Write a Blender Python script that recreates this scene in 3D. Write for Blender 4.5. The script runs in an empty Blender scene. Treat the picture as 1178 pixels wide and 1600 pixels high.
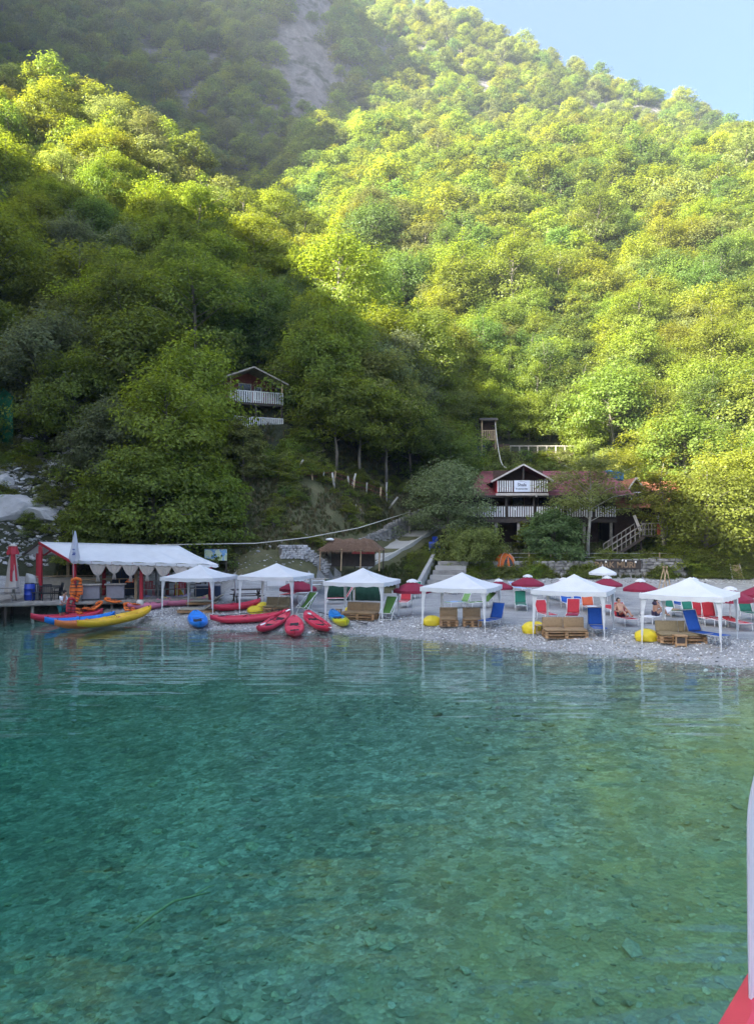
import bpy, bmesh, math, random
import numpy as np
from mathutils import Vector, Matrix, Euler
R = math.radians
SC = bpy.context.scene
COL = SC.collection
random.seed(7)

# ---------------------------------------------------------------- camera, sky, sun, exposure
CAM_H, FOC, HOR = 4.7, 1200.0, 830.0
cam_d = bpy.data.cameras.new('camera')
cam = bpy.data.objects.new('camera', cam_d); COL.objects.link(cam)
cam.location = (0, 0, CAM_H); cam.rotation_euler = (R(90), 0, 0)
cam_d.sensor_fit = 'VERTICAL'; cam_d.sensor_height = 36.0; cam_d.lens = 27.0
cam_d.shift_y = 30.0/1600.0
cam_d.clip_start = 0.1; cam_d.clip_end = 5000
SC.camera = cam

SUN_E, SUN_A = R(28), R(-36)
L = np.array([-math.cos(SUN_E)*math.cos(SUN_A), math.cos(SUN_E)*math.sin(SUN_A), math.sin(SUN_E)])
world = bpy.data.worlds.new('World'); SC.world = world; world.use_nodes = True
wn = world.node_tree; wn.nodes.clear()
sky = wn.nodes.new('ShaderNodeTexSky'); sky.sky_type = 'NISHITA'; sky.sun_disc = False
sky.sun_elevation = SUN_E; sky.sun_rotation = math.atan2(L[0], L[1])
sky.altitude = 200; sky.air_density = .8; sky.dust_density = 4.0; sky.ozone_density = 4.0
bg = wn.nodes.new('ShaderNodeBackground'); bg.inputs[1].default_value = 0.065
wo = wn.nodes.new('ShaderNodeOutputWorld')
wn.links.new(sky.outputs[0], bg.inputs[0]); wn.links.new(bg.outputs[0], wo.inputs[0])
sun_d = bpy.data.lights.new('sun', 'SUN'); sun_d.energy = 4.5; sun_d.angle = R(0.53); sun_d.color = (1.0, 0.95, 0.83)
sun = bpy.data.objects.new('sun', sun_d); COL.objects.link(sun)
sun.rotation_euler = Vector((-L[0], -L[1], -L[2])).to_track_quat('-Z', 'Y').to_euler()
sun.location = (-80, 30, 90)
SC.view_settings.view_transform = 'Standard'; SC.view_settings.look = 'None'
SC.view_settings.exposure = 2.95; SC.view_settings.gamma = 1.0
SC.view_settings.use_curve_mapping = False
SC.cycles.max_bounces = 10; SC.cycles.diffuse_bounces = 6; SC.cycles.glossy_bounces = 3
SC.cycles.transmission_bounces = 6; SC.cycles.transparent_max_bounces = 12; SC.cycles.volume_bounces = 0
SC.cycles.caustics_reflective = False; SC.cycles.caustics_refractive = False
SC.cycles.use_denoising = True
SC.cycles.volume_step_rate = 4.0

# ---------------------------------------------------------------- helpers
def tag(o, label=None, cat=None, group=None, kind=None):
    if label: o['label'] = label
    if cat: o['category'] = cat
    if group: o['group'] = group
    if kind: o['kind'] = kind
    return o
def link(o, parent=None):
    COL.objects.link(o)
    if parent is not None: o.parent = parent
    return o
def thing(name, label, cat, loc=(0, 0, 0), rz=0.0, group=None):
    o = bpy.data.objects.new(name, None); o.empty_display_size = 0.3
    o.location = loc; o.rotation_euler = (0, 0, rz); link(o)
    return tag(o, label, cat, group)
KIDS = {}
def copy_tree(o, parent=None):
    c = o.copy(); link(c, parent)
    if parent is not None: c.matrix_parent_inverse = o.matrix_parent_inverse.copy()
    for ch in o.children: copy_tree(ch, c)
    return c

class MB:
    """collects shapes into one mesh"""
    def __init__(self): self.v = []; self.f = []; self.m = []; self.cur = 0
    def raw(self, vs, fs):
        n = len(self.v); self.v.extend([tuple(p) for p in vs])
        for f in fs: self.f.append(tuple(i+n for i in f)); self.m.append(self.cur)
        return self
    def box(self, c, s, rot=None):
        x, y, z = s[0]/2, s[1]/2, s[2]/2
        vs = [Vector(p) for p in ((-x,-y,-z),(x,-y,-z),(x,y,-z),(-x,y,-z),(-x,-y,z),(x,-y,z),(x,y,z),(-x,y,z))]
        if rot is not None:
            M = Euler(rot).to_matrix() if not isinstance(rot, Matrix) else rot
            vs = [M @ p for p in vs]
        c = Vector(c)
        return self.raw([p+c for p in vs], [(3,2,1,0),(4,5,6,7),(0,1,5,4),(1,2,6,5),(2,3,7,6),(3,0,4,7)])
    def bar(self, a, b, w, h=None, up=(0, 0, 1)):
        """rectangular bar from a to b"""
        h = h or w; a = Vector(a); b = Vector(b); d = (b-a).normalized(); u = Vector(up)
        if abs(d.dot(u)) > .98: u = Vector((0, 1, 0))
        s = d.cross(u).normalized(); t = s.cross(d).normalized()
        q = [(-s*w/2 - t*h/2), (s*w/2 - t*h/2), (s*w/2 + t*h/2), (-s*w/2 + t*h/2)]
        return self.raw([a+p for p in q]+[b+p for p in q], [(0,1,2,3),(7,6,5,4),(4,5,1,0),(5,6,2,1),(6,7,3,2),(7,4,0,3)])
    def tube(self, pts, rad, n=6, cap=True):
        pts = [Vector(p) for p in pts]
        if not hasattr(rad, '__len__'): rad = [rad]*len(pts)
        vs = []; fs = []; ref = None
        for i, p in enumerate(pts):
            d = (pts[min(i+1, len(pts)-1)] - pts[max(i-1, 0)])
            d = d.normalized() if d.length > 1e-9 else Vector((0, 0, 1))
            if ref is None:
                ref = d.cross(Vector((0, 0, 1)) if abs(d.z) < .9 else Vector((1, 0, 0))).normalized()
            else:
                ref = (ref - d*ref.dot(d)).normalized()
            t = d.cross(ref)
            for k in range(n):
                a = 2*math.pi*k/n
                vs.append(p + (ref*math.cos(a) + t*math.sin(a))*rad[i])
        for i in range(len(pts)-1):
            for k in range(n):
                k2 = (k+1) % n
                fs.append((i*n+k, i*n+k2, (i+1)*n+k2, (i+1)*n+k))
        if cap:
            fs.append(tuple(range(n-1, -1, -1))); fs.append(tuple(range((len(pts)-1)*n, len(pts)*n)))
        return self.raw(vs, fs)
    def lathe(self, prof, n=12, c=(0, 0, 0), cap=True):
        vs = []; fs = []
        for (r, z) in prof:
            for k in range(n):
                a = 2*math.pi*k/n; vs.append((c[0]+r*math.cos(a), c[1]+r*math.sin(a), c[2]+z))
        for i in range(len(prof)-1):
            for k in range(n):
                k2 = (k+1) % n; fs.append((i*n+k, i*n+k2, (i+1)*n+k2, (i+1)*n+k))
        if cap:
            fs.append(tuple(range(n-1, -1, -1))); fs.append(tuple(range((len(prof)-1)*n, len(prof)*n)))
        return self.raw(vs, fs)
    def sheet(self, rows):
        """grid of points (list of rows)"""
        nr, nc = len(rows), len(rows[0])
        return self.raw([p for r in rows for p in r], [(i*nc+j, i*nc+j+1, (i+1)*nc+j+1, (i+1)*nc+j) for i in range(nr-1) for j in range(nc-1)])
    def slab(self, rows, t, up=(0, 0, 1)):
        """closed sheet of thickness t"""
        nr, nc = len(rows), len(rows[0]); u = Vector(up)*t
        top = [Vector(p) for r in rows for p in r]; bot = [p-u for p in top]; n = len(top)
        fs = []
        for i in range(nr-1):
            for j in range(nc-1):
                a, b, c, d = i*nc+j, i*nc+j+1, (i+1)*nc+j+1, (i+1)*nc+j
                fs.append((a, b, c, d)); fs.append((n+d, n+c, n+b, n+a))
        edge = [j for j in range(nc)] + [i*nc+nc-1 for i in range(1, nr)] + [(nr-1)*nc+j for j in range(nc-2, -1, -1)] + [i*nc for i in range(nr-2, 0, -1)]
        for k in range(len(edge)):
            a, b = edge[k], edge[(k+1) % len(edge)]
            fs.append((b, a, n+a, n+b))
        return self.raw(top+bot, fs)
    def mesh(self, name, mats, smooth=False):
        me = bpy.data.meshes.new(name); me.from_pydata([tuple(p) for p in self.v], [], self.f)
        for m in (mats if isinstance(mats, (list, tuple)) else [mats]): me.materials.append(m)
        if any(self.m): me.polygons.foreach_set('material_index', self.m)
        if smooth: me.polygons.foreach_set('use_smooth', [True]*len(me.polygons))
        me.update(); return me
    def build(self, name, mats, parent=None, smooth=False, loc=None, rot=None, bevel=0.0):
        o = bpy.data.objects.new(name, self.mesh(name, mats, smooth)); link(o, parent)
        if loc is not None: o.location = loc
        if rot is not None: o.rotation_euler = rot
        if bevel:
            b = o.modifiers.new('bevel', 'BEVEL'); b.width = bevel; b.segments = 2; b.limit_method = 'ANGLE'
        return o
def inst(name, me, parent=None, loc=(0, 0, 0), rot=(0, 0, 0), sc=(1, 1, 1)):
    o = bpy.data.objects.new(name, me); o.location = loc; o.rotation_euler = rot; o.scale = sc
    return link(o, parent)

# ---------------------------------------------------------------- materials
class NT:
    def __init__(self, name):
        self.m = bpy.data.materials.new(name); self.m.use_nodes = True
        self.t = self.m.node_tree; self.t.nodes.clear()
        self.out = self.n('ShaderNodeOutputMaterial')
    def n(self, ty, **kw):
        nd = self.t.nodes.new(ty)
        for k, v in kw.items():
            if k.startswith('i_'): nd.inputs[k[2:].replace('_', ' ')].default_value = v
            else: setattr(nd, k, v)
        return nd
    def l(self, a, b): self.t.links.new(a, b)
    def noise(self, scale, detail=4, rough=.55, coord=None, scl=(1, 1, 1)):
        tc = self.n('ShaderNodeTexCoord'); mp = self.n('ShaderNodeMapping'); mp.inputs['Scale'].default_value = scl
        self.l(tc.outputs[coord or 'Object'], mp.inputs[0])
        no = self.n('ShaderNodeTexNoise'); no.inputs['Scale'].default_value = scale
        no.inputs['Detail'].default_value = detail; no.inputs['Roughness'].default_value = rough
        self.l(mp.outputs[0], no.inputs['Vector']); return no
    def ramp(self, src, stops):
        r = self.n('ShaderNodeValToRGB'); e = r.color_ramp.elements
        while len(e) < len(stops): e.new(.5)
        for k, (p, c) in enumerate(stops):
            e[k].position = p; e[k].color = tuple(c)+(1,) if len(c) == 3 else c
        self.l(src, r.inputs[0]); return r
    def bump(self, src, strength, dist=.02):
        b = self.n('ShaderNodeBump'); b.inputs['Strength'].default_value = strength; b.inputs['Distance'].default_value = dist
        self.l(src, b.inputs['Height']); return b
def pmat(name, col, rough=.6, var=.15, scale=6.0, metal=0.0, bump=.15, bdist=.01, dirt=0.25, dcol=(.09, .08, .065), scl=(1, 1, 1), transl=0.0, objrand=0.0):
    """plain surface with grain, uneven tone, worn patches and fine relief"""
    k = NT(name); b = k.n('ShaderNodeBsdfPrincipled')
    b.inputs['Roughness'].default_value = rough; b.inputs['Metallic'].default_value = metal
    no = k.noise(scale, 5, .6, scl=scl)
    lo = [c*(1-var) for c in col]; hi = [min(1, c*(1+var)) for c in col]
    r = k.ramp(no.outputs['Fac'], [(.3, lo), (.7, hi)])
    csrc = r.outputs[0]
    if dirt > 0:
        n2 = k.noise(scale*.35, 6, .7, scl=scl)
        r2 = k.ramp(n2.outputs['Fac'], [(.52, (0, 0, 0)), (.75, (dirt,)*3)])
        mx = k.n('ShaderNodeMix', data_type='RGBA'); mx.inputs['B'].default_value = tuple(dcol)+(1,)
        k.l(r2.outputs[0], mx.inputs['Factor']); k.l(csrc, mx.inputs['A']); csrc = mx.outputs['Result']
    if objrand > 0:
        oi = k.n('ShaderNodeObjectInfo'); hs = k.n('ShaderNodeHueSaturation')
        mr = k.n('ShaderNodeMapRange'); mr.inputs['To Min'].default_value = 1-objrand; mr.inputs['To Max'].default_value = 1+objrand
        k.l(oi.outputs['Random'], mr.inputs['Value']); k.l(mr.outputs[0], hs.inputs['Value']); k.l(csrc, hs.inputs['Color']); csrc = hs.outputs[0]
    k.l(csrc, b.inputs['Base Color'])
    if bump > 0:
        n3 = k.noise(scale*4, 6, .65, scl=scl); bp = k.bump(n3.outputs['Fac'], bump, bdist); k.l(bp.outputs[0], b.inputs['Normal'])
    sh = b.outputs[0]
    if transl > 0:
        tr = k.n('ShaderNodeBsdfTranslucent'); k.l(csrc, tr.inputs[0]); ms = k.n('ShaderNodeMixShader'); ms.inputs[0].default_value = transl
        k.l(sh, ms.inputs[1]); k.l(tr.outputs[0], ms.inputs[2]); sh = ms.outputs[0]
    k.l(sh, k.out.inputs[0]); return k.m
def wood(name, col, rough=.75, objrand=.18, dirt=.35, scl=(1, 1, 1)):
    return pmat(name, col, rough, .3, 5.0, bump=.4, bdist=.008, dirt=dirt, dcol=[c*.45 for c in col], scl=scl, objrand=objrand)

# ---------------------------------------------------------------- terrain height
def _hash(ix, iy, s):
    h = (ix.astype(np.int64)*374761393 + iy.astype(np.int64)*668265263 + s*982451653) & 0x7fffffff
    h = ((h ^ (h >> 13))*1274126177) & 0x7fffffff
    return ((h ^ (h >> 16)) & 0xffff)/65535.0
def vnoise(x, y, s=0):
    ix = np.floor(x); iy = np.floor(y); fx = x-ix; fy = y-iy
    fx = fx*fx*(3-2*fx); fy = fy*fy*(3-2*fy)
    a = _hash(ix, iy, s); b = _hash(ix+1, iy, s); c = _hash(ix, iy+1, s); d = _hash(ix+1, iy+1, s)
    return (a*(1-fx)+b*fx)*(1-fy) + (c*(1-fx)+d*fx)*fy
def fbm(x, y, s=0, o=4, g=.5):
    t = 0; a = 1; n = 0
    for k in range(o):
        t = t + a*vnoise(x*2**k+17.3*k, y*2**k-9.1*k, s+k); n += a; a *= g
    return t/n*2-1
def sstep(a, b, x):
    t = np.clip((x-a)/(b-a), 0, 1); return t*t*(3-2*t)
SHORE = np.array([(-260, 46), (-60, 45), (-30, 44.6), (-20.5, 43.6), (-15.2, 42.6), (-11.3, 38.9), (-8.8, 36.6), (-4, 35.9), (-.85, 35.0), (3, 32.6), (7.5, 29.7), (12.9, 26.2), (20, 21), (40, 8), (70, -20), (110, -60), (190, -220)], float)
def shore_d(X, Y):
    best = np.full(X.shape, 1e9); sg = np.ones(X.shape)
    for (x0, y0), (x1, y1) in zip(SHORE[:-1], SHORE[1:]):
        dx, dy = x1-x0, y1-y0; t = np.clip(((X-x0)*dx+(Y-y0)*dy)/(dx*dx+dy*dy), 0, 1)
        ex, ey = X-x0-t*dx, Y-y0-t*dy; d = np.hypot(ex, ey); c = dx*ey-dy*ex
        m = d < best; best = np.where(m, d, best); sg = np.where(m, np.where(c >= 0, 1, -1), sg)
    return best*sg
CX = [-260, -160, -110, -80, -67, -59.5, -37.8, -19.2, -2.7, 5, 11.2, 13.4, 24, 60]
CY = [140, 140, 140, 138, 137, 135, 130, 122, 111, 98, 86, 76, 70, 60]
CZ = [56, 56, 60, 68, 77, 85, 70, 53, 35, 23, 11.6, 5, -6, -40]
def z_left(X, Y):
    yb = np.interp(X, [-60, -30, -10, -5.5, -.6, 3.8, 8, 14, 24], [49, 50, 50.5, 52, 57, 62.5, 68, 76, 84])
    q = Y-yb; yc = np.interp(X, CX, CY); zc = np.interp(X, CX, CZ); qc = np.maximum(yc-yb, 4)
    k = np.interp(X, [-60, -20, 0, 5, 11, 14, 20], [1.15, 1.05, 1, 1, .7, .4, 0])
    base = np.interp(q, [-30, -12, -7, -3, 0, 4, 8, 10, 14], [-6, .3, .9, 1.9, 3.3, 6.3, 9, 9.7, 14.0])*k
    flat = np.interp(q, [-30, -12, -7, -3, -.5, 4, 8, 10, 14], [-6, .2, .4, .62, 1.3, 6.3, 9, 9.7, 14.0])*k
    wl = sstep(-8.0, -10.5, X); base = base*(1-wl)+flat*wl
    low = np.interp(q, [-30, -12, -7, -3, -1.2, 0, 4, 8, 10, 14], [-6, .2, .4, .75, 1.3, 2.9, 6.3, 9, 9.7, 14.0])*k
    wk = sstep(-4.6, -3.0, X); base = base*(1-wk)+low*wk
    z14 = 14.0*k; t = np.clip((q-14)/np.maximum(qc-14, 1), 0, 1)
    up = z14 + (zc-z14)*(t*(1-.12*(1-t)*0) )
    z = np.where(q < 14, np.minimum(base, np.maximum(zc, base*0-50)), up)
    z = np.where(q > qc, zc-.85*(q-qc), z)
    return z + np.where(q > 9, fbm(X/13, Y/13, 3, 3)*1.3*np.clip((q-9)/6, 0, 1), 0)
def z_right(X, Y):
    xl = np.interp(Y, [50, 60, 75, 100, 150, 215, 340, 500], [6, 5, 8, 2, -7, -16, -31, -40])
    z = np.interp(Y, [30, 46, 54.5, 56.6, 57.4, 61, 62.5, 71.5, 76, 83, 200, 340, 420, 700], [-4, .45, 1.1, 1.35, 2.3, 2.6, 3.5, 4.0, 6.5, 10.5, 90, 182, 150, 40])
    z = z - .16*np.maximum(0, X-95)*sstep(210, 300, Y) - .85*np.maximum(0, xl-X)
    g = np.clip((Y-84)/60, 0, 1)
    z = z + g*(fbm(X/55, Y/55, 11, 4)*8.5) + g*np.clip((Y-150)/150, 0, 1)*fbm(X/25, Y/25, 14, 3)*4
    return z
def z_far(X, Y):
    face = 1.09*(Y-170) - .25*(X+30)
    cap = 268+.70*(148-X) - .3*np.maximum(0, Y-485)
    face = face + fbm(X/70, Y/70, 21, 4)*16
    # buttress with a cliff on its right side
    bx = np.exp(-((X+46+.12*(Y-430))/26)**2)*sstep(330, 420, Y)
    face = face + bx*34 + np.abs(fbm(X/16, Y/30, 25, 4))*12*bx
    cap = cap + fbm(X/30, Y/30, 29, 4)*9
    z = np.minimum(face, cap)
    return np.where(z > 372, 372+(z-372)*.3, z)
RAMP = [(-1.5, 55.2, 2.15), (-.2, 56.6, 2.75), (1.3, 58.8, 3.5), (2.9, 61.5, 4.4), (4.2, 64.2, 5.1), (6.2, 66.5, 5.2)]
def ramp_bank(X, Y):
    """grass bank that carries the ramp"""
    z = np.full(X.shape, -99.0)
    for (x0, y0, z0), (x1, y1, z1) in zip(RAMP[:-1], RAMP[1:]):
        dx, dy = x1-x0, y1-y0; t = np.clip(((X-x0)*dx+(Y-y0)*dy)/(dx*dx+dy*dy), 0, 1)
        z = np.maximum(z, z0+(z1-z0)*t-.12-.62*np.maximum(0, np.hypot(X-x0-t*dx, Y-y0-t*dy)-1.1))
    return z
def ramp_dist(X, Y):
    d = np.full(X.shape, 99.0)
    for (x0, y0, z0), (x1, y1, z1) in zip(RAMP[:-1], RAMP[1:]):
        dx, dy = x1-x0, y1-y0; t = np.clip(((X-x0)*dx+(Y-y0)*dy)/(dx*dx+dy*dy), 0, 1); d = np.minimum(d, np.hypot(X-x0-t*dx, Y-y0-t*dy))
    return d
def height(X, Y):
    X = np.asarray(X, float); Y = np.asarray(Y, float)
    d = shore_d(X, Y); a = np.maximum(-d, 0)
    dep = 3.8*(1-np.exp(-a*.125/3.8))*(1+.45*sstep(6, -14, X)) + fbm(X/6, Y/6, 31, 3)*.12*np.clip(a/4, 0, 1)
    dl = np.maximum(d, 0)
    land = .15*np.minimum(dl, 2.6) + .006*np.clip(dl-2.6, 0, 25) + fbm(X/3.5, Y/3.5, 33, 3)*.05*np.clip(dl/3, 0, 1)
    z = np.where(d < 0, -dep, land)
    h = np.maximum(np.maximum(z_left(X, Y), z_right(X, Y)), np.where(Y > 150, z_far(X, Y), -99))
    h = h-1.3*np.maximum(0, -X-(.55*Y+16))*(Y > 48)
    z = np.where(d > 0, np.maximum(z, h), z)
    z = np.where((X < 6.5) & (Y > 50) & (Y < 70), np.maximum(z, ramp_bank(X, Y)), z)
    # the other wall of the gorge, behind the boat
    z = np.maximum(z, np.where(Y < -60, -(Y+170)*.45 + fbm(X/40, Y/40, 41, 4)*14, -99))
    return z
def hz(x, y): return float(height(np.array([x]), np.array([y]))[0])
_T = np.concatenate([np.arange(6, 120, .1), np.arange(120, 700, .5)])
def at(px, py, lift=0.0):
    """ground point under a photograph position"""
    Y = _T; X = (px-589)/FOC*Y; Z = CAM_H+(HOR-py)/FOC*Y
    h = height(X, Y)+lift; i = np.argmax(h >= Z)
    return np.array([X[i], Y[i], h[i]-lift])
def pt(px, py, Y):
    return Vector(((px-589)/FOC*Y, Y, CAM_H+(HOR-py)/FOC*Y))
# ---------------------------------------------------------------- ground materials
def m_pebble(name, wet=False):
    k = NT(name); b = k.n('ShaderNodeBsdfPrincipled'); b.inputs['Roughness'].default_value = .75
    tc = k.n('ShaderNodeTexCoord')
    vo = k.n('ShaderNodeTexVoronoi'); vo.inputs['Scale'].default_value = 11.0; k.l(tc.outputs['Object'], vo.inputs['Vector'])
    v2 = k.n('ShaderNodeTexVoronoi'); v2.inputs['Scale'].default_value = 4.2; k.l(tc.outputs['Object'], v2.inputs['Vector'])
    sp = k.n('ShaderNodeSeparateColor'); k.l(vo.outputs['Color'], sp.inputs[0])
    c1 = k.ramp(sp.outputs[0], [(0, (.21, .215, .195)), (.6, (.28, .285, .26)), (1, (.40, .40, .37))])
    sp2 = k.n('ShaderNodeSeparateColor'); k.l(v2.outputs['Color'], sp2.inputs[0])
    c2 = k.ramp(sp2.outputs[0], [(0, (.6, .6, .6)), (1, (1.25, 1.25, 1.25))])
    mu = k.n('ShaderNodeMix', data_type='RGBA', blend_type='MULTIPLY'); mu.inputs['Factor'].default_value = 1
    k.l(c1.outputs[0], mu.inputs['A']); k.l(c2.outputs[0], mu.inputs['B'])
    no = k.noise(.35, 5, .6)
    c3 = k.ramp(no.outputs['Fac'], [(.35, (.72, .74, .70)), (.65, (1.05, 1.03, 1.0))])
    m2 = k.n('ShaderNodeMix', data_type='RGBA', blend_type='MULTIPLY'); m2.inputs['Factor'].default_value = 1
    k.l(mu.outputs['Result'], m2.inputs['A']); k.l(c3.outputs[0], m2.inputs['B'])
    # olive algae on the shallow side, with its sunlit patch put into the colour
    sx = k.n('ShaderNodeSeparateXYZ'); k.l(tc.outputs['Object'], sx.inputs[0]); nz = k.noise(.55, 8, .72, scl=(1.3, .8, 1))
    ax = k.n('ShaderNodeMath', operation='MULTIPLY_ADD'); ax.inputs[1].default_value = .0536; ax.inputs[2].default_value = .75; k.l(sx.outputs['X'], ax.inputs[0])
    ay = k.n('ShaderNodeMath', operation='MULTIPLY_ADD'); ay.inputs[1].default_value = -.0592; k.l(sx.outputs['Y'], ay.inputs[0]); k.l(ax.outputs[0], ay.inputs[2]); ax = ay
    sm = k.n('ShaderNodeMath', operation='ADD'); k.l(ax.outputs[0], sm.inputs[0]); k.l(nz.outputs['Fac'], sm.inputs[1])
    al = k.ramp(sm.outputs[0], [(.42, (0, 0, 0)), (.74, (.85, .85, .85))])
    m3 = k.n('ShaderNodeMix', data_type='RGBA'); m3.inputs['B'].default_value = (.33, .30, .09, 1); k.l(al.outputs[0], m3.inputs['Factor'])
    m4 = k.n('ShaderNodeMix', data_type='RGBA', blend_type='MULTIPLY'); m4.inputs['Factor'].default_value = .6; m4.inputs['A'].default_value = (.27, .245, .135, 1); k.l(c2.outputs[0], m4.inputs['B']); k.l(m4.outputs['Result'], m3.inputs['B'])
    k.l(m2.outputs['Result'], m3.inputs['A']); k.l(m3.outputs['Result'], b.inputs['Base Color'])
    bp = k.bump(vo.outputs['Distance'], .9, .05); bp.invert = True; k.l(bp.outputs[0], b.inputs['Normal'])
    k.l(b.outputs[0], k.out.inputs[0]); return k.m
def m_gravel():
    k = NT('gravel_beach'); b = k.n('ShaderNodeBsdfPrincipled'); b.inputs['Roughness'].default_value = .85
    n1 = k.noise(.5, 6, .6); n2 = k.noise(14, 5, .7); n3 = k.noise(1.1, 4, .6, scl=(1, 4, 1))
    c1 = k.ramp(n1.outputs['Fac'], [(.3, (.29, .285, .28)), (.55, (.36, .355, .345)), (.75, (.42, .41, .395))])
    c2 = k.ramp(n2.outputs['Fac'], [(.3, (.7, .7, .7)), (.7, (1.3, 1.3, 1.3))])
    c3 = k.ramp(n3.outputs['Fac'], [(.45, (.86, .86, .86)), (.62, (1.08, 1.08, 1.08))])
    mu = k.n('ShaderNodeMix', data_type='RGBA', blend_type='MULTIPLY'); mu.inputs['Factor'].default_value = 1
    k.l(c1.outputs[0], mu.inputs['A']); k.l(c2.outputs[0], mu.inputs['B'])
    m2 = k.n('ShaderNodeMix', data_type='RGBA', blend_type='MULTIPLY'); m2.inputs['Factor'].default_value = 1
    k.l(mu.outputs['Result'], m2.inputs['A']); k.l(c3.outputs[0], m2.inputs['B'])
    k.l(m2.outputs['Result'], b.inputs['Base Color'])
    bp = k.bump(n2.outputs['Fac'], .7, .05); k.l(bp.outputs[0], b.inputs['Normal'])
    k.l(b.outputs[0], k.out.inputs[0]); return k.m
def m_soil(name, dark, mid, light, rock=None, rlo=.55, rhi=.62, bs=2.2, bd=.25):
    k = NT(name); b = k.n('ShaderNodeBsdfPrincipled'); b.inputs['Roughness'].default_value = .95
    n1 = k.noise(.6, 8, .65); n2 = k.noise(.12, 6, .6)
    c1 = k.ramp(n1.outputs['Fac'], [(.3, dark), (.5, mid), (.72, light)])
    src = c1.outputs[0]
    if rock:
        ge = k.n('ShaderNodeNewGeometry'); sx = k.n('ShaderNodeSeparateXYZ'); k.l(ge.outputs['Normal'], sx.inputs[0])
        nz = k.n('ShaderNodeMath', operation='SUBTRACT'); k.l(n2.outputs['Fac'], nz.inputs[0]); 
        sc_ = k.n('ShaderNodeMath', operation='MULTIPLY'); sc_.inputs[1].default_value = .55; k.l(sx.outputs['Z'], sc_.inputs[0]); k.l(sc_.outputs[0], nz.inputs[1])
        rr = k.ramp(nz.outputs[0], [(rlo, (0, 0, 0)), (rhi, (1, 1, 1))])
        n3 = k.noise(.25, 8, .7, scl=(1, 1, .35)); rc = k.ramp(n3.outputs['Fac'], [(.3, [c*.55 for c in rock]), (.5, rock), (.7, [min(1, c*1.5) for c in rock])])
        mx = k.n('ShaderNodeMix', data_type='RGBA'); k.l(rr.outputs[0], mx.inputs['Factor']); k.l(src, mx.inputs['A']); k.l(rc.outputs[0], mx.inputs['B']); src = mx.outputs['Result']
    k.l(src, b.inputs['Base Color'])
    n4 = k.noise(bs, 9, .72); bp = k.bump(n4.outputs['Fac'], 1.0 if bd > 1 else .8, bd); k.l(bp.outputs[0], b.inputs['Normal'])
    k.l(b.outputs[0], k.out.inputs[0]); return k.m
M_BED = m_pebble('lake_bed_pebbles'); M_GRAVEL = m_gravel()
M_SLOPE = m_soil('wooded_slope_soil', (.018, .022, .010), (.035, .042, .018), (.07, .07, .035))
M_GRASSY = m_soil('dry_grass_bank', (.05, .052, .022), (.10, .10, .042), (.17, .15, .075), rock=(.20, .19, .17), rlo=.30, rhi=.42)
M_FAR = m_soil('far_mountain_soil', (.022, .028, .014), (.04, .048, .022), (.075, .075, .045), rock=(.215, .195, .19), rlo=.06, rhi=.22, bs=.14, bd=5.0)
M_FORE = m_soil('gorge_wall', (.02, .03, .012), (.04, .055, .02), (.08, .09, .04), rock=(.28, .27, .25), rlo=.34, rhi=.42)

def seq(*segs):
    out = []
    for a, b, s in segs: out += list(np.arange(a, b, s))
    return np.array(out)
gx = seq((-420, -300, 30), (-300, -120, 12), (-120, -60, 5), (-60, -32, 1.5), (-32, 26, .5), (26, 60, 2), (60, 140, 5), (140, 320, 12), (320, 421, 50))
gy = seq((-300, -100, 20), (-100, -10, 10), (-10, 6, 2), (6, 24, 1), (24, 66, .5), (66, 120, 1.5), (120, 360, 5), (360, 560, 6), (560, 641, 40))
GX, GY = np.meshgrid(gx, gy); GZ = height(GX, GY)
def terrain_class(X, Y, Z):
    d = shore_d(X, Y); c = np.full(X.shape, 3)                     # 0 bed 1 beach 2 bank 3 slope 4 far
    zl = z_left(X, Y); zr = z_right(X, Y); zf = np.where(Y > 150, z_far(X, Y), -99)
    c = np.where((zf > zl) & (zf > zr), 4, c)
    yb = np.interp(X, [-60, -30, -10, -5.5, -.6, 3.8, 8, 14, 24], [49, 50, 50.5, 52, 57, 62.5, 68, 76, 84])
    q = Y-yb
    low = (Z < 1.9) & (Y < 57) & (d > 0)
    c = np.where((c == 3) & (q < 9) & (X < 9) & (X > -13) & (Y < 76), 2, c)
    c = np.where((c == 3) & (X >= 4) & (X < 40) & (Y < 76), 2, c)
    c = np.where(low & ~(ramp_bank(X, Y) > Z-.05), 1, c); c = np.where(d <= .02, 0, c)
    c = np.where((Y < -60) & (Z > 0), 5, c)
    return c
ctr = lambda A: (A[:-1, :-1]+A[1:, :-1]+A[:-1, 1:]+A[1:, 1:])/4
TC = terrain_class(ctr(GX), ctr(GY), ctr(GZ))
ny, nx = GX.shape
idx = np.arange(nx*ny).reshape(ny, nx)
quads = np.stack([idx[:-1, :-1], idx[:-1, 1:], idx[1:, 1:], idx[1:, :-1]], -1)
allv = np.stack([GX, GY, GZ], -1).reshape(-1, 3)
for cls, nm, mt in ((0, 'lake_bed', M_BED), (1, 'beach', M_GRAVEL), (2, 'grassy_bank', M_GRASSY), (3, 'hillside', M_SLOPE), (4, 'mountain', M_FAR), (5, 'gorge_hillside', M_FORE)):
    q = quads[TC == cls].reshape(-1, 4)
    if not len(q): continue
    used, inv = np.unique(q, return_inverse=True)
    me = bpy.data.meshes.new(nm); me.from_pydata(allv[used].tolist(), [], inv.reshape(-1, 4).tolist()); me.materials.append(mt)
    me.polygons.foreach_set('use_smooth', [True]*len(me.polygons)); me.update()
    tag(link(bpy.data.objects.new(nm, me)), kind='structure')

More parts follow.
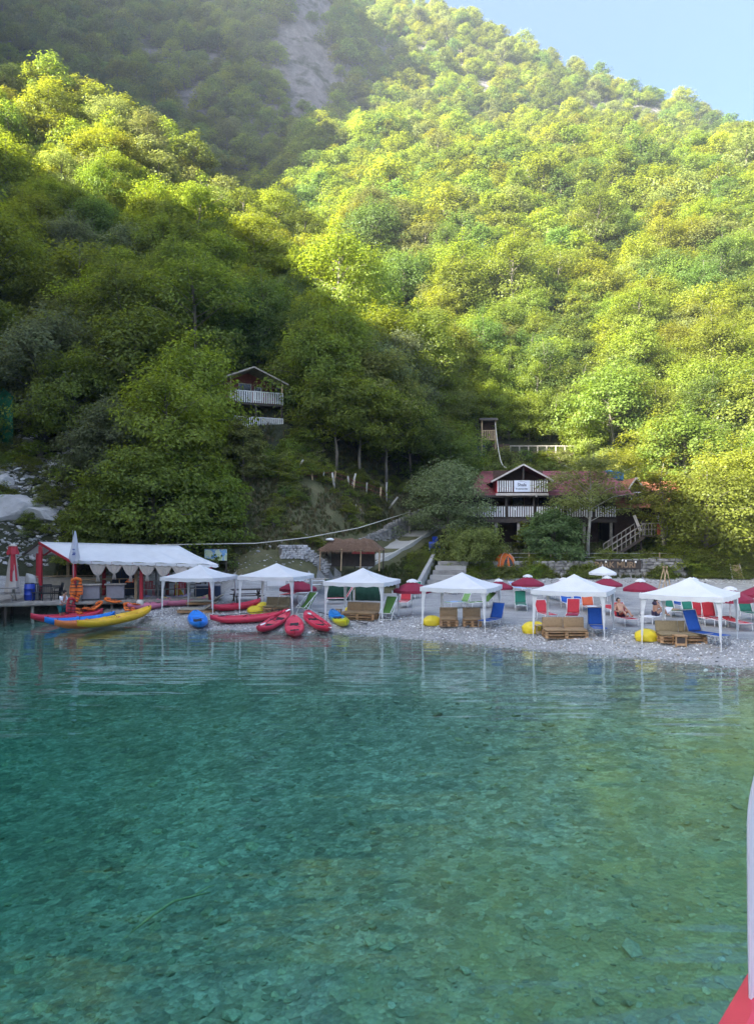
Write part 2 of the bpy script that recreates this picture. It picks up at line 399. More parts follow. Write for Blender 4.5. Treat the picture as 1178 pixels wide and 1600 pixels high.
# ---------------------------------------------------------------- unseen mountain on the left bank, its crest shaped to throw the bay's shade
CU = [-20, -8, -4, 3.5, 12.3, 14, 24, 33, 44, 50, 56, 64, 74, 78, 87, 92, 95, 101, 107, 112, 116, 122, 140, 172, 189, 196, 208, 215, 243, 298, 310, 342, 362, 420, 520]
CV = [-8, 4, 8, 9.5, 12, 14, 24.5, 31.5, 37.2, 39.7, 41.3, 44, 50, 53, 56.5, 55, 54, 53.5, 55, 56, 57, 63, 90, 131, 137, 158, 178, 190, 205, 288, 334, 377, 382, 432, 512]  # near end raised to keep the boat and the open water shaded
HL = np.array([L[0], L[1]])/math.cos(SUN_E); HU = np.array([-L[1], L[0]])/math.cos(SUN_E)*-1
us = seq((-10, 110, 2), (110, 432, 8)); oo = np.array([-150, -135, -115, -80, -50, -30, -15, -6, 0, 4, 10, 18, 28, 42, 60, 85, 115], float)
UU, OO = np.meshgrid(us, oo, indexing='ij')
SS0 = 46-.03*np.maximum(UU, 0); SS = SS0-OO
XX = HU[0]*UU+HL[0]*SS; YY = HU[1]*UU+HL[1]*SS
ZC = (np.interp(UU, CU, CV)+SS0*math.sin(SUN_E))/math.cos(SUN_E)
ZZ = ZC - np.where(OO > 0, (1.5+np.maximum(UU, 0)/130)*OO, -1.0*OO) - np.abs(fbm(XX/25, YY/25, 51, 4))*np.minimum(np.abs(OO)*.5, 14)
ZZ = np.maximum(ZZ, -12)
n0, n1 = UU.shape
CAST = (UU, OO, XX, YY, ZZ)
mb = MB(); mb.sheet([[(XX[i, j], YY[i, j], ZZ[i, j]) for j in range(n1)] for i in range(n0)])
tag(mb.build('mountain', M_FORE, smooth=True), kind='structure')

# ---------------------------------------------------------------- water
k = NT('lake_water')
gl = k.n('ShaderNodeBsdfGlossy'); gl.inputs['Roughness'].default_value = .012
tr = k.n('ShaderNodeBsdfTransparent'); tr.inputs[0].default_value = (.93, 1, .985, 1)
fr = k.n('ShaderNodeFresnel'); fr.inputs['IOR'].default_value = 1.333
gb = k.n('ShaderNodeNewGeometry'); gm = k.n('ShaderNodeMapRange'); gm.inputs['To Min'].default_value = 1.333; gm.inputs['To Max'].default_value = .75
k.l(gb.outputs['Backfacing'], gm.inputs['Value']); k.l(gm.outputs[0], fr.inputs['IOR'])   # the same index seen from below the surface
na = k.noise(.9, 2, .45, scl=(.30, 1.25, 1)); nb = k.noise(3.2, 3, .55, scl=(.5, 1.3, 1)); nc = k.noise(.22, 2, .5, scl=(.6, 1, 1))
ad = k.n('ShaderNodeMath', operation='MULTIPLY_ADD'); ad.inputs[1].default_value = .08; k.l(nb.outputs['Fac'], ad.inputs[0]); k.l(na.outputs['Fac'], ad.inputs[2])
a2 = k.n('ShaderNodeMath', operation='MULTIPLY_ADD'); a2.inputs[1].default_value = 1.2; k.l(nc.outputs['Fac'], a2.inputs[0]); k.l(ad.outputs[0], a2.inputs[2])
bp = k.bump(a2.outputs[0], 1.0, .042)
ms = k.n('ShaderNodeMixShader'); k.l(fr.outputs[0], ms.inputs[0]); k.l(tr.outputs[0], ms.inputs[1]); k.l(gl.outputs[0], ms.inputs[2])
k.l(bp.outputs[0], gl.inputs['Normal']); k.l(bp.outputs[0], fr.inputs['Normal']); k.l(ms.outputs[0], k.out.inputs['Surface'])
va = k.n('ShaderNodeVolumeAbsorption'); va.inputs[0].default_value = (.19, .80, .68, 1); va.inputs[1].default_value = .22
k.l(va.outputs[0], k.out.inputs['Volume'])
M_WATER = k.m
mb = MB(); mb.box((0, -110, -9), (840, 376, 18))
tag(mb.build('lake_water', M_WATER), kind='structure')

# ---------------------------------------------------------------- hazy air
k = NT('haze'); pv = k.n('ShaderNodeVolumePrincipled'); pv.inputs['Color'].default_value = (.78, .87, 1.0, 1)
pv.inputs['Density'].default_value = .00034; pv.inputs['Anisotropy'].default_value = .35
k.l(pv.outputs[0], k.out.inputs['Volume'])
HAZE = MB(); HAZE.box((0, 160, 250), (900, 980, 540))
tag(HAZE.build('haze', k.m), kind='stuff')
# ---------------------------------------------------------------- leaves and trees
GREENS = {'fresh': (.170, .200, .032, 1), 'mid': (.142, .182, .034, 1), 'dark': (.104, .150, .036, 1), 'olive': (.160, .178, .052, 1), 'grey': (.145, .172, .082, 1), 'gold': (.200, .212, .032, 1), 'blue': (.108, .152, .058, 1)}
def m_leaf(ck):
    k = NT(ck+'_leaves')
    oi = k.n('ShaderNodeObjectInfo'); ge = k.n('ShaderNodeNewGeometry')
    hs = k.n('ShaderNodeHueSaturation')
    mr = k.n('ShaderNodeMapRange'); mr.inputs['To Min'].default_value = .62; mr.inputs['To Max'].default_value = 1.35; k.l(ge.outputs['Random Per Island'], mr.inputs['Value'])
    mo = k.n('ShaderNodeMapRange'); mo.inputs['To Min'].default_value = .75; mo.inputs['To Max'].default_value = 1.25; k.l(oi.outputs['Random'], mo.inputs['Value'])
    mm = k.n('ShaderNodeMath', operation='MULTIPLY'); k.l(mr.outputs[0], mm.inputs[0]); k.l(mo.outputs[0], mm.inputs[1])
    mh = k.n('ShaderNodeMapRange'); mh.inputs['To Min'].default_value = .49; mh.inputs['To Max'].default_value = .515; k.l(oi.outputs['Random'], mh.inputs['Value'])
    k.l(mm.outputs[0], hs.inputs['Value']); k.l(mh.outputs[0], hs.inputs['Hue']); hs.inputs['Color'].default_value = GREENS[ck]
    df = k.n('ShaderNodeBsdfDiffuse'); k.l(hs.outputs[0], df.inputs[0])
    h2 = k.n('ShaderNodeHueSaturation'); h2.inputs['Hue'].default_value = .49; h2.inputs['Saturation'].default_value = 1.12; h2.inputs['Value'].default_value = 2.1; k.l(hs.outputs[0], h2.inputs['Color'])
    tl = k.n('ShaderNodeBsdfTranslucent'); k.l(h2.outputs[0], tl.inputs[0])
    m1 = k.n('ShaderNodeMixShader'); m1.inputs[0].default_value = .5; k.l(df.outputs[0], m1.inputs[1]); k.l(tl.outputs[0], m1.inputs[2])
    gl = k.n('ShaderNodeBsdfGlossy'); gl.inputs['Roughness'].default_value = .45; gl.inputs[0].default_value = (.8, .9, .8, 1)
    m2 = k.n('ShaderNodeMixShader'); m2.inputs[0].default_value = .015; k.l(m1.outputs[0], m2.inputs[1]); k.l(gl.outputs[0], m2.inputs[2])
    k.l(m2.outputs[0], k.out.inputs[0]); return k.m
LEAF = {c: m_leaf(c) for c in GREENS}; M_LEAF = LEAF['mid']
M_BARK = pmat('bark', (.16, .14, .115), .9, .35, 4, bump=.6, bdist=.03, dirt=.4, dcol=(.05, .05, .035), scl=(1, 1, .3))
M_BARKPALE = pmat('pale_bark', (.38, .36, .32), .9, .3, 4, bump=.5, bdist=.03, dirt=.5, dcol=(.13, .13, .11), scl=(1, 1, .3))

def leaf_mesh(name, P, N, size, rng, aspect=.62, mat=None):
    n = len(P)
    t = rng.normal(size=(n, 3)); N = N/np.linalg.norm(N, axis=1, keepdims=True)
    t = t-N*np.sum(t*N, 1, keepdims=True); t /= np.linalg.norm(t, axis=1, keepdims=True)+1e-9
    b = np.cross(N, t); s = (size*(.7+.6*rng.random(n)))[:, None]
    v = np.stack([P-t*s*.5, P+b*s*aspect*.5-N*s*.04, P+t*s*.5-N*s*.13, P-b*s*aspect*.5-N*s*.04], 1).reshape(-1, 3)
    me = bpy.data.meshes.new(name); me.vertices.add(4*n); me.vertices.foreach_set('co', v.astype(np.float32).ravel())
    me.loops.add(4*n); me.loops.foreach_set('vertex_index', np.arange(4*n, dtype=np.int32))
    me.polygons.add(n); me.polygons.foreach_set('loop_start', np.arange(0, 4*n, 4, dtype=np.int32))
    try: me.polygons.foreach_set('loop_total', np.full(n, 4, dtype=np.int32))
    except Exception: pass
    me.materials.append(mat or M_LEAF); me.update(calc_edges=True); return me

def tree_meshes(seed, h=8.0, r=3.4, base=.16, nlimb=22, nleaf=7000, lsize=.3, shape=1.0, layered=.30, stems=1, open_=0.0, trunk_r=.17, bark=None, droop=.0):
    """tapered trunk with limbs, and a crown of leaf sprays carried by the limbs"""
    rng = np.random.default_rng(seed); tb = MB()
    tops = []
    for s in range(stems):
        a = rng.random()*6.28; lean = (.05 if stems == 1 else .28)*h*rng.random()
        pts = []; 
        for q in np.linspace(0, 1, 6):
            pts.append((math.cos(a)*lean*q+rng.normal()*.09*(q > 0), math.sin(a)*lean*q+rng.normal()*.09*(q > 0), q*h*.9))
        tb.tube(pts, [trunk_r*(1.25-1.15*q) / (1 if stems == 1 else 1.5) for q in np.linspace(0, 1, 6)], 6); tops.append(np.array(pts))
    C = []; W = []
    for i in range(nlimb):
        t = base+(1-base)*((i+.5)/nlimb)**.9; ax = tops[i % stems]
        p0 = np.array([np.interp(t*.86, np.linspace(0, 1, 6), ax[:, j]) for j in range(3)])
        prof = (math.sin(math.pi*min(1, (.16+.84*(t-base)/(1-base))**(.62*shape)))**.7)*.92+.14
        a = i*2.4+rng.normal()*.35; ln = r*prof*(.72+.5*rng.random())
        up = (.15+.75*t**2)*ln - droop*ln
        p1 = p0+np.array([math.cos(a)*ln, math.sin(a)*ln, up])
        mid = (p0+p1)/2+np.array([0, 0, .10*ln])
        tb.tube([p0, mid, p1], [trunk_r*.42*(1-t*.6), trunk_r*.24*(1-t*.5), .012], 4, cap=False)
        for q in ((.42, .62, .82, 1.0) if ln > r*.55 else (.6, 1.0)):
            c = p0*(1-q)+p1*q+np.array([0, 0, .10*ln*4*q*(1-q)]); side = np.array([-math.sin(a), math.cos(a), 0])
            for sgn in ((-1, 1) if q > .5 else (0,)):
                cc = c+side*sgn*ln*.26*(.6+.7*rng.random())+rng.normal(size=3)*.12*r*.5
                if rng.random() < open_: continue
                C.append(np.r_[cc, .26*r*(.75+.5*rng.random())]); W.append(1.0)
    for _ in range(3):
        C.append(np.r_[tops[0][-1]+rng.normal(size=3)*.25+[0, 0, .25], .22*r]); W.append(.8)
    C = np.array(C); W = np.array(W)*C[:, 3]**2; W /= W.sum()
    ci = rng.choice(len(C), nleaf, p=W); c = C[ci]
    u = rng.normal(size=(nleaf, 3)); u /= np.linalg.norm(u, axis=1, keepdims=True); rad = rng.random(nleaf)**.42
    off = u*rad[:, None]*c[:, 3:4]*np.array([1.08, 1.08, layered+.35])
    P = c[:, :3]+off; P[:, 2] -= (np.hypot(off[:, 0], off[:, 1])**2)*.22/np.maximum(c[:, 3], .2)
    cen = np.array([0, 0, h*.5]); out = P-cen; out /= np.linalg.norm(out, axis=1, keepdims=True)+1e-6
    N = np.array([0, 0, .75])+out*.55+u*.35+rng.normal(size=(nleaf, 3))*.38
    keep = P[:, 2] > .15
    return tb.mesh('trunk', bark or M_BARK, True), leaf_mesh('crown', P[keep], N[keep], lsize, rng)

HD = [tree_meshes(101, 8.5, 3.5, .14, 24, 12000, .22, 1.0),
      tree_meshes(102, 9.5, 3.3, .16, 28, 12000, .21, 1.15),
      tree_meshes(103, 7.5, 3.8, .12, 22, 12000, .23, .85, .25),
      tree_meshes(104, 8.0, 3.2, .10, 24, 11500, .22, 1.0, .5),
      tree_meshes(105, 10.5, 3.1, .2, 28, 11500, .21, 1.2, .3),
      tree_meshes(106, 7.0, 3.4, .06, 22, 11500, .21, .8, .4, stems=3)]
def joined(tm, name):
    a, b = tm; bm = bmesh.new(); bm.from_mesh(a); bm.from_mesh(b)
    k = len(a.polygons); me = bpy.data.meshes.new(name); bm.faces.ensure_lookup_table()
    for i, f in enumerate(bm.faces): f.material_index = 0 if i < k else 1
    bm.to_mesh(me); bm.free(); me.materials.append(a.materials[0]); me.materials.append(M_LEAF); return me
LD = [joined(tree_meshes(201+i, *a), 'far_tree') for i, a in enumerate([(8.5, 3.6, .08, 18, 3600, .39, 1.0), (9.5, 3.3, .1, 20, 3500, .37, 1.15), (7.2, 3.9, .06, 18, 3600, .39, .85), (6.5, 3.3, .05, 16, 3200, .36, .9)])]
SH = [joined(tree_meshes(301+i, *a, stems=4), 'shrub') for i, a in enumerate([(2.6, 1.7, .02, 14, 1500, .22, .8), (2.0, 1.9, .02, 14, 1500, .2, .7)])]

def scatter(name, pts, protos, label=None, kind='stuff'):
    """pts: rows of x,y,z,rotz,scale,scale_z,index -> one object that carries them all"""
    pts = np.asarray(pts, float); me = bpy.data.meshes.new(name); n = len(pts)
    me.vertices.add(n); me.vertices.foreach_set('co', pts[:, :3].astype(np.float32).ravel())
    at_ = me.attributes.new('rz', 'FLOAT_VECTOR', 'POINT'); rv = np.zeros((n, 3), np.float32)
    if pts.shape[1] > 7: rv[:, :2] = pts[:, 7:9]
    rv[:, 2] = pts[:, 3]; at_.data.foreach_set('vector', rv.ravel())
    at_ = me.attributes.new('sc', 'FLOAT_VECTOR', 'POINT'); at_.data.foreach_set('vector', np.stack([pts[:, 4], pts[:, 4], pts[:, 5]], 1).astype(np.float32).ravel())
    at_ = me.attributes.new('ix', 'INT', 'POINT'); at_.data.foreach_set('value', pts[:, 6].astype(np.int32))
    o = link(bpy.data.objects.new(name, me)); col = bpy.data.collections.new(name+'_kinds')
    for q, (m_, c_) in enumerate(protos):
        m2 = m_.copy() if c_ else m_
        if c_: m2.materials[len(m2.materials)-1] = c_
        po = bpy.data.objects.new('%s_kind.%03d' % (name, q+1), m2); col.objects.link(po)
    g = bpy.data.node_groups.new(name+'_scatter', 'GeometryNodeTree')
    g.interface.new_socket('Geometry', in_out='INPUT', socket_type='NodeSocketGeometry'); g.interface.new_socket('Geometry', in_out='OUTPUT', socket_type='NodeSocketGeometry')
    N = g.nodes.new; gi = N('NodeGroupInput'); go = N('NodeGroupOutput'); ip = N('GeometryNodeInstanceOnPoints'); ci = N('GeometryNodeCollectionInfo')
    ci.inputs['Collection'].default_value = col; ci.inputs['Separate Children'].default_value = True; ci.inputs['Reset Children'].default_value = True
    def na(nm, ty):
        a = N('GeometryNodeInputNamedAttribute'); a.data_type = ty; a.inputs['Name'].default_value = nm; return [s for s in a.outputs if s.enabled and s.name == 'Attribute'][0]
    l = g.links.new; l(gi.outputs[0], ip.inputs['Points']); l(ci.outputs[0], ip.inputs['Instance']); ip.inputs['Pick Instance'].default_value = True
    l(na('ix', 'INT'), ip.inputs['Instance Index']); l(na('rz', 'FLOAT_VECTOR'), ip.inputs['Rotation']); l(na('sc', 'FLOAT_VECTOR'), ip.inputs['Scale']); l(ip.outputs[0], go.inputs[0])
    md = o.modifiers.new('scatter', 'NODES'); md.node_group = g
    return tag(o, label, kind=kind)

# ---------------------------------------------------------------- where the trees stand
rng = np.random.default_rng(5)
def clear_of(x, y):
    """True where no wild tree may stand: beach, dock, bank, lodge yard, paths"""
    d = shore_d(x, y)
    yb = np.interp(x, [-60, -30, -10, -5.5, -.6, 3.8, 8, 14, 24], [49, 50, 50.5, 52, 57, 62.5, 68, 76, 84]); q = y-yb
    bad = (d < 3) | (y < 50)
    bad |= (x > -10.8) & (x < 5.0) & (q < 10.5)                 # open grassy bank
    bad |= (x > 5) & (x < 31) & (y < 76.5)                     # lodge and its terrace
    bad |= (np.abs(x+10.2) < 3.4) & (y > 55) & (y < 69)         # cabin
    bad |= (x < -21.6) & (q < 9)                              # boulder slope
    sx = 589+1200*x/y
    bad |= (sx < 165) & (y < 60)
    bad |= (sx > 305) & (sx < 462) & (y > 54) & (y < 67)
    bad |= (sx > 712) & (sx < 905) & (y > 66) & (y < 89)
    bad |= (x > 8.6) & (x < 23) & (y > 76) & (y < 90)         # lookout hut
    return bad
def jitter_grid(x0, x1, y0, y1, s):
    xs = np.arange(x0, x1, s); ys = np.arange(y0, y1, s*.9); A, B = np.meshgrid(xs, ys); A = A+((np.arange(len(ys)) % 2)*s*.5)[:, None]
    return (A+rng.uniform(-.42, .42, A.shape)*s).ravel(), (B+rng.uniform(-.42, .42, B.shape)*s).ravel()
TR = []
for (x0, x1, y0, y1, s) in ((-75, 75, 50, 130, 4.1), (-130, 130, 130, 240, 4.9), (-210, 210, 240, 400, 6.0), (-330, 330, 400, 620, 7.5)):
    x, y = jitter_grid(x0, x1, y0, y1, s)
    m = (np.abs(x) < .56*y+12) & ~clear_of(x, y); x, y = x[m], y[m]; z = height(x, y)
    e = 1.5; sl = np.hypot((height(x+e, y)-height(x-e, y))/(2*e), (height(x, y+e)-height(x, y-e))/(2*e))
    cliff = (y > 330) & (((fbm(x/28, y/28, 61, 3) > .32) & (x < 10)) | ((np.abs(x+38+.10*(y-420)) < 11+5*fbm(x/9, y/9, 63, 2)) & (y < 500)))
    core = (np.abs(x+38+.10*(y-420)) < 13+9*fbm(x/9, y/9, 63, 2)) & (y > 345) & (y < 520) & (rng.random(len(x)) < .72)
    m = (~cliff | (rng.random(len(x)) < .5)) & ~core & (sl < 3.2); x, y, z = x[m], y[m], z[m]
    TR.append(np.stack([x, y, z], 1))
TR = np.concatenate(TR)
# is the upper crown in view of the boat?
def seen(P):
    ok = np.ones(len(P), bool)
    for f in np.linspace(.25, .965, 60):
        q = P[:, :2]*f; zz = CAM_H+(P[:, 2]+6.5-CAM_H)*f
        ok &= height(q[:, 0], q[:, 1])+np.where(P[:, 1]*f > 80, 3.0, 0) < zz
    return ok
rs_ridge = np.where((TR[:, 2] > 38) & (TR[:, 1] > 100) & (TR[:, 1] < 145) & (TR[:, 0] < 2), .74, 1.0)
vis = seen(TR); inframe = np.abs(TR[:, 0]) < .50*TR[:, 1]+1
rs = np.clip(np.exp(rng.normal(0, .22, len(TR))), .6, 1.5)*rs_ridge
size_rank = np.argsort(-(rs/TR[:, 1])*(vis & inframe))
single = np.zeros(len(TR), bool); single[size_rank[:272]] = True
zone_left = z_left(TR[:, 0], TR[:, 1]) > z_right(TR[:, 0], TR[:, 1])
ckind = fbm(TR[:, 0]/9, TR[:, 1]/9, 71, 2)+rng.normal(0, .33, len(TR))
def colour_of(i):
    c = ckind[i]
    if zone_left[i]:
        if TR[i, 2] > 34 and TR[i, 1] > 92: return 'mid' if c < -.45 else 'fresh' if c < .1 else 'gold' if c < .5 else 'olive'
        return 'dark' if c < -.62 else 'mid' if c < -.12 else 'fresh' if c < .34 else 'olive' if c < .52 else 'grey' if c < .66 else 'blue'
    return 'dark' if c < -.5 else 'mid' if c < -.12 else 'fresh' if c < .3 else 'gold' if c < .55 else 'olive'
LOOK = {'dark': 'dark green', 'mid': 'mid green', 'blue': 'bluish green', 'fresh': 'fresh green', 'olive': 'olive green', 'grey': 'grey green', 'gold': 'yellow green'}
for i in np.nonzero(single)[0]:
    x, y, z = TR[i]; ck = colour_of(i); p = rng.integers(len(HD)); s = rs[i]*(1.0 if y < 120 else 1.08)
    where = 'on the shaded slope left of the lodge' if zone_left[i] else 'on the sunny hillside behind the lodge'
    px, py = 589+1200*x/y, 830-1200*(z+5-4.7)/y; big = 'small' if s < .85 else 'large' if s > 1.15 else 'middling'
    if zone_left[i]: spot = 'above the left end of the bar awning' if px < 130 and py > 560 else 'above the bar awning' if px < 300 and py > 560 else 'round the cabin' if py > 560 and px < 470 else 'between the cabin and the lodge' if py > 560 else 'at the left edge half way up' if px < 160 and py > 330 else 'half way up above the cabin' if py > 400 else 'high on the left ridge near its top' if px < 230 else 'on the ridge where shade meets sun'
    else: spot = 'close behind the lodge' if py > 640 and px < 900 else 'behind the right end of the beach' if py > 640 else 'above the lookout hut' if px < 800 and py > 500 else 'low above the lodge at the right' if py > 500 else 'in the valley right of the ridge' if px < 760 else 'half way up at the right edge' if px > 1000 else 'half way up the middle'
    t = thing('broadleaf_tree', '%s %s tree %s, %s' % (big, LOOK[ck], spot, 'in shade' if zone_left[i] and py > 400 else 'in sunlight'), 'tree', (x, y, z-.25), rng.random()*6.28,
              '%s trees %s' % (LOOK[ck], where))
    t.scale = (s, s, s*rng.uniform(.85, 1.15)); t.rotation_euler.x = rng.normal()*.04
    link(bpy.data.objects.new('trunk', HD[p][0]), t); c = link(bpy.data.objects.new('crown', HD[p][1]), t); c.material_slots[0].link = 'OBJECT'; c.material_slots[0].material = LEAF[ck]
rest = np.nonzero(~single)[0]
cols = ['dark', 'mid', 'fresh', 'gold', 'olive', 'grey', 'blue']
rows = []
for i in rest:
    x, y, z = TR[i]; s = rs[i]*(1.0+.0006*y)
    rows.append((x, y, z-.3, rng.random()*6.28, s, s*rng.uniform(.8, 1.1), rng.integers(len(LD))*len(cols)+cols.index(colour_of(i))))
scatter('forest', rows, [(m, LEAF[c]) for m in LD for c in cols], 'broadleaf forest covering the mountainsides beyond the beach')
# undergrowth under and between the trees
rows = []
for (x0, x1, y0, y1, s) in ((-60, 60, 49, 125, 2.3), (-100, 110, 125, 220, 4.2)):
    x, y = jitter_grid(x0, x1, y0, y1, s); m = (np.abs(x) < .56*y+8) & ~clear_of(x, y); x, y = x[m], y[m]; z = height(x, y)
    for a, b, c in zip(x, y, z): rows.append((a, b, c-.15, rng.random()*6.28, rng.uniform(.6, 1.25), rng.uniform(.5, 1.1), rng.integers(2)*3+rng.integers(3)))
scatter('undergrowth', rows, [(m, LEAF[c]) for m in SH for c in ('dark', 'mid', 'olive')], 'low bushes and saplings under the trees')
print('TREES', len(TR), 'single', int(single.sum()), 'visible', int((vis & inframe).sum()), 'nearest/farthest single', TR[single, 1].min(), TR[single, 1].max())
# ---------------------------------------------------------------- pebbles of the shore and the lake bed
def stone_mesh(name, seed, mat, sub=1, flat=.6, jag=.22):
    r = np.random.default_rng(seed); bm = bmesh.new(); bmesh.ops.create_icosphere(bm, subdivisions=sub, radius=.5)
    ax = np.array([1.0, .75+.3*r.random(), flat*(.8+.4*r.random())]); ph = r.random(6)*6
    for v in bm.verts:
        d = 1+jag*(math.sin(v.co.x*5+ph[0])*math.cos(v.co.y*4+ph[1])+.6*math.sin(v.co.z*7+ph[2]+v.co.x*3))+r.normal()*jag*.3
        v.co = Vector((v.co.x*ax[0]*d, v.co.y*ax[1]*d, v.co.z*ax[2]*d))
    me = bpy.data.meshes.new(name); bm.to_mesh(me); bm.free(); me.materials.append(mat); return me
M_ST = [pmat('pale_pebble', (.66, .66, .65), .7, .2, 9, dirt=.2, objrand=.25), pmat('grey_pebble', (.42, .42, .42), .7, .25, 9, dirt=.2, objrand=.35), pmat('dark_pebble', (.23, .23, .235), .65, .25, 9, dirt=.1, objrand=.35), pmat('tan_pebble', (.33, .29, .23), .7, .2, 9, dirt=.1, objrand=.3)]
M_ROCK = pmat('limestone', (.46, .45, .445), .85, .35, 1.3, bump=.9, bdist=.08, dirt=.55, dcol=(.13, .12, .11))
M_ROCKD = pmat('wall_stone', (.24, .23, .215), .9, .35, 2, bump=.8, bdist=.04, dirt=.45, dcol=(.08, .08, .06), objrand=.25)
ST = [stone_mesh('pebble', 400+i, M_ST[i % 4], 1, .55, .16) for i in range(8)]
M_LB = [pmat('algae_stone', c, .9, .3, 6, dirt=.5, dcol=(.12, .13, .06), objrand=.3) for c in ((.29, .30, .26), (.24, .25, .20), (.20, .205, .165), (.30, .29, .21))]
STB = [stone_mesh('bed_stone', 410+i, M_LB[i % 4], 1, .5, .16) for i in range(8)]
rng = np.random.default_rng(21)
n = 52000; sx = rng.uniform(-13, 17, n); sy = rng.uniform(23, 44, n); sd = shore_d(sx, sy)
ok = (sd > -1.6) & (sd < 5.2) & (rng.random(n) < np.where(sd < 3.6, 1, (5.2-sd)/1.6)); sx, sy, sd = sx[ok], sy[ok], sd[ok]; sz = height(sx, sy)
sz_ = np.exp(rng.normal(-2.95, .42, len(sx))); kind = rng.choice(8, len(sx), p=[.2, .16, .07, .06, .2, .18, .07, .06]); wet = (sd < .35+.25*fbm(sx, sy, 87, 2)) & (rng.random(len(sx)) < .75); kind = np.where(wet, rng.choice([2, 6, 3, 1], len(sx)), kind)
scatter('pebbles', np.stack([sx, sy, sz+.1*sz_, rng.random(len(sx))*6.3, sz_, sz_, kind, rng.normal(0, .3, len(sx)), rng.normal(0, .3, len(sx))], 1), [(m, None) for m in ST], 'grey and white pebbles along the edge of the water')
n = 5500; v = rng.random(n); sy = 6.2*(26/6.2)**v; sx = rng.uniform(-.56, .56, n)*sy; sd = shore_d(sx, sy); ok = sd < -1; sx, sy = sx[ok], sy[ok]; sz = height(sx, sy)
sz_ = np.exp(rng.normal(-2.5, .5, len(sx))); kind = rng.choice(8, len(sx), p=[.05, .2, .14, .11, .05, .2, .14, .11])
scatter('lake_bed_stones', np.stack([sx, sy, sz+.05*sz_, rng.random(len(sx))*6.3, sz_, sz_*.8, kind, rng.normal(0, .25, len(sx)), rng.normal(0, .25, len(sx))], 1), [(m, None) for m in STB], 'stones lying on the bottom of the clear lake')

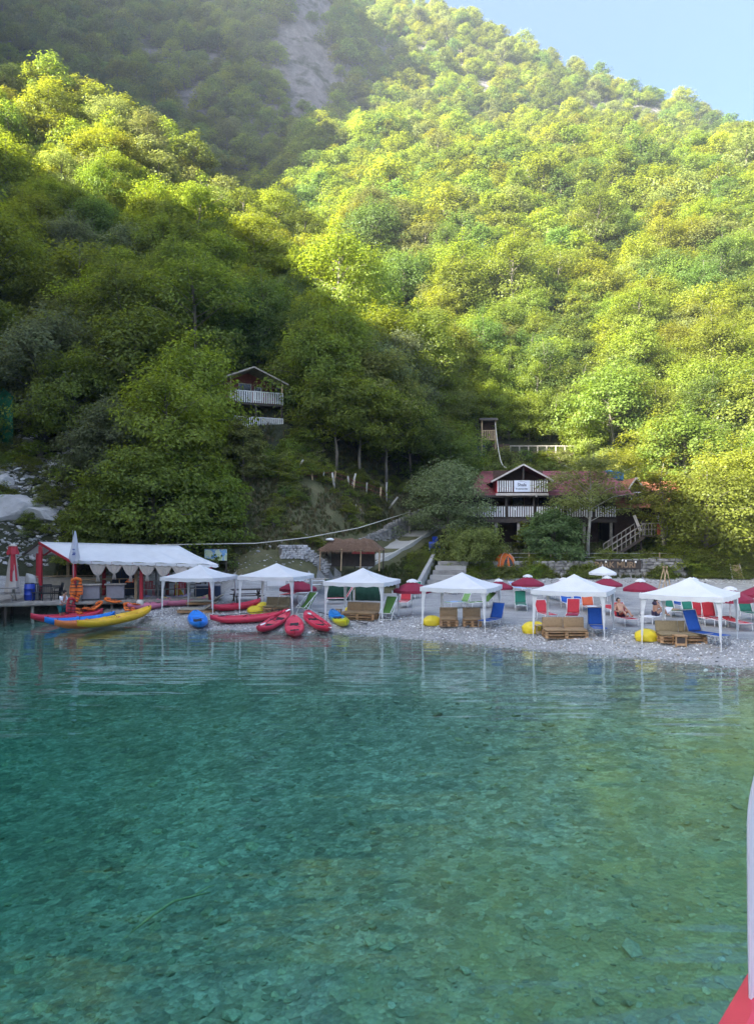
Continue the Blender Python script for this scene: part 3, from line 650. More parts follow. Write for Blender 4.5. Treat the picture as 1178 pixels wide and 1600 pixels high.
# ---------------------------------------------------------------- gazebos
M_CANVAS = pmat('white_canvas', (.78, .79, .80), .8, .06, 1.1, bump=.35, bdist=.03, dirt=.16, dcol=(.5, .5, .48), transl=.22)
M_WHITE = pmat('white_painted_metal', (.78, .78, .77), .45, .05, 6, bump=.05, dirt=.12, dcol=(.4, .38, .34))
M_STEEL = pmat('galvanised_steel', (.45, .45, .46), .4, .15, 8, metal=.7, bump=.05, dirt=.2, dcol=(.25, .2, .16))
def gazebo(fl, fr, label):
    b = at(*fr); kk = (fl[0]-589)/1200.0; Ys = np.linspace(b[1]-1, b[1]+2.6, 400); dd = np.hypot(kk*Ys-b[0], Ys-b[1])
    ok_ = np.nonzero(dd <= 2.92)[0]; Yf = Ys[ok_[-1]] if len(ok_) else Ys[np.argmin(dd)]      # the front left leg, one side length away
    a = np.array([kk*Yf, Yf, hz(kk*Yf, Yf)]); d = b[:2]-a[:2]; w = float(np.hypot(*d)); ang = math.atan2(d[1], d[0])
    w = min(max(w, 2.7), 3.6); sagv = random.random(); z0 = min(a[2], b[2])+.02; D = 2.85; EV = 1.9
    t = thing('gazebo', label, 'gazebo', (b[0], b[1], z0), ang, 'white pop-up gazebos along the shore')
    cs = [(-w, 0), (0, 0), (0, D), (-w, D)]; ce = Vector((-w/2, D/2, EV+.72))
    M = Matrix.Rotation(ang, 3, 'Z')
    mb = MB(); o_ = .07; cc = [(-w-o_, -o_), (o_, -o_), (o_, D+o_), (-w-o_, D+o_)]
    for i in range(4):                                        # four sagging roof faces
        p, q = Vector(cc[i]+(EV+.10,)), Vector(cc[(i+1) % 4]+(EV+.10,)); rows = []
        for r in np.linspace(0, 1, 7):
            row = []
            for s in np.linspace(0, 1, 9):
                e = p.lerp(q, s); v = e.lerp(ce, r); v.z -= (.07+.05*sagv)*math.sin(math.pi*r)+.012*math.sin(s*19+i)*math.sin(math.pi*r)+.035*math.sin(math.pi*s)*(1-r)
                row.append(v)
            rows.append(row)
        mb.sheet(rows)
    mb.build('roof', M_CANVAS, t, smooth=True)
    mb = MB()
    for i in range(4):
        p, q = Vector(cc[i]+(EV+.10,)), Vector(cc[(i+1) % 4]+(EV+.10,)); rows = [[], []]
        for s in np.linspace(0, 1, 19):
            e = p.lerp(q, s); e.z -= .035*math.sin(math.pi*s); rows[0].append(e); g = e.copy(); g.z -= .19+.018*math.sin(s*math.pi*9); rows[1].append(g)
        mb.slab(rows, .004, up=Matrix.Rotation(math.pi/2*i, 3, 'Z') @ Vector((0, -1, 0)))
    mb.build('valance', M_CANVAS, t)
    for (x, y) in cs:
        wp = M @ Vector((x, y, 0)); g = hz(wp.x+b[0], wp.y+b[1])-z0
        mb = MB(); sx = 1 if x < -.1 else -1; sy = 1 if y < .1 else -1
        top, bot = EV+.06, g-.03
        for (ux, uy) in ((sx, 0), (0, sy)):                    # the flared fabric sleeve of the leg
            P = [Vector((x, y, top)), Vector((x+ux*.24, y+uy*.24, top)), Vector((x+ux*.12, y+uy*.12, top-.55)), Vector((x+ux*.06, y+uy*.06, g+.35)), Vector((x, y, g+.35))]
            n_ = Vector((-uy*.012-.0*ux, -ux*.012, 0)); mb.raw(P+[v+n_ for v in P], [(0, 1, 2, 3, 4), (9, 8, 7, 6, 5), (0, 5, 6, 1), (1, 6, 7, 2), (2, 7, 8, 3), (3, 8, 9, 4), (4, 9, 5, 0)])
        lg = mb.build('leg', M_CANVAS, t)
        mp = MB(); mp.tube([(x+sx*.018, y+sy*.018, bot), (x+sx*.018, y+sy*.018, EV+.05)], .018, 8); mp.box((x+sx*.018, y+sy*.018, g+.01), (.09, .09, .012)); mp.build('pole', M_WHITE, lg)
    mb = MB()
    for i in range(4):
        p, q = Vector(cs[i]+(EV,)), Vector(cs[(i+1) % 4]+(EV,)); mb.tube([p, q], .014, 6); mb.tube([p, ce-Vector((0, 0, .06))], .012, 6)
    mb.build('frame', M_WHITE, t)
    return t
gazebo((253, 953), (333, 963), 'white gazebo at the far left beside the long bar awning, over beige day beds')
gazebo((374, 963.5), (457.5, 965), 'second white gazebo from the left, behind the row of red kayaks')
gazebo((507.7, 959), (598, 977.5), 'white gazebo over the slanted brown sofa, behind the blue and yellow kayak')
gazebo((659, 982), (758, 990), 'white gazebo over the sofa with a gap between its two pallets')
gazebo((832, 995), (944.5, 1001), 'white gazebo over the sofa with square brown back cushions and a yellow stool')
gazebo((1001.5, 1015), (1126.5, 1020), 'white gazebo nearest the boat, at the far right, with a small wooden table under it')

# ---------------------------------------------------------------- pallet sofas, bean bags, tables
M_PALLET = wood('pallet_wood', (.42, .25, .125), .8); M_PALE = wood('pale_wood', (.40, .29, .17), .8); M_DARKW = wood('dark_stained_wood', (.055, .042, .034), .7); M_GREYW = wood('weathered_wood', (.27, .245, .215), .9)
M_BROWN = pmat('brown_cushion', (.33, .225, .125), .9, .12, 12, bump=.2, dirt=.2, dcol=(.12, .09, .06)); M_OLIVE = pmat('olive_brown_cushion', (.25, .195, .11), .9, .12, 12, bump=.2, dirt=.2); M_BEIGE = pmat('beige_mat', (.46, .42, .33), .9, .1, 8, bump=.15, dirt=.2)
M_YEL = pmat('yellow_vinyl', (.80, .62, .035), .45, .08, 3, bump=.12, dirt=.1, dcol=(.5, .35, .02))
def cushion(w, d, h, n=6, puff=.02):
    """soft box"""
    mb = MB(); top = []; 
    xs = np.linspace(-1, 1, n+1); rows = lambda s: [[(x*w/2*(1-.012*abs(y)), y*d/2*(1-.012*abs(x)), s*(h/2+puff*(1-x*x)*(1-y*y)-(.25*h if max(abs(x), abs(y)) > .98 else 0))) for x in xs] for y in xs]
    mb.sheet(rows(1)); r = rows(-1); mb.sheet([list(reversed(q)) for q in r])
    a, b = rows(1), rows(-1); ring = lambda g: g[0]+[q[-1] for q in g[1:]]+list(reversed(g[-1]))[1:]+[q[0] for q in reversed(g[1:-1])]
    A, B = ring(a), ring(b); m = len(A); mb.raw(A+B, [(i, m+i, m+(i+1) % m, (i+1) % m) for i in range(m)]); return mb
def pallet_sofa(px, py, ang, w, label, cm, gap=0.0, lean=18, group=None):
    p = at(px, py); t = thing('pallet_sofa', label, 'sofa', tuple(p), R(ang), group)
    D = .82; hw = w/2
    for (x0, x1) in (((-hw, -gap/2), (gap/2, hw)) if gap else ((-hw, hw),)):
        cx, ww = (x0+x1)/2, x1-x0
        for lev in (0.0, .14):
            for y in (-D/2+.05, 0, D/2-.05):
                mb = MB(); mb.box((cx, y, .012+lev), (ww, .09, .02))
                for q in (-1, 0, 1): mb.box((cx+q*(ww/2-.06), y, .062+lev), (.115, .088, .078))
                mb.build('stringer', M_PALLET, t)
            for j in range(6):
                mb = MB(); mb.box((cx, -D/2+.055+j*(D-.11)/5, .112+lev), (ww+.01, .105, .02)); mb.build('deck_board', M_PALLET, t)
        ncu = 1 if gap else 2
        for j in range(ncu):
            cw = ww/ncu; x = x0+cw*(j+.5)
            cushion(cw-.015, D-.05, .11).build('seat_cushion', cm, t, True, (x, -.0, .325))
            cushion(cw-.02, .44, .12).build('back_cushion', cm, t, True, (x, D/2-.06+.05, .57), (R(90-lean), 0, 0))
    for q in (-1, 1):
        mb = MB(); mb.box((q*(hw-.12), D/2+.12, .42), (.07, .03, .62), (R(-lean), 0, 0)); mb.build('back_support', M_PALLET, t)
    return t
gs = 'pallet sofas under the gazebos'
pallet_sofa(432, 957, -8, 1.3, 'brown pallet sofa beside the yellow bean bag, behind the long red kayak', M_OLIVE, group=gs)
pallet_sofa(563, 967, -22, 1.75, 'slanted brown pallet sofa with yellow bean bag at its left arm', M_BROWN, group=gs)
pallet_sofa(719, 978, -4, 1.9, 'brown sofa made of two pallets with a gap between them', M_BROWN, gap=.22, group=gs)
pallet_sofa(882, 996, -2, 1.75, 'brown pallet sofa with two square upright back cushions beside a blue chair', M_BROWN, lean=8, group=gs)
pallet_sofa(1063, 1004, -6, 1.75, 'olive brown pallet sofa behind the small wooden cube table', M_OLIVE, lean=24, group=gs)
def day_bed(px, py, ang, label):
    p = at(px, py); t = thing('day_bed', label, 'day bed', tuple(p), R(ang), 'low pallet day beds')
    for y in (-.4, 0, .4):
        mb = MB(); mb.box((0, y, .06), (2.0, .09, .11)); mb.build('stringer', M_PALLET, t)
    for j in range(9):
        mb = MB(); mb.box((-.95+j*.2375, 0, .128), (.16, .92, .02)); mb.build('deck_board', M_PALLET, t)
    cushion(1.35, .85, .09).build('mattress', M_BEIGE, t, True, (-.28, 0, .185)); cushion(.75, .85, .08).build('headrest', M_BEIGE, t, True, (.68, 0, .36), (0, R(-32), 0))
day_bed(310, 957, -4, 'beige day bed nearest the water under the leftmost gazebo'); day_bed(322, 944, -2, 'beige day bed behind another under the leftmost gazebo')
def bean_bag(px, py, s, label, sq=1.0, rz=0):
    p = at(px, py); mb = MB(); rows = []; r_ = np.random.default_rng(px)
    ph = r_.random(4)*6
    for i in range(13):
        u = i/12; row = []
        for j in range(25):
            a = j/24*2*math.pi; rr = .5*(math.sin(math.pi*.5*min(1, u*1.7+.06))**.7)*(1-.10*max(0, u-.75)*4)
            k = 1+.06*math.sin(3*a+ph[0]+u*3)+.045*math.sin(5*a+ph[1]-u*6)+.03*math.sin(9*a+u*9)
            row.append((rr*k*math.cos(a), rr*k*math.sin(a)*.92, .60*sq*(1-u)+.015*math.sin(4*a+ph[2])*(0 < u < 1)))
        rows.append(row)
    o = mb.sheet(rows).build('bean_bag', M_YEL, None, True, (p[0], p[1], p[2]-.01), (0, 0, R(rz))); o.scale = (s, s, s)
    return tag(o, label, 'bean bag', 'yellow bean bags')
bean_bag(399, 958, .85, 'yellow bean bag left of the brown sofa behind the long red kayak', .8); bean_bag(411, 953, .7, 'small yellow bean bag pressed against the left end of a brown sofa', 1.0)
bean_bag(547, 957, .62, 'yellow bean bag resting beside the slanted brown sofa', .9); bean_bag(675, 977, .88, 'yellow bean bag left of the sofa with the gap', .85)
bean_bag(829, 989, .72, 'tall pointed yellow bean bag left of the yellow stool', 1.15); bean_bag(840, 985, .66, 'squat yellow bean bag behind the wooden stool'); bean_bag(1009, 1001, .92, 'plump yellow bean bag beside the front leg of the rightmost gazebo', .85)
def stool(px, py, ang, w, h, label, mat, boxy=False):
    p = at(px, py); t = thing('side_table', label, 'table', tuple(p), R(ang))
    mb = MB(); mb.box((0, 0, h), (w+.06, w+.06, .035)); mb.build('table_top', mat, t)
    for sx in (-1, 1):
        for sy in (-1, 1):
            mb = MB(); mb.box((sx*(w/2-.025), sy*(w/2-.025), h/2-.01), (.05, .05, h-.02)); mb.build('leg', mat, t)
    for sy in (-1, 1):
        mb = MB(); mb.box((0, sy*(w/2-.02), .09), (w-.1, .02, .08)); mb.build('stretcher', mat, t)
    if boxy:
        for sy in (-1, 1): mb = MB(); mb.box((0, sy*(w/2-.035), h*.55), (w-.1, .015, h*.6)); mb.build('side_panel', M_DARKW, t)
stool(1061, 1010, -4, .42, .42, 'small wooden cube table in front of the olive brown sofa', M_PALLET, True)
stool(842, 991, 4, .36, .38, 'small wooden stool in front of the squat yellow bean bag', M_PALE); stool(528, 963, -20, .3, .34, 'small yellowish wooden stool left of the slanted sofa', M_PALE)
stool(419, 961, -8, .34, .32, 'low wooden table at the left end of the sofa behind the red kayaks', M_PALLET)

# ---------------------------------------------------------------- loungers and deck chairs
def cloth(name, c, dirt=.12): return pmat(name, c, .85, .08, 10, bump=.12, dirt=dirt, dcol=[x*.6 for x in c], transl=.12)
M_BLUE = cloth('blue_sling', (.018, .10, .42)); M_RED = cloth('red_sling', (.50, .035, .05)); M_GREEN = cloth('green_sling', (.10, .23, .045)); M_TEAL = cloth('dark_green_sling', (.02, .18, .12)); M_ORG = cloth('orange_red_sling', (.60, .12, .05)); M_WHT = cloth('white_sling', (.72, .74, .78)); M_LGREEN = cloth('light_green_sling', (.22, .42, .14)); M_PINK = cloth('patterned_red_towel', (.42, .03, .08)); M_SKY = cloth('pale_blue_towel', (.35, .48, .70))
LG = {}
def lounger_proto(mat, back, frame):
    key = (mat.name, back, frame.name)
    if key in LG: return LG[key]
    W, H, SL, BL = .60, .33, 1.22, .74; ba = R(back); o = {}
    mb = MB()
    for s in (-1, 1):
        mb.tube([(s*W/2, -SL+.4, H), (s*W/2, .40, H)], .016, 6)
    for y in (-SL+.4, -.2, .40): mb.tube([(-W/2, y, H-.012), (W/2, y, H-.012)], .014, 6)
    o['frame'] = mb.mesh('frame', frame, True)
    o['legs'] = []
    for s in (-1, 1):
        for y in (-SL+.5, .34):
            mb = MB(); mb.tube([(s*W/2, y, H), (s*(W/2+.01), y+(-.05 if y < 0 else .05), 0)], .017, 6); o['legs'].append(mb.mesh('leg', frame, True))
    mb = MB(); rows = [[(x*(W/2-.015), y, H+.012-.035*math.sin(math.pi*i/8)*(1-x*x)) for x in np.linspace(-1, 1, 7)] for i, y in enumerate(np.linspace(-SL+.4, .38, 9))]
    mb.slab(rows, .012); o['seat'] = mb.mesh('seat', mat, True)
    c, s_ = math.cos(ba), math.sin(ba); q = lambda x, r, z=0: (x, .38+c*r-s_*z, H+.012+s_*r+c*z)
    mb = MB(); mb.slab([[q(x*(W/2-.015), r, -.03*math.sin(math.pi*r/BL)*(1-x*x)) for x in np.linspace(-1, 1, 7)] for r in np.linspace(0.02, BL, 8)], .012, up=(0, -s_, c)); o['backrest'] = mb.mesh('backrest', mat, True)
    mb = MB()
    for s in (-1, 1): mb.tube([q(s*W/2, 0), q(s*W/2, BL+.02)], .015, 6)
    mb.tube([q(-W/2, BL+.02), q(W/2, BL+.02)], .015, 6)
    for s in (-1, 1): mb.tube([q(s*W/2, BL*.55), (s*W/2, min(.38+c*BL*.55+.02, .95), H if back < 30 else .05)], .012, 6)
    o['back_frame'] = mb.mesh('back_frame', frame, True)
    LG[key] = o; return o
def lounger(px, py, rz, mat, back, label, frame=None, towel=None, group='sun loungers on the beach', s=1.0):
    p = at(px, py); pr = lounger_proto(mat, back, frame or M_WHITE)
    a = R(rz); off = Vector((math.sin(a), -math.cos(a)))*.55*s      # py marks the foot end
    x, y = p[0]-off.x, p[1]-off.y; z = hz(x, y)
    t = thing('sun_lounger', label, 'sun lounger', (x, y, z+.01), a, group); t.scale = (s, s, s)
    for k_ in ('frame', 'seat', 'backrest', 'back_frame'): inst(k_, pr[k_], t)
    for l_ in pr['legs']: inst('leg', l_, t)
    if towel:
        mb = MB(); rows = [[(xx*.25, yy, .372+.012*math.sin(9*yy+3*xx)) for xx in np.linspace(-1, 1, 8)] for yy in np.linspace(-.72, .1, 10)]
        lab, cat, mt = towel; o = mb.slab(rows, .016).build('towel', mt, None, True, (x, y, z+.01), (0, 0, a)); tag(o, lab, cat)
    return t
lounger(760, 982, -35, M_BLUE, 66, 'blue sun lounger with raised back right of the sofa with the gap', M_STEEL)
lounger(936, 996, -6, M_BLUE, 72, 'blue sun lounger set upright right of the square cushioned sofa', M_STEEL)
lounger(1120, 1010, 24, M_BLUE, 68, 'blue sun lounger with its seat turned right, under the rightmost gazebo', M_STEEL, s=1.15)
lounger(447, 940, -15, M_RED, 60, 'red sun lounger standing behind the second gazebo from the left')
lounger(516, 944, -80, M_RED, 58, 'red sun lounger seen from its side in front of the green screen')
lounger(629, 950, -12, M_RED, 62, 'red sun lounger just right of the third gazebo, below a maroon parasol')
lounger(642, 936, -20, M_TEAL, 62, 'dark green sun lounger half hidden behind a gazebo leg')
lounger(704, 951, -60, M_LGREEN, 62, 'light green sun lounger with a pale blue towel on its seat', towel=('pale blue towel lying on the light green lounger', 'towel', M_SKY))
lounger(737, 951, -60, M_GREEN, 40, 'low green sun lounger behind the sofa with the gap')
lounger(814, 955, -8, M_TEAL, 58, 'green sun lounger standing alone between the fourth and fifth gazebos')
lounger(859, 972, 8, M_RED, 48, 'plain red sun lounger behind the yellow stool')
lounger(893, 973, -18, M_RED, 62, 'red sun lounger with a patterned towel behind the upright cushions', towel=('dark red patterned towel hung on a lounger', 'towel', M_PINK))
lounger(892, 953, 0, M_BLUE, 50, 'blue sun lounger in the second row behind the fifth gazebo'); lounger(912, 954, 0, M_BLUE, 64, 'narrow blue sun lounger left of the orange one')
lounger(926, 960, 0, M_ORG, 64, 'orange red sun lounger with a white towel over its seat', towel=('white towel lying on the orange red lounger', 'towel', M_WHT))
lounger(961, 963, 0, M_RED, 6, 'flat red sun lounger between the two rightmost gazebos')
lounger(983, 979, 6, M_RED, 55, 'red sun lounger with a person lying on it'); lounger(1013, 975, -50, M_WHT, 25, 'white sun lounger with a person sitting on it')
lounger(1055, 965, 0, M_TEAL, 55, 'green sun lounger with a brown towel, seen under the rightmost gazebo', towel=('brown and red towel on a green lounger', 'towel', M_BROWN))
lounger(1072, 957, 0, M_BLUE, 60, 'blue sun lounger between two green ones'); lounger(1090, 967, 4, M_TEAL, 58, 'plain green sun lounger right of the blue one')
lounger(1108, 978, 2, M_RED, 70, 'red sun lounger with back fully raised, left of its twin'); lounger(1123, 980, 2, M_RED, 70, 'red sun lounger with back fully raised, by the gazebo leg')
lounger(1160, 986, 2, M_RED, 8, 'flat red sun lounger at the right edge below a maroon parasol'); lounger(1180, 970, 0, M_TEAL, 64, 'green sun lounger cut by the right edge of the picture')
lounger(706, 929, 0, M_BLUE, 40, 'blue sun lounger far back on the beach below the wall'); lounger(878, 940, 30, M_SKY, 30, 'pale blue sun lounger far back behind the fifth gazebo'); lounger(820, 929, 20, M_SKY, 25, 'pale sun lounger stacked far back near a maroon parasol')
def deck_chair(px, py, rz, mat, label):
    p = at(px, py); t = thing('deck_chair', label, 'deck chair', (p[0], p[1], p[2]+.01), R(rz), 'green sling deck chairs with white frames')
    W = .58; top = (.55, 1.02); bot = (-.25, .0)
    for s in (-1, 1):
        mb = MB(); mb.bar((s*W/2, -.42, .33), (s*W/2, .60, 1.08), .03, .03); 
        mb.build('side_rail', M_WHITE, t)
        mb = MB(); mb.bar((s*(W/2+.03), -.40, 0), (s*(W/2+.03), .22, .80), .03, .03); mb.build('leg', M_WHITE, t)
        mb = MB(); mb.bar((s*(W/2-.03), .50, 0), (s*(W/2-.03), -.30, .42), .03, .03); mb.build('leg', M_WHITE, t)
    for (y, z) in ((-.42, .33), (.60, 1.08), (.50, .03), (-.38, .03)):
        mb = MB(); mb.bar((-W/2-.03, y, z), (W/2+.03, y, z), .026); mb.build('crossbar', M_WHITE, t)
    rows = []
    for u in np.linspace(0, 1, 12):
        y, z = -.42+1.02*u, .33+.75*u; sag = .20*math.sin(math.pi*u**.7); rows.append([(x*(W/2-.02), y+sag*.35, z-sag) for x in np.linspace(-1, 1, 5)])
    MB().slab(rows, .01).build('sling', mat, t, True)
deck_chair(478, 959, -38, M_GREEN, 'green deck chair right of the second gazebo from the left'); deck_chair(606, 968, -22, M_GREEN, 'green deck chair right of the slanted brown sofa')

# ---------------------------------------------------------------- parasols
M_MAROON = pmat('maroon_canvas', (.27, .018, .05), .85, .08, 5, bump=.15, dirt=.15, dcol=(.2, .05, .06), transl=.18)
PAR = {}
def parasol(px, py, label, mat, d=1.85, h=1.85, top=True, group='maroon beach parasols'):
    p = at(px, py); t = thing('beach_parasol', label, 'parasol', tuple(p), random.random(), group)
    key = (mat.name, top)
    if key not in PAR:
        n = 8; mb = MB(); rows = []
        for u in np.linspace(.12 if top else .0, 1, 6):
            row = []
            for j in range(n*4+1):
                a = j/(n*4)*2*math.pi; f = abs(((j/4) % 1)-.5)*2; rr = (.925*u)*(1-.045*(1-f)*u)
                row.append((rr*math.cos(a), rr*math.sin(a), .46*(1-u)**.9+.03*f*u))
            rows.append(row)
        mb.sheet(rows); mb.sheet([rows[-1], [(x*1.0, y*1.0, z-.13-.02*math.cos(j*math.pi/2)) for j, (x, y, z) in enumerate(rows[-1])]])
        can = mb.mesh('canopy', mat, True)
        mb = MB(); mb.sheet([[(r_*(1-.05*(j % 2))*math.cos(j/16*2*math.pi), r_*(1-.05*(j % 2))*math.sin(j/16*2*math.pi), z_-.025*(j % 2)*(r_ > .2)) for j in range(17)] for r_, z_ in ((.02, .55), (.14, .52), (.26, .46), (.29, .40))]); cap = mb.mesh('vent', M_CANVAS, True)
        mb = MB(); mb.tube([(0, 0, -1.45), (0, 0, .53)], .02, 8); pole = mb.mesh('pole', M_WHITE, True)
        mb = MB()
        for j in range(n): a = j/n*2*math.pi; mb.tube([(.03*math.cos(a), .03*math.sin(a), .44), (.9*math.cos(a), .9*math.sin(a), .02)], .007, 4)
        PAR[key] = (can, cap, pole, mb.mesh('ribs', M_STEEL))
    can, cap, pole, ribs = PAR[key]; s = d/1.85; z = h-.53*s
    inst('canopy', can, t, (0, 0, z), sc=(s, s, s))
    if top: inst('vent', cap, t, (0, 0, z), sc=(s, s, s))
    inst('pole', pole, t, (0, 0, z), sc=(1, 1, 1)); inst('rib', ribs, t, (0, 0, z), sc=(s, s, s))
    mb = MB(); mb.lathe([(.2, 0), (.2, .05), (.06, .09), (.04, .22)], 12); mb.build('foot', M_STEEL, t)
parasol(644, 962, 'maroon parasol with a white top between the third and fourth gazebos', M_MAROON, 1.95)
parasol(824, 950, 'maroon parasol with a white top left of the fifth gazebo', M_MAROON, 1.8)
parasol(779, 950, 'maroon parasol mostly hidden by the roof of the fourth gazebo', M_MAROON, 1.6, 1.6)
parasol(948, 945, 'maroon parasol below the small white parasol', M_MAROON, 1.7, 1.65); parasol(1000, 962, 'maroon parasol left of the rightmost gazebo roof', M_MAROON, 1.75)
parasol(1083, 957, 'maroon parasol peeping over the rightmost gazebo roof', M_MAROON, 1.7, 1.8); parasol(1140, 979, 'maroon parasol right of the rightmost gazebo, over flat red loungers', M_MAROON, 1.95, 1.78); parasol(1186, 972, 'maroon parasol cut by the right edge of the picture', M_MAROON, 1.8, 1.8)
parasol(880, 945, 'maroon parasol hidden behind the fifth gazebo', M_MAROON, 1.8, 1.55)
parasol(941, 935, 'small white parasol standing far back below the lettered board', M_CANVAS, 1.7, 2.05, False, None)
# ---------------------------------------------------------------- kayaks
def plastic(name, c): return pmat(name, c, .38, .07, 4, bump=.08, bdist=.006, dirt=.12, dcol=[x*.55+.04 for x in c])
M_KRED = plastic('red_kayak_plastic', (.60, .035, .075)); M_KBLUE = plastic('blue_kayak_plastic', (.012, .20, .66)); M_KYEL = plastic('yellow_kayak_plastic', (.78, .46, .02)); M_KORG = plastic('orange_kayak_plastic', (.66, .19, .05)); M_KPINK = plastic('pink_kayak_plastic', (.62, .20, .30)); M_KPURP = plastic('lilac_board', (.42, .38, .60)); M_KSAND = plastic('sand_board', (.62, .48, .22)); M_BLACK = pmat('black_webbing', (.02, .02, .022), .7, .2, 8, dirt=.1, dcol=(.1, .1, .1)); M_VEST = pmat('orange_life_vest', (.78, .17, .025), .8, .1, 8, bump=.25, dirt=.12, dcol=(.5, .1, .02)); M_REDV = pmat('red_seat_pad', (.42, .02, .035), .8, .1, 8, bump=.2)
def two_tone():
    k = NT('blue_to_yellow_plastic'); b = k.n('ShaderNodeBsdfPrincipled'); b.inputs['Roughness'].default_value = .35
    tc = k.n('ShaderNodeTexCoord'); sx = k.n('ShaderNodeSeparateXYZ'); k.l(tc.outputs['Object'], sx.inputs[0])
    mr = k.n('ShaderNodeMapRange'); mr.inputs['From Min'].default_value = -1.3; mr.inputs['From Max'].default_value = 1.3; k.l(sx.outputs['X'], mr.inputs['Value'])
    no = k.noise(3, 3); ad = k.n('ShaderNodeMath', operation='MULTIPLY_ADD'); ad.inputs[1].default_value = .12; k.l(no.outputs['Fac'], ad.inputs[0]); k.l(mr.outputs[0], ad.inputs[2])
    r = k.ramp(ad.outputs[0], [(.42, (.012, .22, .62)), (.52, (.10, .42, .30)), (.66, (.62, .62, .03))]); k.l(r.outputs[0], b.inputs['Base Color']); k.l(b.outputs[0], k.out.inputs[0]); return k.m
M_KTWO = two_tone()
def kayak_hull(Lg, W, H, seats, mat, closed=False):
    """sit-on-top hull: rounded bottom, raised rims, sunken wells"""
    mb = MB(); rows = []; N = 36
    for i in range(N+1):
        u = -1+2*i/N; e = 1-abs(u)**2.6; w = W/2*max(e, 0)**.62*(1-.10*u)+.012; rk = .19*abs(u)**3.2
        keel = rk*1.1; rim = H*.82+rk*.75; well = 0
        for (c, hl) in seats:
            well = max(well, float(sstep(hl+.07, hl-.05, abs(u*Lg/2-c))))
        fl = rim-.02+.045*(1-well)*(1-abs(u))-(0.155*well if not closed else .20*well)
        x = u*Lg/2; k_ = .80 if not closed else .55
        prof = [(0, keel), (.45*w, keel+.012), (.82*w, keel+.085*H/.3), (w, keel+(rim-keel)*.62), (w*.97, rim), (w*.86, rim+.012), (w*k_*(.9), fl+.02*(1-well)), (w*.4, fl), (0, fl+.012)]
        rows.append([(x, y, z) for y, z in prof]+[(x, -y, z) for y, z in reversed(prof[1:-1])]+[(x, prof[0][0], prof[0][1])])
    mb.sheet(rows); return mb.mesh('hull', mat, True)
KH = {}
def wat(px, py): Y = CAM_H*1200/(py-830); return np.array([(px-589)/1200*Y, Y, 0.0])
def kayak(p1, p2, label, mat, Lg=3.3, W=.78, seats=((-.55, .42), (.62, .42)), pads=None, closed=False, afloat=False, group='kayaks on the shore'):
    a = Vector((wat if afloat else at)(*p1)); b = Vector((wat if afloat else at)(*p2))
    if afloat:
        for q in (a, b): q.z = max(-.06, hz(q.x, q.y)-.04)
    d = (b-a).normalized(); c = (a+b)/2; ang = math.atan2(d.y, d.x); pit = -math.asin(max(-.4, min(.4, d.z)))
    key = (Lg, W, seats, mat.name, closed)
    if key not in KH: KH[key] = kayak_hull(Lg, W, .30, seats, mat, closed)
    t = thing('kayak', label, 'kayak', (c.x, c.y, c.z+(.02 if not afloat else .05)), 0, group); t.rotation_euler = (random.uniform(-.06, .06), pit, ang)
    t.scale = (1, 1.06, 1.45 if afloat else 1.25); inst('hull', KH[key], t)
    for (cx, hl) in seats:
        s = MB(); s.slab([[(cx-.28+.5*u, y, .125+.05*abs(y)+.25*max(0, .35-u)**1.2) for y in np.linspace(-.19, .19, 5)] for u in np.linspace(0, 1, 7)], .03); s.build('seat', pads or M_BLACK, t, True)
    for s_ in (-1, 1):
        h = MB(); x = s_*(Lg/2-.16); h.tube([(x-.05, -.05, .36), (x, 0, .41), (x+.05, .05, .36)], .012, 5); h.build('handle', M_BLACK, t)
    st = MB(); st.tube([(-.15, -.24, .27), (.05, 0, .30), (.2, .24, .27)], .01, 4); st.build('strap', M_BLACK, t)
    return t
kayak((305, 966), (315, 991), 'blue sit-on-top kayak lying with its end in the water left of the red ones', M_KBLUE, 2.6, .86, ((0, .6),))
kayak((331, 977), (440, 970), 'long red kayak lying parallel to the shore', M_KRED, 3.5, .8)
kayak((343, 957), (396, 951), 'red kayak lying behind the long red one, by the yellow bean bag', M_KRED, 2.9, .74)
kayak((452, 966), (402, 997), 'red kayak slanting down to the left with a white bladed paddle in it', M_KRED, 3.3, .8)
kayak((460, 978), (461.5, 1003), 'red kayak pointing straight at the water between two slanting ones', M_KRED, 2.9, .82)
kayak((476, 966), (517, 998), 'red kayak slanting down to the right beside the blue and yellow one', M_KRED, 3.4, .84)
kayak((514, 963), (548, 990), 'blue kayak turning yellow towards its bow with a round cockpit', M_KTWO, 2.7, .66, ((-.1, .34),), closed=True)
kayak((158, 967), (52, 975), 'red kayak afloat at the dock, furthest left of the boats', M_KRED, 3.7, .74, pads=M_REDV, afloat=True)
kayak((176, 972), (74, 981), 'blue kayak between the red and the orange ones at the dock', M_KBLUE, 3.6, .70, pads=M_KPURP, afloat=True)
kayak((192, 975), (88, 986), 'orange kayak half hidden by the long yellow one', M_KORG, 3.7, .72, pads=M_REDV, afloat=True)
kayak((250, 969), (104, 991), 'long yellow kayak with red seats, drawn up with its stern in the water', M_KYEL, 4.9, .80, ((-1.35, .42), (-.1, .42), (1.15, .42)), pads=M_REDV, afloat=True)
kayak((205, 957), (262, 949), 'pink kayak on the pebbles behind the stern of the yellow one', M_KPINK, 2.9, .72)
kayak((258, 949), (310, 946), 'pink board lying behind the leg of the leftmost gazebo', M_KPINK, 2.7, .66)
kayak((233, 942), (290, 940), 'lilac board lying at the foot of the bar deck', M_KPURP, 2.7, .7); kayak((262, 945), (318, 943), 'sand coloured board by the beige day beds', M_KSAND, 2.6, .66)
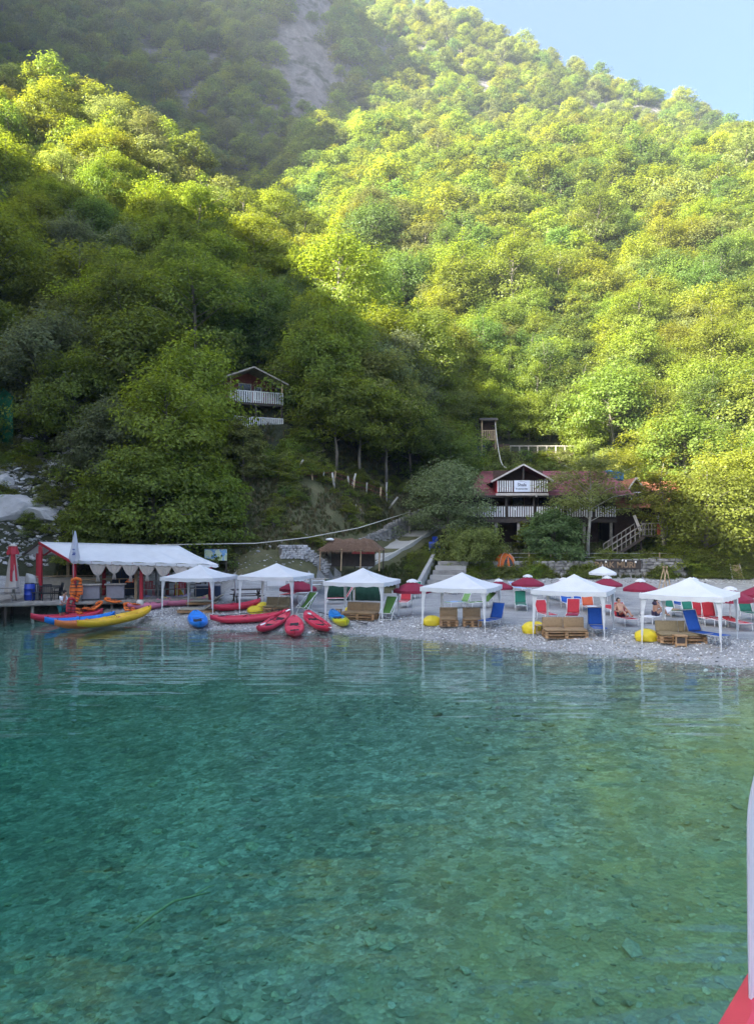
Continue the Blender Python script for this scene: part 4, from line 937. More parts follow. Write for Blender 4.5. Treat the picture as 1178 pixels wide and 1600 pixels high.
def paddle(a, b, label):
    a, b = Vector(a), Vector(b); d = (b-a).normalized(); t = thing('paddle', label, 'paddle', tuple((a+b)/2), 0, 'kayak paddles'); c = (a+b)/2
    MB().tube([a-c, b-c], .016, 6).build('shaft', M_BLACK, t)
    s = d.cross(Vector((0, 0, 1))).normalized()
    for e, q in ((a-c, -d), (b-c, d)):
        mb = MB(); mb.slab([[e+q*u+s*w_*v+Vector((0, 0, .015*abs(v))) for v in (-1, -.5, 0, .5, 1)] for u, w_ in ((-.02, .02), (.10, .07), (.28, .09), (.38, .06), (.42, .02))], .012); mb.build('blade', M_WHITE if e is not None and label.startswith('white') else M_BLACK, t, True)
def pp(px, py, up): v = at(px, py); return (v[0], v[1], v[2]+up)
paddle(pp(447, 972, .50), pp(415, 988, .42), 'white bladed paddle lying in the left slanting red kayak'); paddle(pp(350, 975, .40), pp(425, 968, .44), 'dark paddle lying in the long red kayak'); paddle(pp(505, 962, .12), pp(565, 977, .10), 'dark paddle on the pebbles above the blue and yellow kayak'); paddle(pp(486, 976, .46), pp(512, 993, .42), 'white bladed paddle lying in the right slanting red kayak')
# life vests
def vest_meshes():
    mb = MB()
    for s in (-1, 1):
        rows = []
        for v in np.linspace(0, 1, 9):
            w0, w1 = (.02, .27) if v < .6 else (.02+.09*(v-.6)/.4, .27-.06*(v-.6)/.4)
            rows.append([(s*(w0+(w1-w0)*u), .58*v-.29, .055*math.sin(math.pi*min(.97, max(.03, u)))**.5*(1+.15*math.sin(v*13))+.01) for u in np.linspace(0, 1, 6)])
        mb.slab(rows, .05)
    mb.tube([(-.2, .28, .05), (-.15, .38, .06), (0, .42, .07), (.15, .38, .06), (.2, .28, .05)], [.06, .07, .075, .07, .06], 8)
    st = MB()
    for y in (-.16, .02, .15): st.box((0, y, .075), (.50, .035, .012))
    return mb.mesh('vest', M_VEST, True), st.mesh('belt', M_BLACK)
VM = vest_meshes()
def vest(loc, rot, label, s=1.0):
    t = thing('life_vest', label, 'life vest', tuple(loc), 0, 'orange life vests'); t.rotation_euler = [R(a) for a in rot]; t.scale = (s, s, s)
    inst('panel', VM[0], t); inst('belt', VM[1], t)
vest(pt(126, 957, 41.0), (12, 4, 60), 'orange life vest lying foremost on the red kayak at the dock', 1.1); vest(pt(138, 953, 41.1), (-8, 10, 20), 'orange life vest in the middle of the pile on the red kayak', 1.15); vest(pt(149, 949, 41.3), (25, -12, -30), 'orange life vest topmost on the pile on the red kayak', 1.1)
vest(pt(203, 951, 41.2), (20, 6, 35), 'orange life vest lying on the pebbles behind the yellow kayak', 1.15); vest(pt(211, 947, 41.5), (-14, -18, -20), 'orange life vest leaning against a ball shaped float', 1.05)
mb = MB(); mb.lathe([(.001, -.22), (.11, -.19), (.19, -.11), (.22, 0), (.19, .11), (.11, .19), (.001, .22)], 16, cap=False); o = mb.build('float_ball', plastic('white_float', (.62, .58, .52)), None, True, tuple(pt(219, 943, 41.8))); tag(o, 'pale round float among the orange life vests', 'float')
# ---------------------------------------------------------------- dock and bar on the left
M_REDP = pmat('red_painted_wood', (.42, .022, .035), .6, .15, 5, bump=.15, dirt=.2, dcol=(.2, .03, .03)); M_DECK = wood('dock_planks', (.33, .30, .26), .9); M_DARKB = pmat('black_plastic', (.022, .023, .026), .5, .2, 6, dirt=.1, dcol=(.1, .1, .1))
M_BEIGEW = pmat('beige_board', (.38, .34, .27), .8, .15, 4, dirt=.3); M_GREYC = pmat('grey_counter', (.24, .23, .25), .7, .1, 4, dirt=.25); M_NAVY = pmat('navy_box', (.012, .03, .07), .6, .2, 5, dirt=.15); M_BLUEP = plastic('blue_plastic', (.015, .05, .34))
M_CURT = pmat('cream_curtain', (.60, .54, .48), .9, .08, 6, bump=.15, dirt=.15, dcol=(.4, .33, .27), transl=.25)
DA = math.atan2(3.1, 10.5); DO = Vector((-20, 40.9, 0)); DM = Matrix.Rotation(DA, 3, 'Z'); DZ = .86
def dk(x, y, z=0): v = DM @ Vector((x, y, 0)); return Vector((DO.x+v.x, DO.y+v.y, DZ+z))
t = thing('dock', 'weathered timber dock on posts over the water at the far left', 'dock', (DO.x, DO.y, 0), DA)
for i in range(66):
    mb = MB(); mb.box((-7+i*.28, 2.9, DZ-.02+random.uniform(-.006, .006)), (.262, 5.9, .04)); mb.build('plank', M_DECK, t)
for y in (.02, 1.5, 3, 4.5):
    mb = MB(); mb.box((2.2, y, DZ-.12), (18.6, .09, .15)); mb.build('beam', M_DECK, t)
mb = MB(); mb.box((2.2, -.08, DZ-.075), (18.6, .035, .12)); mb.build('fascia', M_DECK, t)
for i in range(13):
    for y in (.25, 2.4):
        x = -6.6+i*1.35; w = dk(x, y); g = hz(w.x, w.y)
        if g < .6: mb = MB(); mb.tube([(x, y, g-.3), (x+.02, y, DZ-.19)], .085, 8); mb.build('post', M_DARKW if i % 3 else M_DECK, t)
# long awning over the bar
t = thing('bar_awning', 'long white fabric awning on red posts over the bar deck', 'awning', (-15, 45, DZ))
o3 = Vector((-15, 45, DZ)); P_ = lambda x, y, z: Vector((x, y, z))-o3
RA, RB = P_(-20.0, 45.5, 4.08), P_(-11.75, 45.5, 3.86); FA, FB = P_(-17.1, 43.0, 3.06), P_(-8.75, 42.5, 2.86); BA, BB = P_(-22.1, 48, 3.3), P_(-13, 48.6, 3.1)
def rows_of(a, b, c, d, nu, nv, sag):
    r = []
    for v in np.linspace(0, 1, nv):
        row = []
        for u in np.linspace(0, 1, nu):
            p = a.lerp(b, u).lerp(c.lerp(d, u), v); p.z -= sag*math.sin(math.pi*v)*(.7+.3*math.sin(u*40)) + .02*math.sin(u*math.pi*14)*v; row.append(p)
        r.append(row)
    return r
mb = MB(); mb.slab(rows_of(RB, RA, FB, FA, 57, 9, .10), .008); mb.slab(rows_of(RA, RB, BA, BB, 29, 7, .10), .008); mb.build('roof', M_CANVAS, t, True)
mb = MB()
top = [FA.lerp(FB, u) for u in np.linspace(0, 1, 85)]
mb.slab([[p+Vector((0, -.01, -.02)) for p in top], [p+Vector((0, -.012, -.14-.045*abs(math.sin(j*math.pi/4)))) for j, p in enumerate(top)]], .005, up=(0, -1, 0)); mb.build('scalloped_edge', M_CANVAS, t)
for j in range(7):                                              # tied back cream curtains
    u0 = .13+j*.112; cx = FA.lerp(FB, u0+.05); hw = .50; rows = []
    dl = [.64, .50, .60, .56, .58, .5, .55][j]
    for v in np.linspace(0, 1, 10):
        row = []
        for u in np.linspace(-1, 1, 17):
            w = hw*(1-v)**.85+.035
            if v > .72: w = .05+.05*(v-.72)/.28
            z = -.10-(dl*v/.72 if v < .72 else dl+.40*(v-.72)/.28)*(1 if abs(u) < 2 else 1)
            z -= .05*(1-abs(u))*(1-v)
            row.append(cx+Vector((u*w, .05+.035*math.sin(u*14)*(.3+v), z)))
        rows.append(row)
    mb = MB(); mb.slab(rows, .006, up=(0, -1, 0)); mb.build('curtain', M_CURT, t, True)
def post(px, y0, py0, py1, mat, w=.17):
    X = (px-589)/1200*y0; return (X, y0, CAM_H+(830-py0)*y0/1200), (X, y0, DZ)
for (px, Y, zt) in ((64, 43.8, 3.86), (117, 43.1, 3.0), (221.5, 43.3, 2.9), (329, 43.0, 2.85), (163, 46.2, 3.5), (60, 47, 3.35), (262, 46.5, 3.3)):
    X = (px-589)/1200*Y; mb = MB(); mb.box((X-o3.x, Y-o3.y, (zt-DZ)/2), (.17, .17, zt-DZ)); mb.build('post', M_REDP, t)
for (px, Y, zt) in ((107, 47.5, 3.1), (213, 43.6, 2.9), (170, 43.5, 1.85)):
    X = (px-589)/1200*Y; mb = MB(); mb.box((X-o3.x, Y-o3.y, (zt-DZ)/2), (.14, .14, zt-DZ)); mb.build('post', M_PALE if px != 170 else M_CANVAS, t, )
mb = MB(); mb.bar(RA+Vector((0, 0, -.07)), FA+Vector((0, 0, -.08)), .05, .14); mb.build('rafter', M_REDP, t)
mb = MB(); mb.bar(RA+Vector((0, 0, -.07)), BA+Vector((0, 0, -.08)), .05, .14); mb.build('rafter', M_DARKW, t)
for u in (.14, .28, .42, .58, .72, .86, 1.0):
    for (a, b, c, d) in ((RA, RB, FA, FB), (RA, RB, BA, BB)):
        mb = MB(); mb.bar(a.lerp(b, u)+Vector((0, 0, -.22)), c.lerp(d, u)+Vector((0, 0, -.09)), .05, .10); mb.build('rafter', M_REDP if u < .5 else M_DARKW, t)
mb = MB(); mb.bar(RA+Vector((0, 0, -.17)), RB+Vector((0, 0, -.17)), .08, .12); mb.build('ridge_beam', M_DARKW, t)
mb = MB(); mb.bar(FA+Vector((0, .06, -.10)), FB+Vector((0, .06, -.10)), .05, .10); mb.build('eave_beam', M_PALE, t)
# rails, counters and walls of the bar
def rail(a, b, z, label, mat, w=.07, posts=0):
    t = thing('rail', label, 'railing', tuple(dk(*a, 0)), 0); A = dk(*a, z)-dk(*a, 0); B = dk(*b, z)-dk(*a, 0)
    mb = MB(); mb.bar(A, B, w, .05); mb.build('handrail', mat, t)
    mb = MB(); mb.bar(A-Vector((0, 0, z*.5)), B-Vector((0, 0, z*.5)), w*.7, .04); mb.build('midrail', mat, t)
    for j in range(posts):
        p = A.lerp(B, j/(posts-1)); mb = MB(); mb.bar((p.x, p.y, 0), (p.x, p.y, p.z), .05); mb.build('post', mat, t)
    return t
rail((3.4, 1.3), (7.2, 1.3), 1.12, 'pale wooden rail in front of the bar counters', M_PALE, posts=4); rail((7.0, 1.0), (11.2, 1.0), 1.0, 'weathered rail at the right end of the bar deck', M_GREYW, posts=5)
def counter(x, y, w, label):
    t = thing('bar_counter', label, 'counter', tuple(dk(x, y)), DA, 'grey bar counters')
    mb = MB(); mb.box((0, 0, .42), (w, .5, .84)); mb.build('cabinet', M_GREYC, t, bevel=.012); mb = MB(); mb.box((0, -.04, .87), (w+.22, .66, .055)); mb.build('counter_top', M_DECK, t, bevel=.008)
    mb = MB(); mb.box((0, -.258, .42), (w-.12, .02, .70)); mb.build('front_panel', M_GREYC, t, bevel=.006)
    mb = MB(); mb.box((0, -.272, .05), (w-.05, .02, .09)); mb.build('plinth', M_DARKB, t)
counter(4.45, .62, .95, 'grey bar counter left of the short white post'); counter(5.75, .62, .95, 'grey bar counter right of the short white post')
t = thing('back_wall', 'beige boarded wall with shelves behind the bar tables', 'wall', tuple(dk(3.2, 5.2)), DA)
for j in range(5):
    mb = MB(); mb.box((0, 0, .12+j*.205), (5.2, .05, .195)); mb.build('plank', M_BEIGEW, t)
mb = MB(); mb.box((0, -.03, 1.12), (5.3, .3, .05)); mb.build('shelf', M_PALE, t)
t = thing('bar_cupboard', 'tall dark cupboard with grooved doors behind the hanging curtains', 'cupboard', tuple(dk(6.1, 3.6)), DA)
mb = MB(); mb.box((0, 0, .95), (1.3, .5, 1.9)); mb.build('carcass', M_NAVY, t, bevel=.01)
for s in (-1, 1):
    mb = MB(); mb.box((s*.32, -.262, .95), (.6, .025, 1.8)); d_ = mb.build('door', M_NAVY, t); 
    for g in range(4): mb = MB(); mb.box((s*.32-.21+.14*g, -.283, .95), (.05, .018, 1.7)); mb.build('slat', M_DARKB, d_)
def chair(x, y, rz, mat, label, grp):
    p = dk(x, y) if y < 20 else at(x, y); t = thing('chair', label, 'chair', tuple(p), DA+R(rz), grp)
    mb = MB(); mb.box((0, 0, .44), (.46, .46, .035)); mb.build('seat', mat, t, bevel=.01)
    for s in (-1, 1):
        for q in (-1, 1): mb = MB(); mb.bar((s*.22, q*.22, 0), (s*.2, q*.2, .43), .035); mb.build('leg', mat, t)
        mb = MB(); mb.bar((s*.21, .21, .43), (s*.22, .30, .92), .035); mb.bar((s*.24, -.2, .64), (s*.24, .24, .66), .04, .03); mb.bar((s*.24, -.2, .43), (s*.24, -.2, .64), .03); mb.build('arm', mat, t)
    for j in range(4): mb = MB(); mb.box((-.15+.1*j, .262, .68), (.05, .02, .42), (R(-10), 0, 0)); mb.build('slat', mat, t)
    mb = MB(); mb.box((0, .295, .90), (.46, .03, .07), (R(-10), 0, 0)); mb.build('top_rail', mat, t)
chair(1.55, 1.2, 20, M_DARKB, 'black plastic armchair nearest the blue barrel', 'black armchairs on the dock'); chair(2.15, .9, 190, M_DARKB, 'black plastic armchair at the near side of the dark table', 'black armchairs on the dock'); chair(2.6, 1.7, -70, M_DARKB, 'black plastic armchair behind the man in the white shirt', 'black armchairs on the dock')
for j, x in enumerate((7.6, 8.4, 9.3, 10.2)): chair(x, 2.2+.2*(j % 2), 170+20*j, M_REDP if j % 2 == 0 else M_DARKW, ['red wooden armchair nearest the right curtain', 'dark armchair left of the yellow sail', 'red wooden armchair behind the yellow sail', 'dark armchair at the right end of the bar'][j], 'armchairs at the right end of the bar')
def table(x, y, rz, w, d, h, mat, label):
    t = thing('table', label, 'table', tuple(dk(x, y)), DA+R(rz)); n = 5
    for j in range(n): mb = MB(); mb.box((0, -d/2+d/n*(j+.5), h), (w, d/n-.008, .035)); mb.build('plank', mat, t)
    for s in (-1, 1):
        mb = MB(); mb.bar((s*(w/2-.12), -d/2+.05, 0), (s*(w/2-.12), d/2-.1, h-.02), .06); mb.build('leg', mat, t); mb = MB(); mb.bar((s*(w/2-.06), d/2-.05, 0), (s*(w/2-.06), -d/2+.1, h-.02), .06); mb.build('leg', mat, t)
    mb = MB(); mb.box((0, 0, h*.45), (w-.2, .05, .07)); mb.build('stretcher', mat, t)
    return t
table(2.2, 1.9, 0, 1.2, .8, .74, M_DARKB, 'dark table among the black armchairs'); table(9.0, 3.0, 0, 1.6, .8, .76, M_DARKW, 'dark table among the armchairs at the right end of the bar')
def picnic(p, rz, label, mat):
    t = thing('picnic_table', label, 'picnic table', tuple(p), rz, 'picnic tables')
    for j in range(4): mb = MB(); mb.box((0, -.27+.18*j, .74), (1.7, .165, .04)); mb.build('plank', mat, t)
    for s in (-1, 1): mb = MB(); mb.box((0, s*.68, .44), (1.7, .26, .04)); mb.build('bench_seat', mat, t)
    for s in (-1, 1):
        mb = MB(); mb.bar((s*.6, -.62, 0), (s*.6, .2, .72), .07, .09); mb.build('leg', mat, t); mb = MB(); mb.bar((s*.68, .62, 0), (s*.68, -.2, .72), .07, .09); mb.build('leg', mat, t)
        mb = MB(); mb.bar((s*.64, -.78, .40), (s*.64, .78, .40), .05, .08); mb.build('crossbar', mat, t)
picnic(dk(-.15, .85), DA, 'weathered picnic table at the front of the dock beside the closed parasol', M_GREYW); picnic(dk(-2.6, 1.1), DA+.1, 'weathered picnic table cut by the left edge of the picture', M_GREYW)
q = at(386, 942); picnic((q[0], q[1], q[2]), .3, 'dark picnic table on the gravel behind the red kayaks', M_DARKW)
# closed red and cream parasol
p = dk(.25, 2.1); t = thing('closed_parasol', 'tall closed parasol with red panels and a cream cover on the dock', 'parasol', tuple(p))
mb = MB(); mb.tube([(0, 0, 0), (0, 0, 3.05)], .035, 8); mb.build('pole', M_STEEL, t)
def folds(name, mat, r0, r1, z0, z1, a0, a1, seed):
    mb = MB(); rows = []; r_ = np.random.default_rng(seed); ph = r_.random(3)*6
    for v in np.linspace(0, 1, 12):
        row = []
        for u in np.linspace(0, 1, 25):
            a = a0+(a1-a0)*u; rr = (r0+(r1-r0)*v)*(1+.16*math.sin(a*7+ph[0])+.06*math.sin(a*13+v*5)); row.append((rr*math.cos(a), rr*math.sin(a), z0+(z1-z0)*v+.03*math.sin(a*7)))
        rows.append(row)
    mb.sheet(rows); return mb.build(name, mat, t, True)
folds('canopy', M_CURT, .42, .14, .35, 2.5, 0, 2*math.pi, 3); folds('red_panel', M_REDP, .33, .17, 1.05, 2.85, -1.75, -.4, 4); folds('red_cap', M_REDP, .30, .20, 2.55, 3.02, 0, 2*math.pi, 5)
mb = MB(); mb.lathe([(.24, 3.0), (.2, 3.06), (.06, 3.12)], 12); mb.build('crown_cap', M_CURT, t, True)
p = dk(1.15, 2.5); mb = MB(); rows = []
for v in np.linspace(0, 1, 9): rows.append([((.42-.16*v)*(1+.12*math.sin(a*5+v*4))*math.cos(a), .8*(.42-.16*v)*(1+.12*math.sin(a*5+v*4))*math.sin(a), 1.35*v-.10*math.cos(a)*v) for a in np.linspace(0, 2*math.pi, 21)])
rows.append([(.02*math.cos(a), .02*math.sin(a), 1.4) for a in np.linspace(0, 2*math.pi, 21)])
o = mb.sheet(rows).build('fabric_cover', pmat('grey_tarpaulin', (.42, .42, .40), .7, .12, 3, bump=.3, bdist=.05), None, True, tuple(p)); tag(o, 'crumpled grey fabric cover right of the closed parasol', 'cover')
p = dk(1.2, 1.5); t = thing('barrel', 'blue plastic barrel beside the left red post', 'barrel', tuple(p)); mb = MB(); mb.lathe([(.27, 0), (.29, .06), (.29, .28), (.31, .30), (.31, .34), (.29, .36), (.29, .60), (.31, .62), (.31, .66), (.29, .68), (.28, .88), (.24, .92)], 18); mb.build('drum', M_BLUEP, t, True); mb = MB(); mb.lathe([(.245, .915), (.245, .955), (.2, .965)], 18); mb.build('lid', M_DARKB, t, True)
# drooping white feather flag
p = dk(4.0-.65, .25); p = Vector(((116-589)/1200*42.4, 42.3, DZ)); t = thing('flag', 'furled white flag with blue lettering on a pole in front of the awning', 'flag', tuple(p)); mb = MB(); mb.tube([(0, 0, 0), (.01, 0, 2.0), (-.03, 0, 3.9)], [.025, .02, .01], 6); mb.build('pole', M_STEEL, t)
rows = []
for v in np.linspace(0, 1, 14): w = .05+.95*(v**.8)*(1 if v < .88 else 1-(v-.88)*5.5); rows.append([(-.05+.16-.30*v*.3+(u-.42)*w*.75, -.03+.05*math.sin(u*9+v*3), 3.86-1.75*v) for u in np.linspace(0, 1, 11)])
mb = MB(); mb.slab(rows, .008, up=(0, -1, 0)); mb.build('cloth', pmat('white_flag', (.70, .72, .80), .8, .04, 3, bump=.1, dirt=0, transl=.25), t, True)
mb = MB()
for v, u0, u1 in ((1.05, .02, .14), (1.25, .03, .18), (1.33, .0, .16)): mb.slab([[(-.02+u, -.10, 3.86-v+.05), (-.02+u+.01, -.10, 3.86-v)] for u in np.linspace(u0, u1, 4)], .004, up=(0, -1, 0))
mb.build('print', M_BLUEP, t)
vest(dk(3.75, -.05, .72), (78, 0, 16), 'orange life vest hanging on the rail beside the right hand red post', 1.25); vest(dk(3.7, -.12, .28), (70, 25, 30), 'orange and red life vest hanging low at the edge of the deck', .9); vest(dk(5.7, -.35, -.02), (8, 0, 80), 'orange life vest lying on a frame at the front of the deck', 1.15)
vest(dk(6.5, .7, .98), (5, 0, 10), 'dark stained life vest on the deck between the counter and the red post', .8)
def trestle(x, y, label):
    t = thing('trestle', label, 'trestle', tuple(at(*(x, y))), DA, 'folding frames at the front of the deck')
    for s in (-1, 1):
        mb = MB(); mb.bar((-.6, s*.2, .55), (.25, s*.2, 0), .05); mb.build('leg', M_DECK, t); mb = MB(); mb.bar((.6, s*.23, .55), (-.25, s*.23, 0), .05); mb.build('leg', M_DECK, t)
    for x_ in (-.6, .6): mb = MB(); mb.bar((x_, -.25, .55), (x_, .25, .55), .045); mb.build('crossbar', M_DECK, t)
trestle(190, 947, 'folding wooden frame under an orange life vest'); trestle(222, 946, 'folding wooden frame right of the orange life vest')
# navy chest and yellow sail right of the bar
p = at(325, 938); t = thing('cool_box', 'big navy chest with a pale lid right of the bar', 'chest', tuple(p), .15); mb = MB(); mb.box((0, 0, .42), (1.5, .7, .84)); mb.build('body', M_NAVY, t, bevel=.03); mb = MB(); mb.box((0, 0, .88), (1.54, .74, .07)); mb.build('lid', M_GREYC, t, bevel=.02); mb = MB(); mb.bar((-.25, -.40, .74), (.25, -.40, .74), .03); mb.build('handle', M_STEEL, t)
p = at(279, 939); t = thing('sail', 'small yellow sail standing between the bar and the leftmost gazebo', 'sail', tuple(p), -.2); mb = MB(); mb.tube([(-.28, 0, 0), (-.18, 0, 1.15)], .02, 6); mb.build('mast', M_STEEL, t)
mb = MB(); mb.slab([[(-.27+.1*v+u*(.72*(1-v)+.06), .05*math.sin(u*3.1), .08+1.05*v) for u in np.linspace(0, 1, 6)] for v in np.linspace(0, 1, 8)], .02, up=(0, -1, 0)); mb.build('cloth', M_YEL, t, True)
# info boards behind the awning
def board(px0, px1, py0, py1, Y, label, mat, fr=M_DARKW, cat='board', name='notice_board'):
    a, b = pt(px0, py0, Y), pt(px1, py1, Y); c = (a+b)/2; w, h = b.x-a.x, a.z-b.z; g = hz(c.x, c.y); t = thing(name, label, cat, (c.x, c.y, g))
    mb = MB(); mb.box((0, 0, c.z-g), (w, .05, h)); mb.build('panel', mat, t, bevel=.006)
    for s in (-1, 1): mb = MB(); mb.box((s*(w/2-.05), .06, (a.z-g)/2-.15), (.08, .07, a.z-g+.3)); mb.build('post', fr, t)
    mb = MB(); mb.box((0, -.012, c.z-g+h/2+.025), (w+.08, .09, .05)); mb.build('frame', fr, t); return t, c, w, h, g
def map_mat():
    k = NT('map_print'); b = k.n('ShaderNodeBsdfPrincipled'); b.inputs['Roughness'].default_value = .5; n = k.noise(2.6, 5, .6); r = k.ramp(n.outputs['Fac'], [(.35, (.30, .45, .20)), (.5, (.55, .60, .45)), (.56, (.10, .28, .55)), (.7, (.30, .50, .72))]); k.l(r.outputs[0], b.inputs['Base Color']); k.l(b.outputs[0], k.out.inputs[0]); return k.m
board(320, 355, 858, 876, 49.5, 'printed map board in blue and green right of the awning', map_mat())
board(256, 318, 852, 872, 50.2, 'dark board behind the right end of the awning', M_NAVY)
# ---------------------------------------------------------------- thatched kiosk, green screen, stone steps
M_THATCH = pmat('dry_thatch', (.20, .12, .075), .95, .4, 9, bump=.9, bdist=.05, dirt=.4, scl=(3, 3, .6)); M_NET = pmat('green_netting', (.010, .055, .034), .9, .2, 10, bump=.3, dirt=.1)
a = pt(497, 911, 51); g0 = hz(a.x, 52.5)
t = thing('thatched_kiosk', 'open kiosk with a ragged brown thatched roof on thin poles', 'kiosk', (-1.7, 52.6, g0), -.12)
KZ = 3.05-g0+.35; rng = np.random.default_rng(9)
mb = MB(); hw, hd = 2.15, 1.35; rows = []
for v in np.linspace(0, 1, 6): rows.append([(( -1+2*u)*(hw*(.62+.38*v)), -hd*v, KZ+.78*(1-v)+.05*math.sin(u*17+v*9)+.03*math.sin(u*41)) for u in np.linspace(0, 1, 22)])
mb.sheet(rows); mb.sheet([[(p[0], -p[1], p[2]) for p in reversed(r)] for r in rows])
for s in (-1, 1): mb.raw([(s*hw*.62, 0, KZ+.78), (s*hw, -hd, KZ), (s*hw, hd, KZ)], [(0, 1, 2)])
mb.build('roof', M_THATCH, t)
mb = MB()
for i in range(1500):                                           # hanging straw
    u = rng.uniform(-1, 1); v = rng.random()**.5; s = 1 if rng.random() < .75 else -1
    x = u*hw*(.62+.38*v); y = -s*hd*v; z = KZ+.78*(1-v)+.05; L_ = rng.uniform(.18, .42); dx = rng.normal()*.07
    mb.raw([(x, y, z), (x+.02, y, z+.01), (x+dx, y-s*L_*.62, z-L_*(.38 if v < .85 else .95))], [(0, 1, 2)])
tag(mb.build('straw', M_THATCH, t), kind='stuff')
for (x, y) in ((-2.0, -1.25), (-.55, -1.28), (.75, -1.28), (2.0, -1.25), (-2.0, 1.2), (2.0, 1.2), (0, 1.2)): mb = MB(); mb.tube([(x, y, -.2), (x+.04, y, KZ+.12)], .045, 7); mb.build('pole', M_PALE if y < 0 else M_DARKW, t)
mb = MB(); mb.box((0, .5, 1.0), (3.2, .6, .06)); mb.build('counter_top', M_DARKW, t); mb = MB(); mb.box((0, .5, .5), (3.0, .5, .96)); mb.build('counter', M_DARKW, t); mb = MB(); mb.box((.9, -.9, 1.0), (1.5, .12, .16)); mb.build('front_board', M_REDP, t)
o = stone_mesh('white_stone', 77, M_ST[0], 2, .6, .15); o = inst('white_stone', o, None, tuple(pt(516, 843, 52.4)), (0, 0, .4), (.55, .4, .4)); tag(o, 'white stone lying on the ridge of the thatched roof', 'stone')
def screen(px0, px1, py0, Y0, Y1, label):
    a = pt(px0, py0, Y0); b = pt(px1, py0, Y1); t = thing('screen_fence', label, 'screen', (a.x, a.y, hz(a.x, a.y)), 0, 'green netting screens'); n = 17; rows = [[], []]
    for u in np.linspace(0, 1, n): p = a.lerp(b, u); g = hz(p.x, p.y); rows[0].append((p.x-a.x, p.y-a.y+.03*math.sin(u*21), p.z-t.location.z-.02*math.sin(u*9)**2)); rows[1].append((p.x-a.x, p.y-a.y+.03*math.sin(u*19), g-t.location.z-.02))
    mb = MB(); mb.slab(rows, .01, up=(0, -1, 0)); mb.build('netting', M_NET, t, True)
    for u in (0, .33, .66, 1): p = a.lerp(b, u)-t.location; mb = MB(); mb.tube([(p.x, p.y+.05, -.2), (p.x, p.y+.05, p.z+.06)], .03, 6); mb.build('post', M_PALE, t)
screen(508, 551, 905, 47.5, 47.2, 'green netting screen under the kiosk, left half'); screen(555, 598, 906, 47.2, 46.8, 'green netting screen under the kiosk, right half')
t = thing('stone_steps', 'steps with white edges leading up from the beach behind the second gazebo', 'steps', tuple(at(470, 927)))
p0 = Vector(at(466, 927)); p1 = pt(496, 905, 49.5)
for j in range(8):
    u = j/7; p = p0.lerp(p1, u)-t.location; mb = MB(); mb.box((p.x, p.y, p.z-.12), (1.5, .5, .24), (0, 0, .5)); s_ = mb.build('step', M_ROCKD, t); mb = MB(); mb.box((p.x-.0, p.y-.0, p.z+.018), (1.5, .44, .03), (0, 0, .5)); mb.build('tread', M_CANVAS if j % 2 == 0 else M_DECK, s_)
p = at(432, 925); t = thing('banner', 'white banner hung between two poles behind the second gazebo', 'banner', tuple(p)); mb = MB(); mb.slab([[(-.55+1.1*u, .02*math.sin(u*9), z) for u in np.linspace(0, 1, 9)] for z in (1.05, .35)], .008, up=(0, -1, 0)); mb.build('cloth', M_CANVAS, t); 
for s in (-1, 1): mb = MB(); mb.tube([(s*.56, .02, -.05), (s*.56, .02, 1.1)], .02, 6); mb.build('pole', M_STEEL, t)
parasol(466, 945, 'flat maroon parasol behind the second gazebo from the left', M_MAROON, 2.1, 1.5)

# ---------------------------------------------------------------- stone walls, path, steps by the lodge
def stone_wall(name, label, pts, h, th, size, mat=M_ROCKD, cat='wall', hollow=0):
    """dry stone wall: a core and courses of separate uneven stones"""
    pts = [Vector(p) for p in pts]; t = thing(name, label, cat, tuple(pts[0])); o = pts[0]; r_ = np.random.default_rng(len(label)); core = MB(); st = MB()
    for a, b in zip(pts[:-1], pts[1:]):
        d = b-a; Lh_ = math.hypot(d.x, d.y); n2 = Vector((d.y, -d.x, 0)).normalized(); dd = Vector((d.x, d.y, 0)).normalized()
        core.raw([a-o+n2*(-th/2)+Vector((0, 0, -.3)), b-o+n2*(-th/2)+Vector((0, 0, -.3)), b-o+n2*(-th/2)+Vector((0, 0, h-.04)), a-o+n2*(-th/2)+Vector((0, 0, h-.04)), a-o+n2*(th*.32)+Vector((0, 0, -.3)), b-o+n2*(th*.32)+Vector((0, 0, -.3)), b-o+n2*(th*.32)+Vector((0, 0, h-.04)), a-o+n2*(th*.32)+Vector((0, 0, h-.04))], [(0, 1, 2, 3), (7, 6, 5, 4), (4, 5, 1, 0), (3, 2, 6, 7), (0, 3, 7, 4), (5, 6, 2, 1)])
        z = 0; 
        while z < h:
            hh = size*r_.uniform(.5, .9); x = r_.uniform(0, size)
            while x < Lh_:
                w = size*r_.uniform(.8, 1.8); p = a+d*(min(1, x/Lh_))-o; top = z+hh > h-.05
                for side in ((1,) if not top else (1, -.2)):
                    c = p+n2*(th*.36*side)+Vector((0, 0, z+hh/2)); q = []
                    for (ux, uz) in ((-.5, -.5), (.5, -.5), (.5, .5), (-.5, .5)):
                        for dep in (0, 1):
                            q.append(c+dd*(ux*w*.94*(1-.18*dep)+r_.normal()*.02)+Vector((0, 0, uz*hh*.94*(1-.2*dep)+r_.normal()*.015))+n2*(dep*(.09+.08*r_.random())-.04))
                    st.raw(q, [(1, 3, 5, 7), (0, 2, 3, 1), (2, 4, 5, 3), (4, 6, 7, 5), (6, 0, 1, 7)])
                x += w
            z += hh
    core.build('core', M_ROCKD, t); tag(st.build('stones', mat, t), kind='stuff'); return t
def on(x, y, dz=0): return (x, y, hz(x, y)+dz)
g_ = lambda px, py, Y: pt(px, py, Y)
stone_wall('stone_wall', 'grey dry stone wall left of the thatched kiosk', [on(-6.4, 50.9, -.1), on(-4.9, 51.6, 0), on(-3.4, 52.8, .1)], .85, .6, .17, M_ROCK)
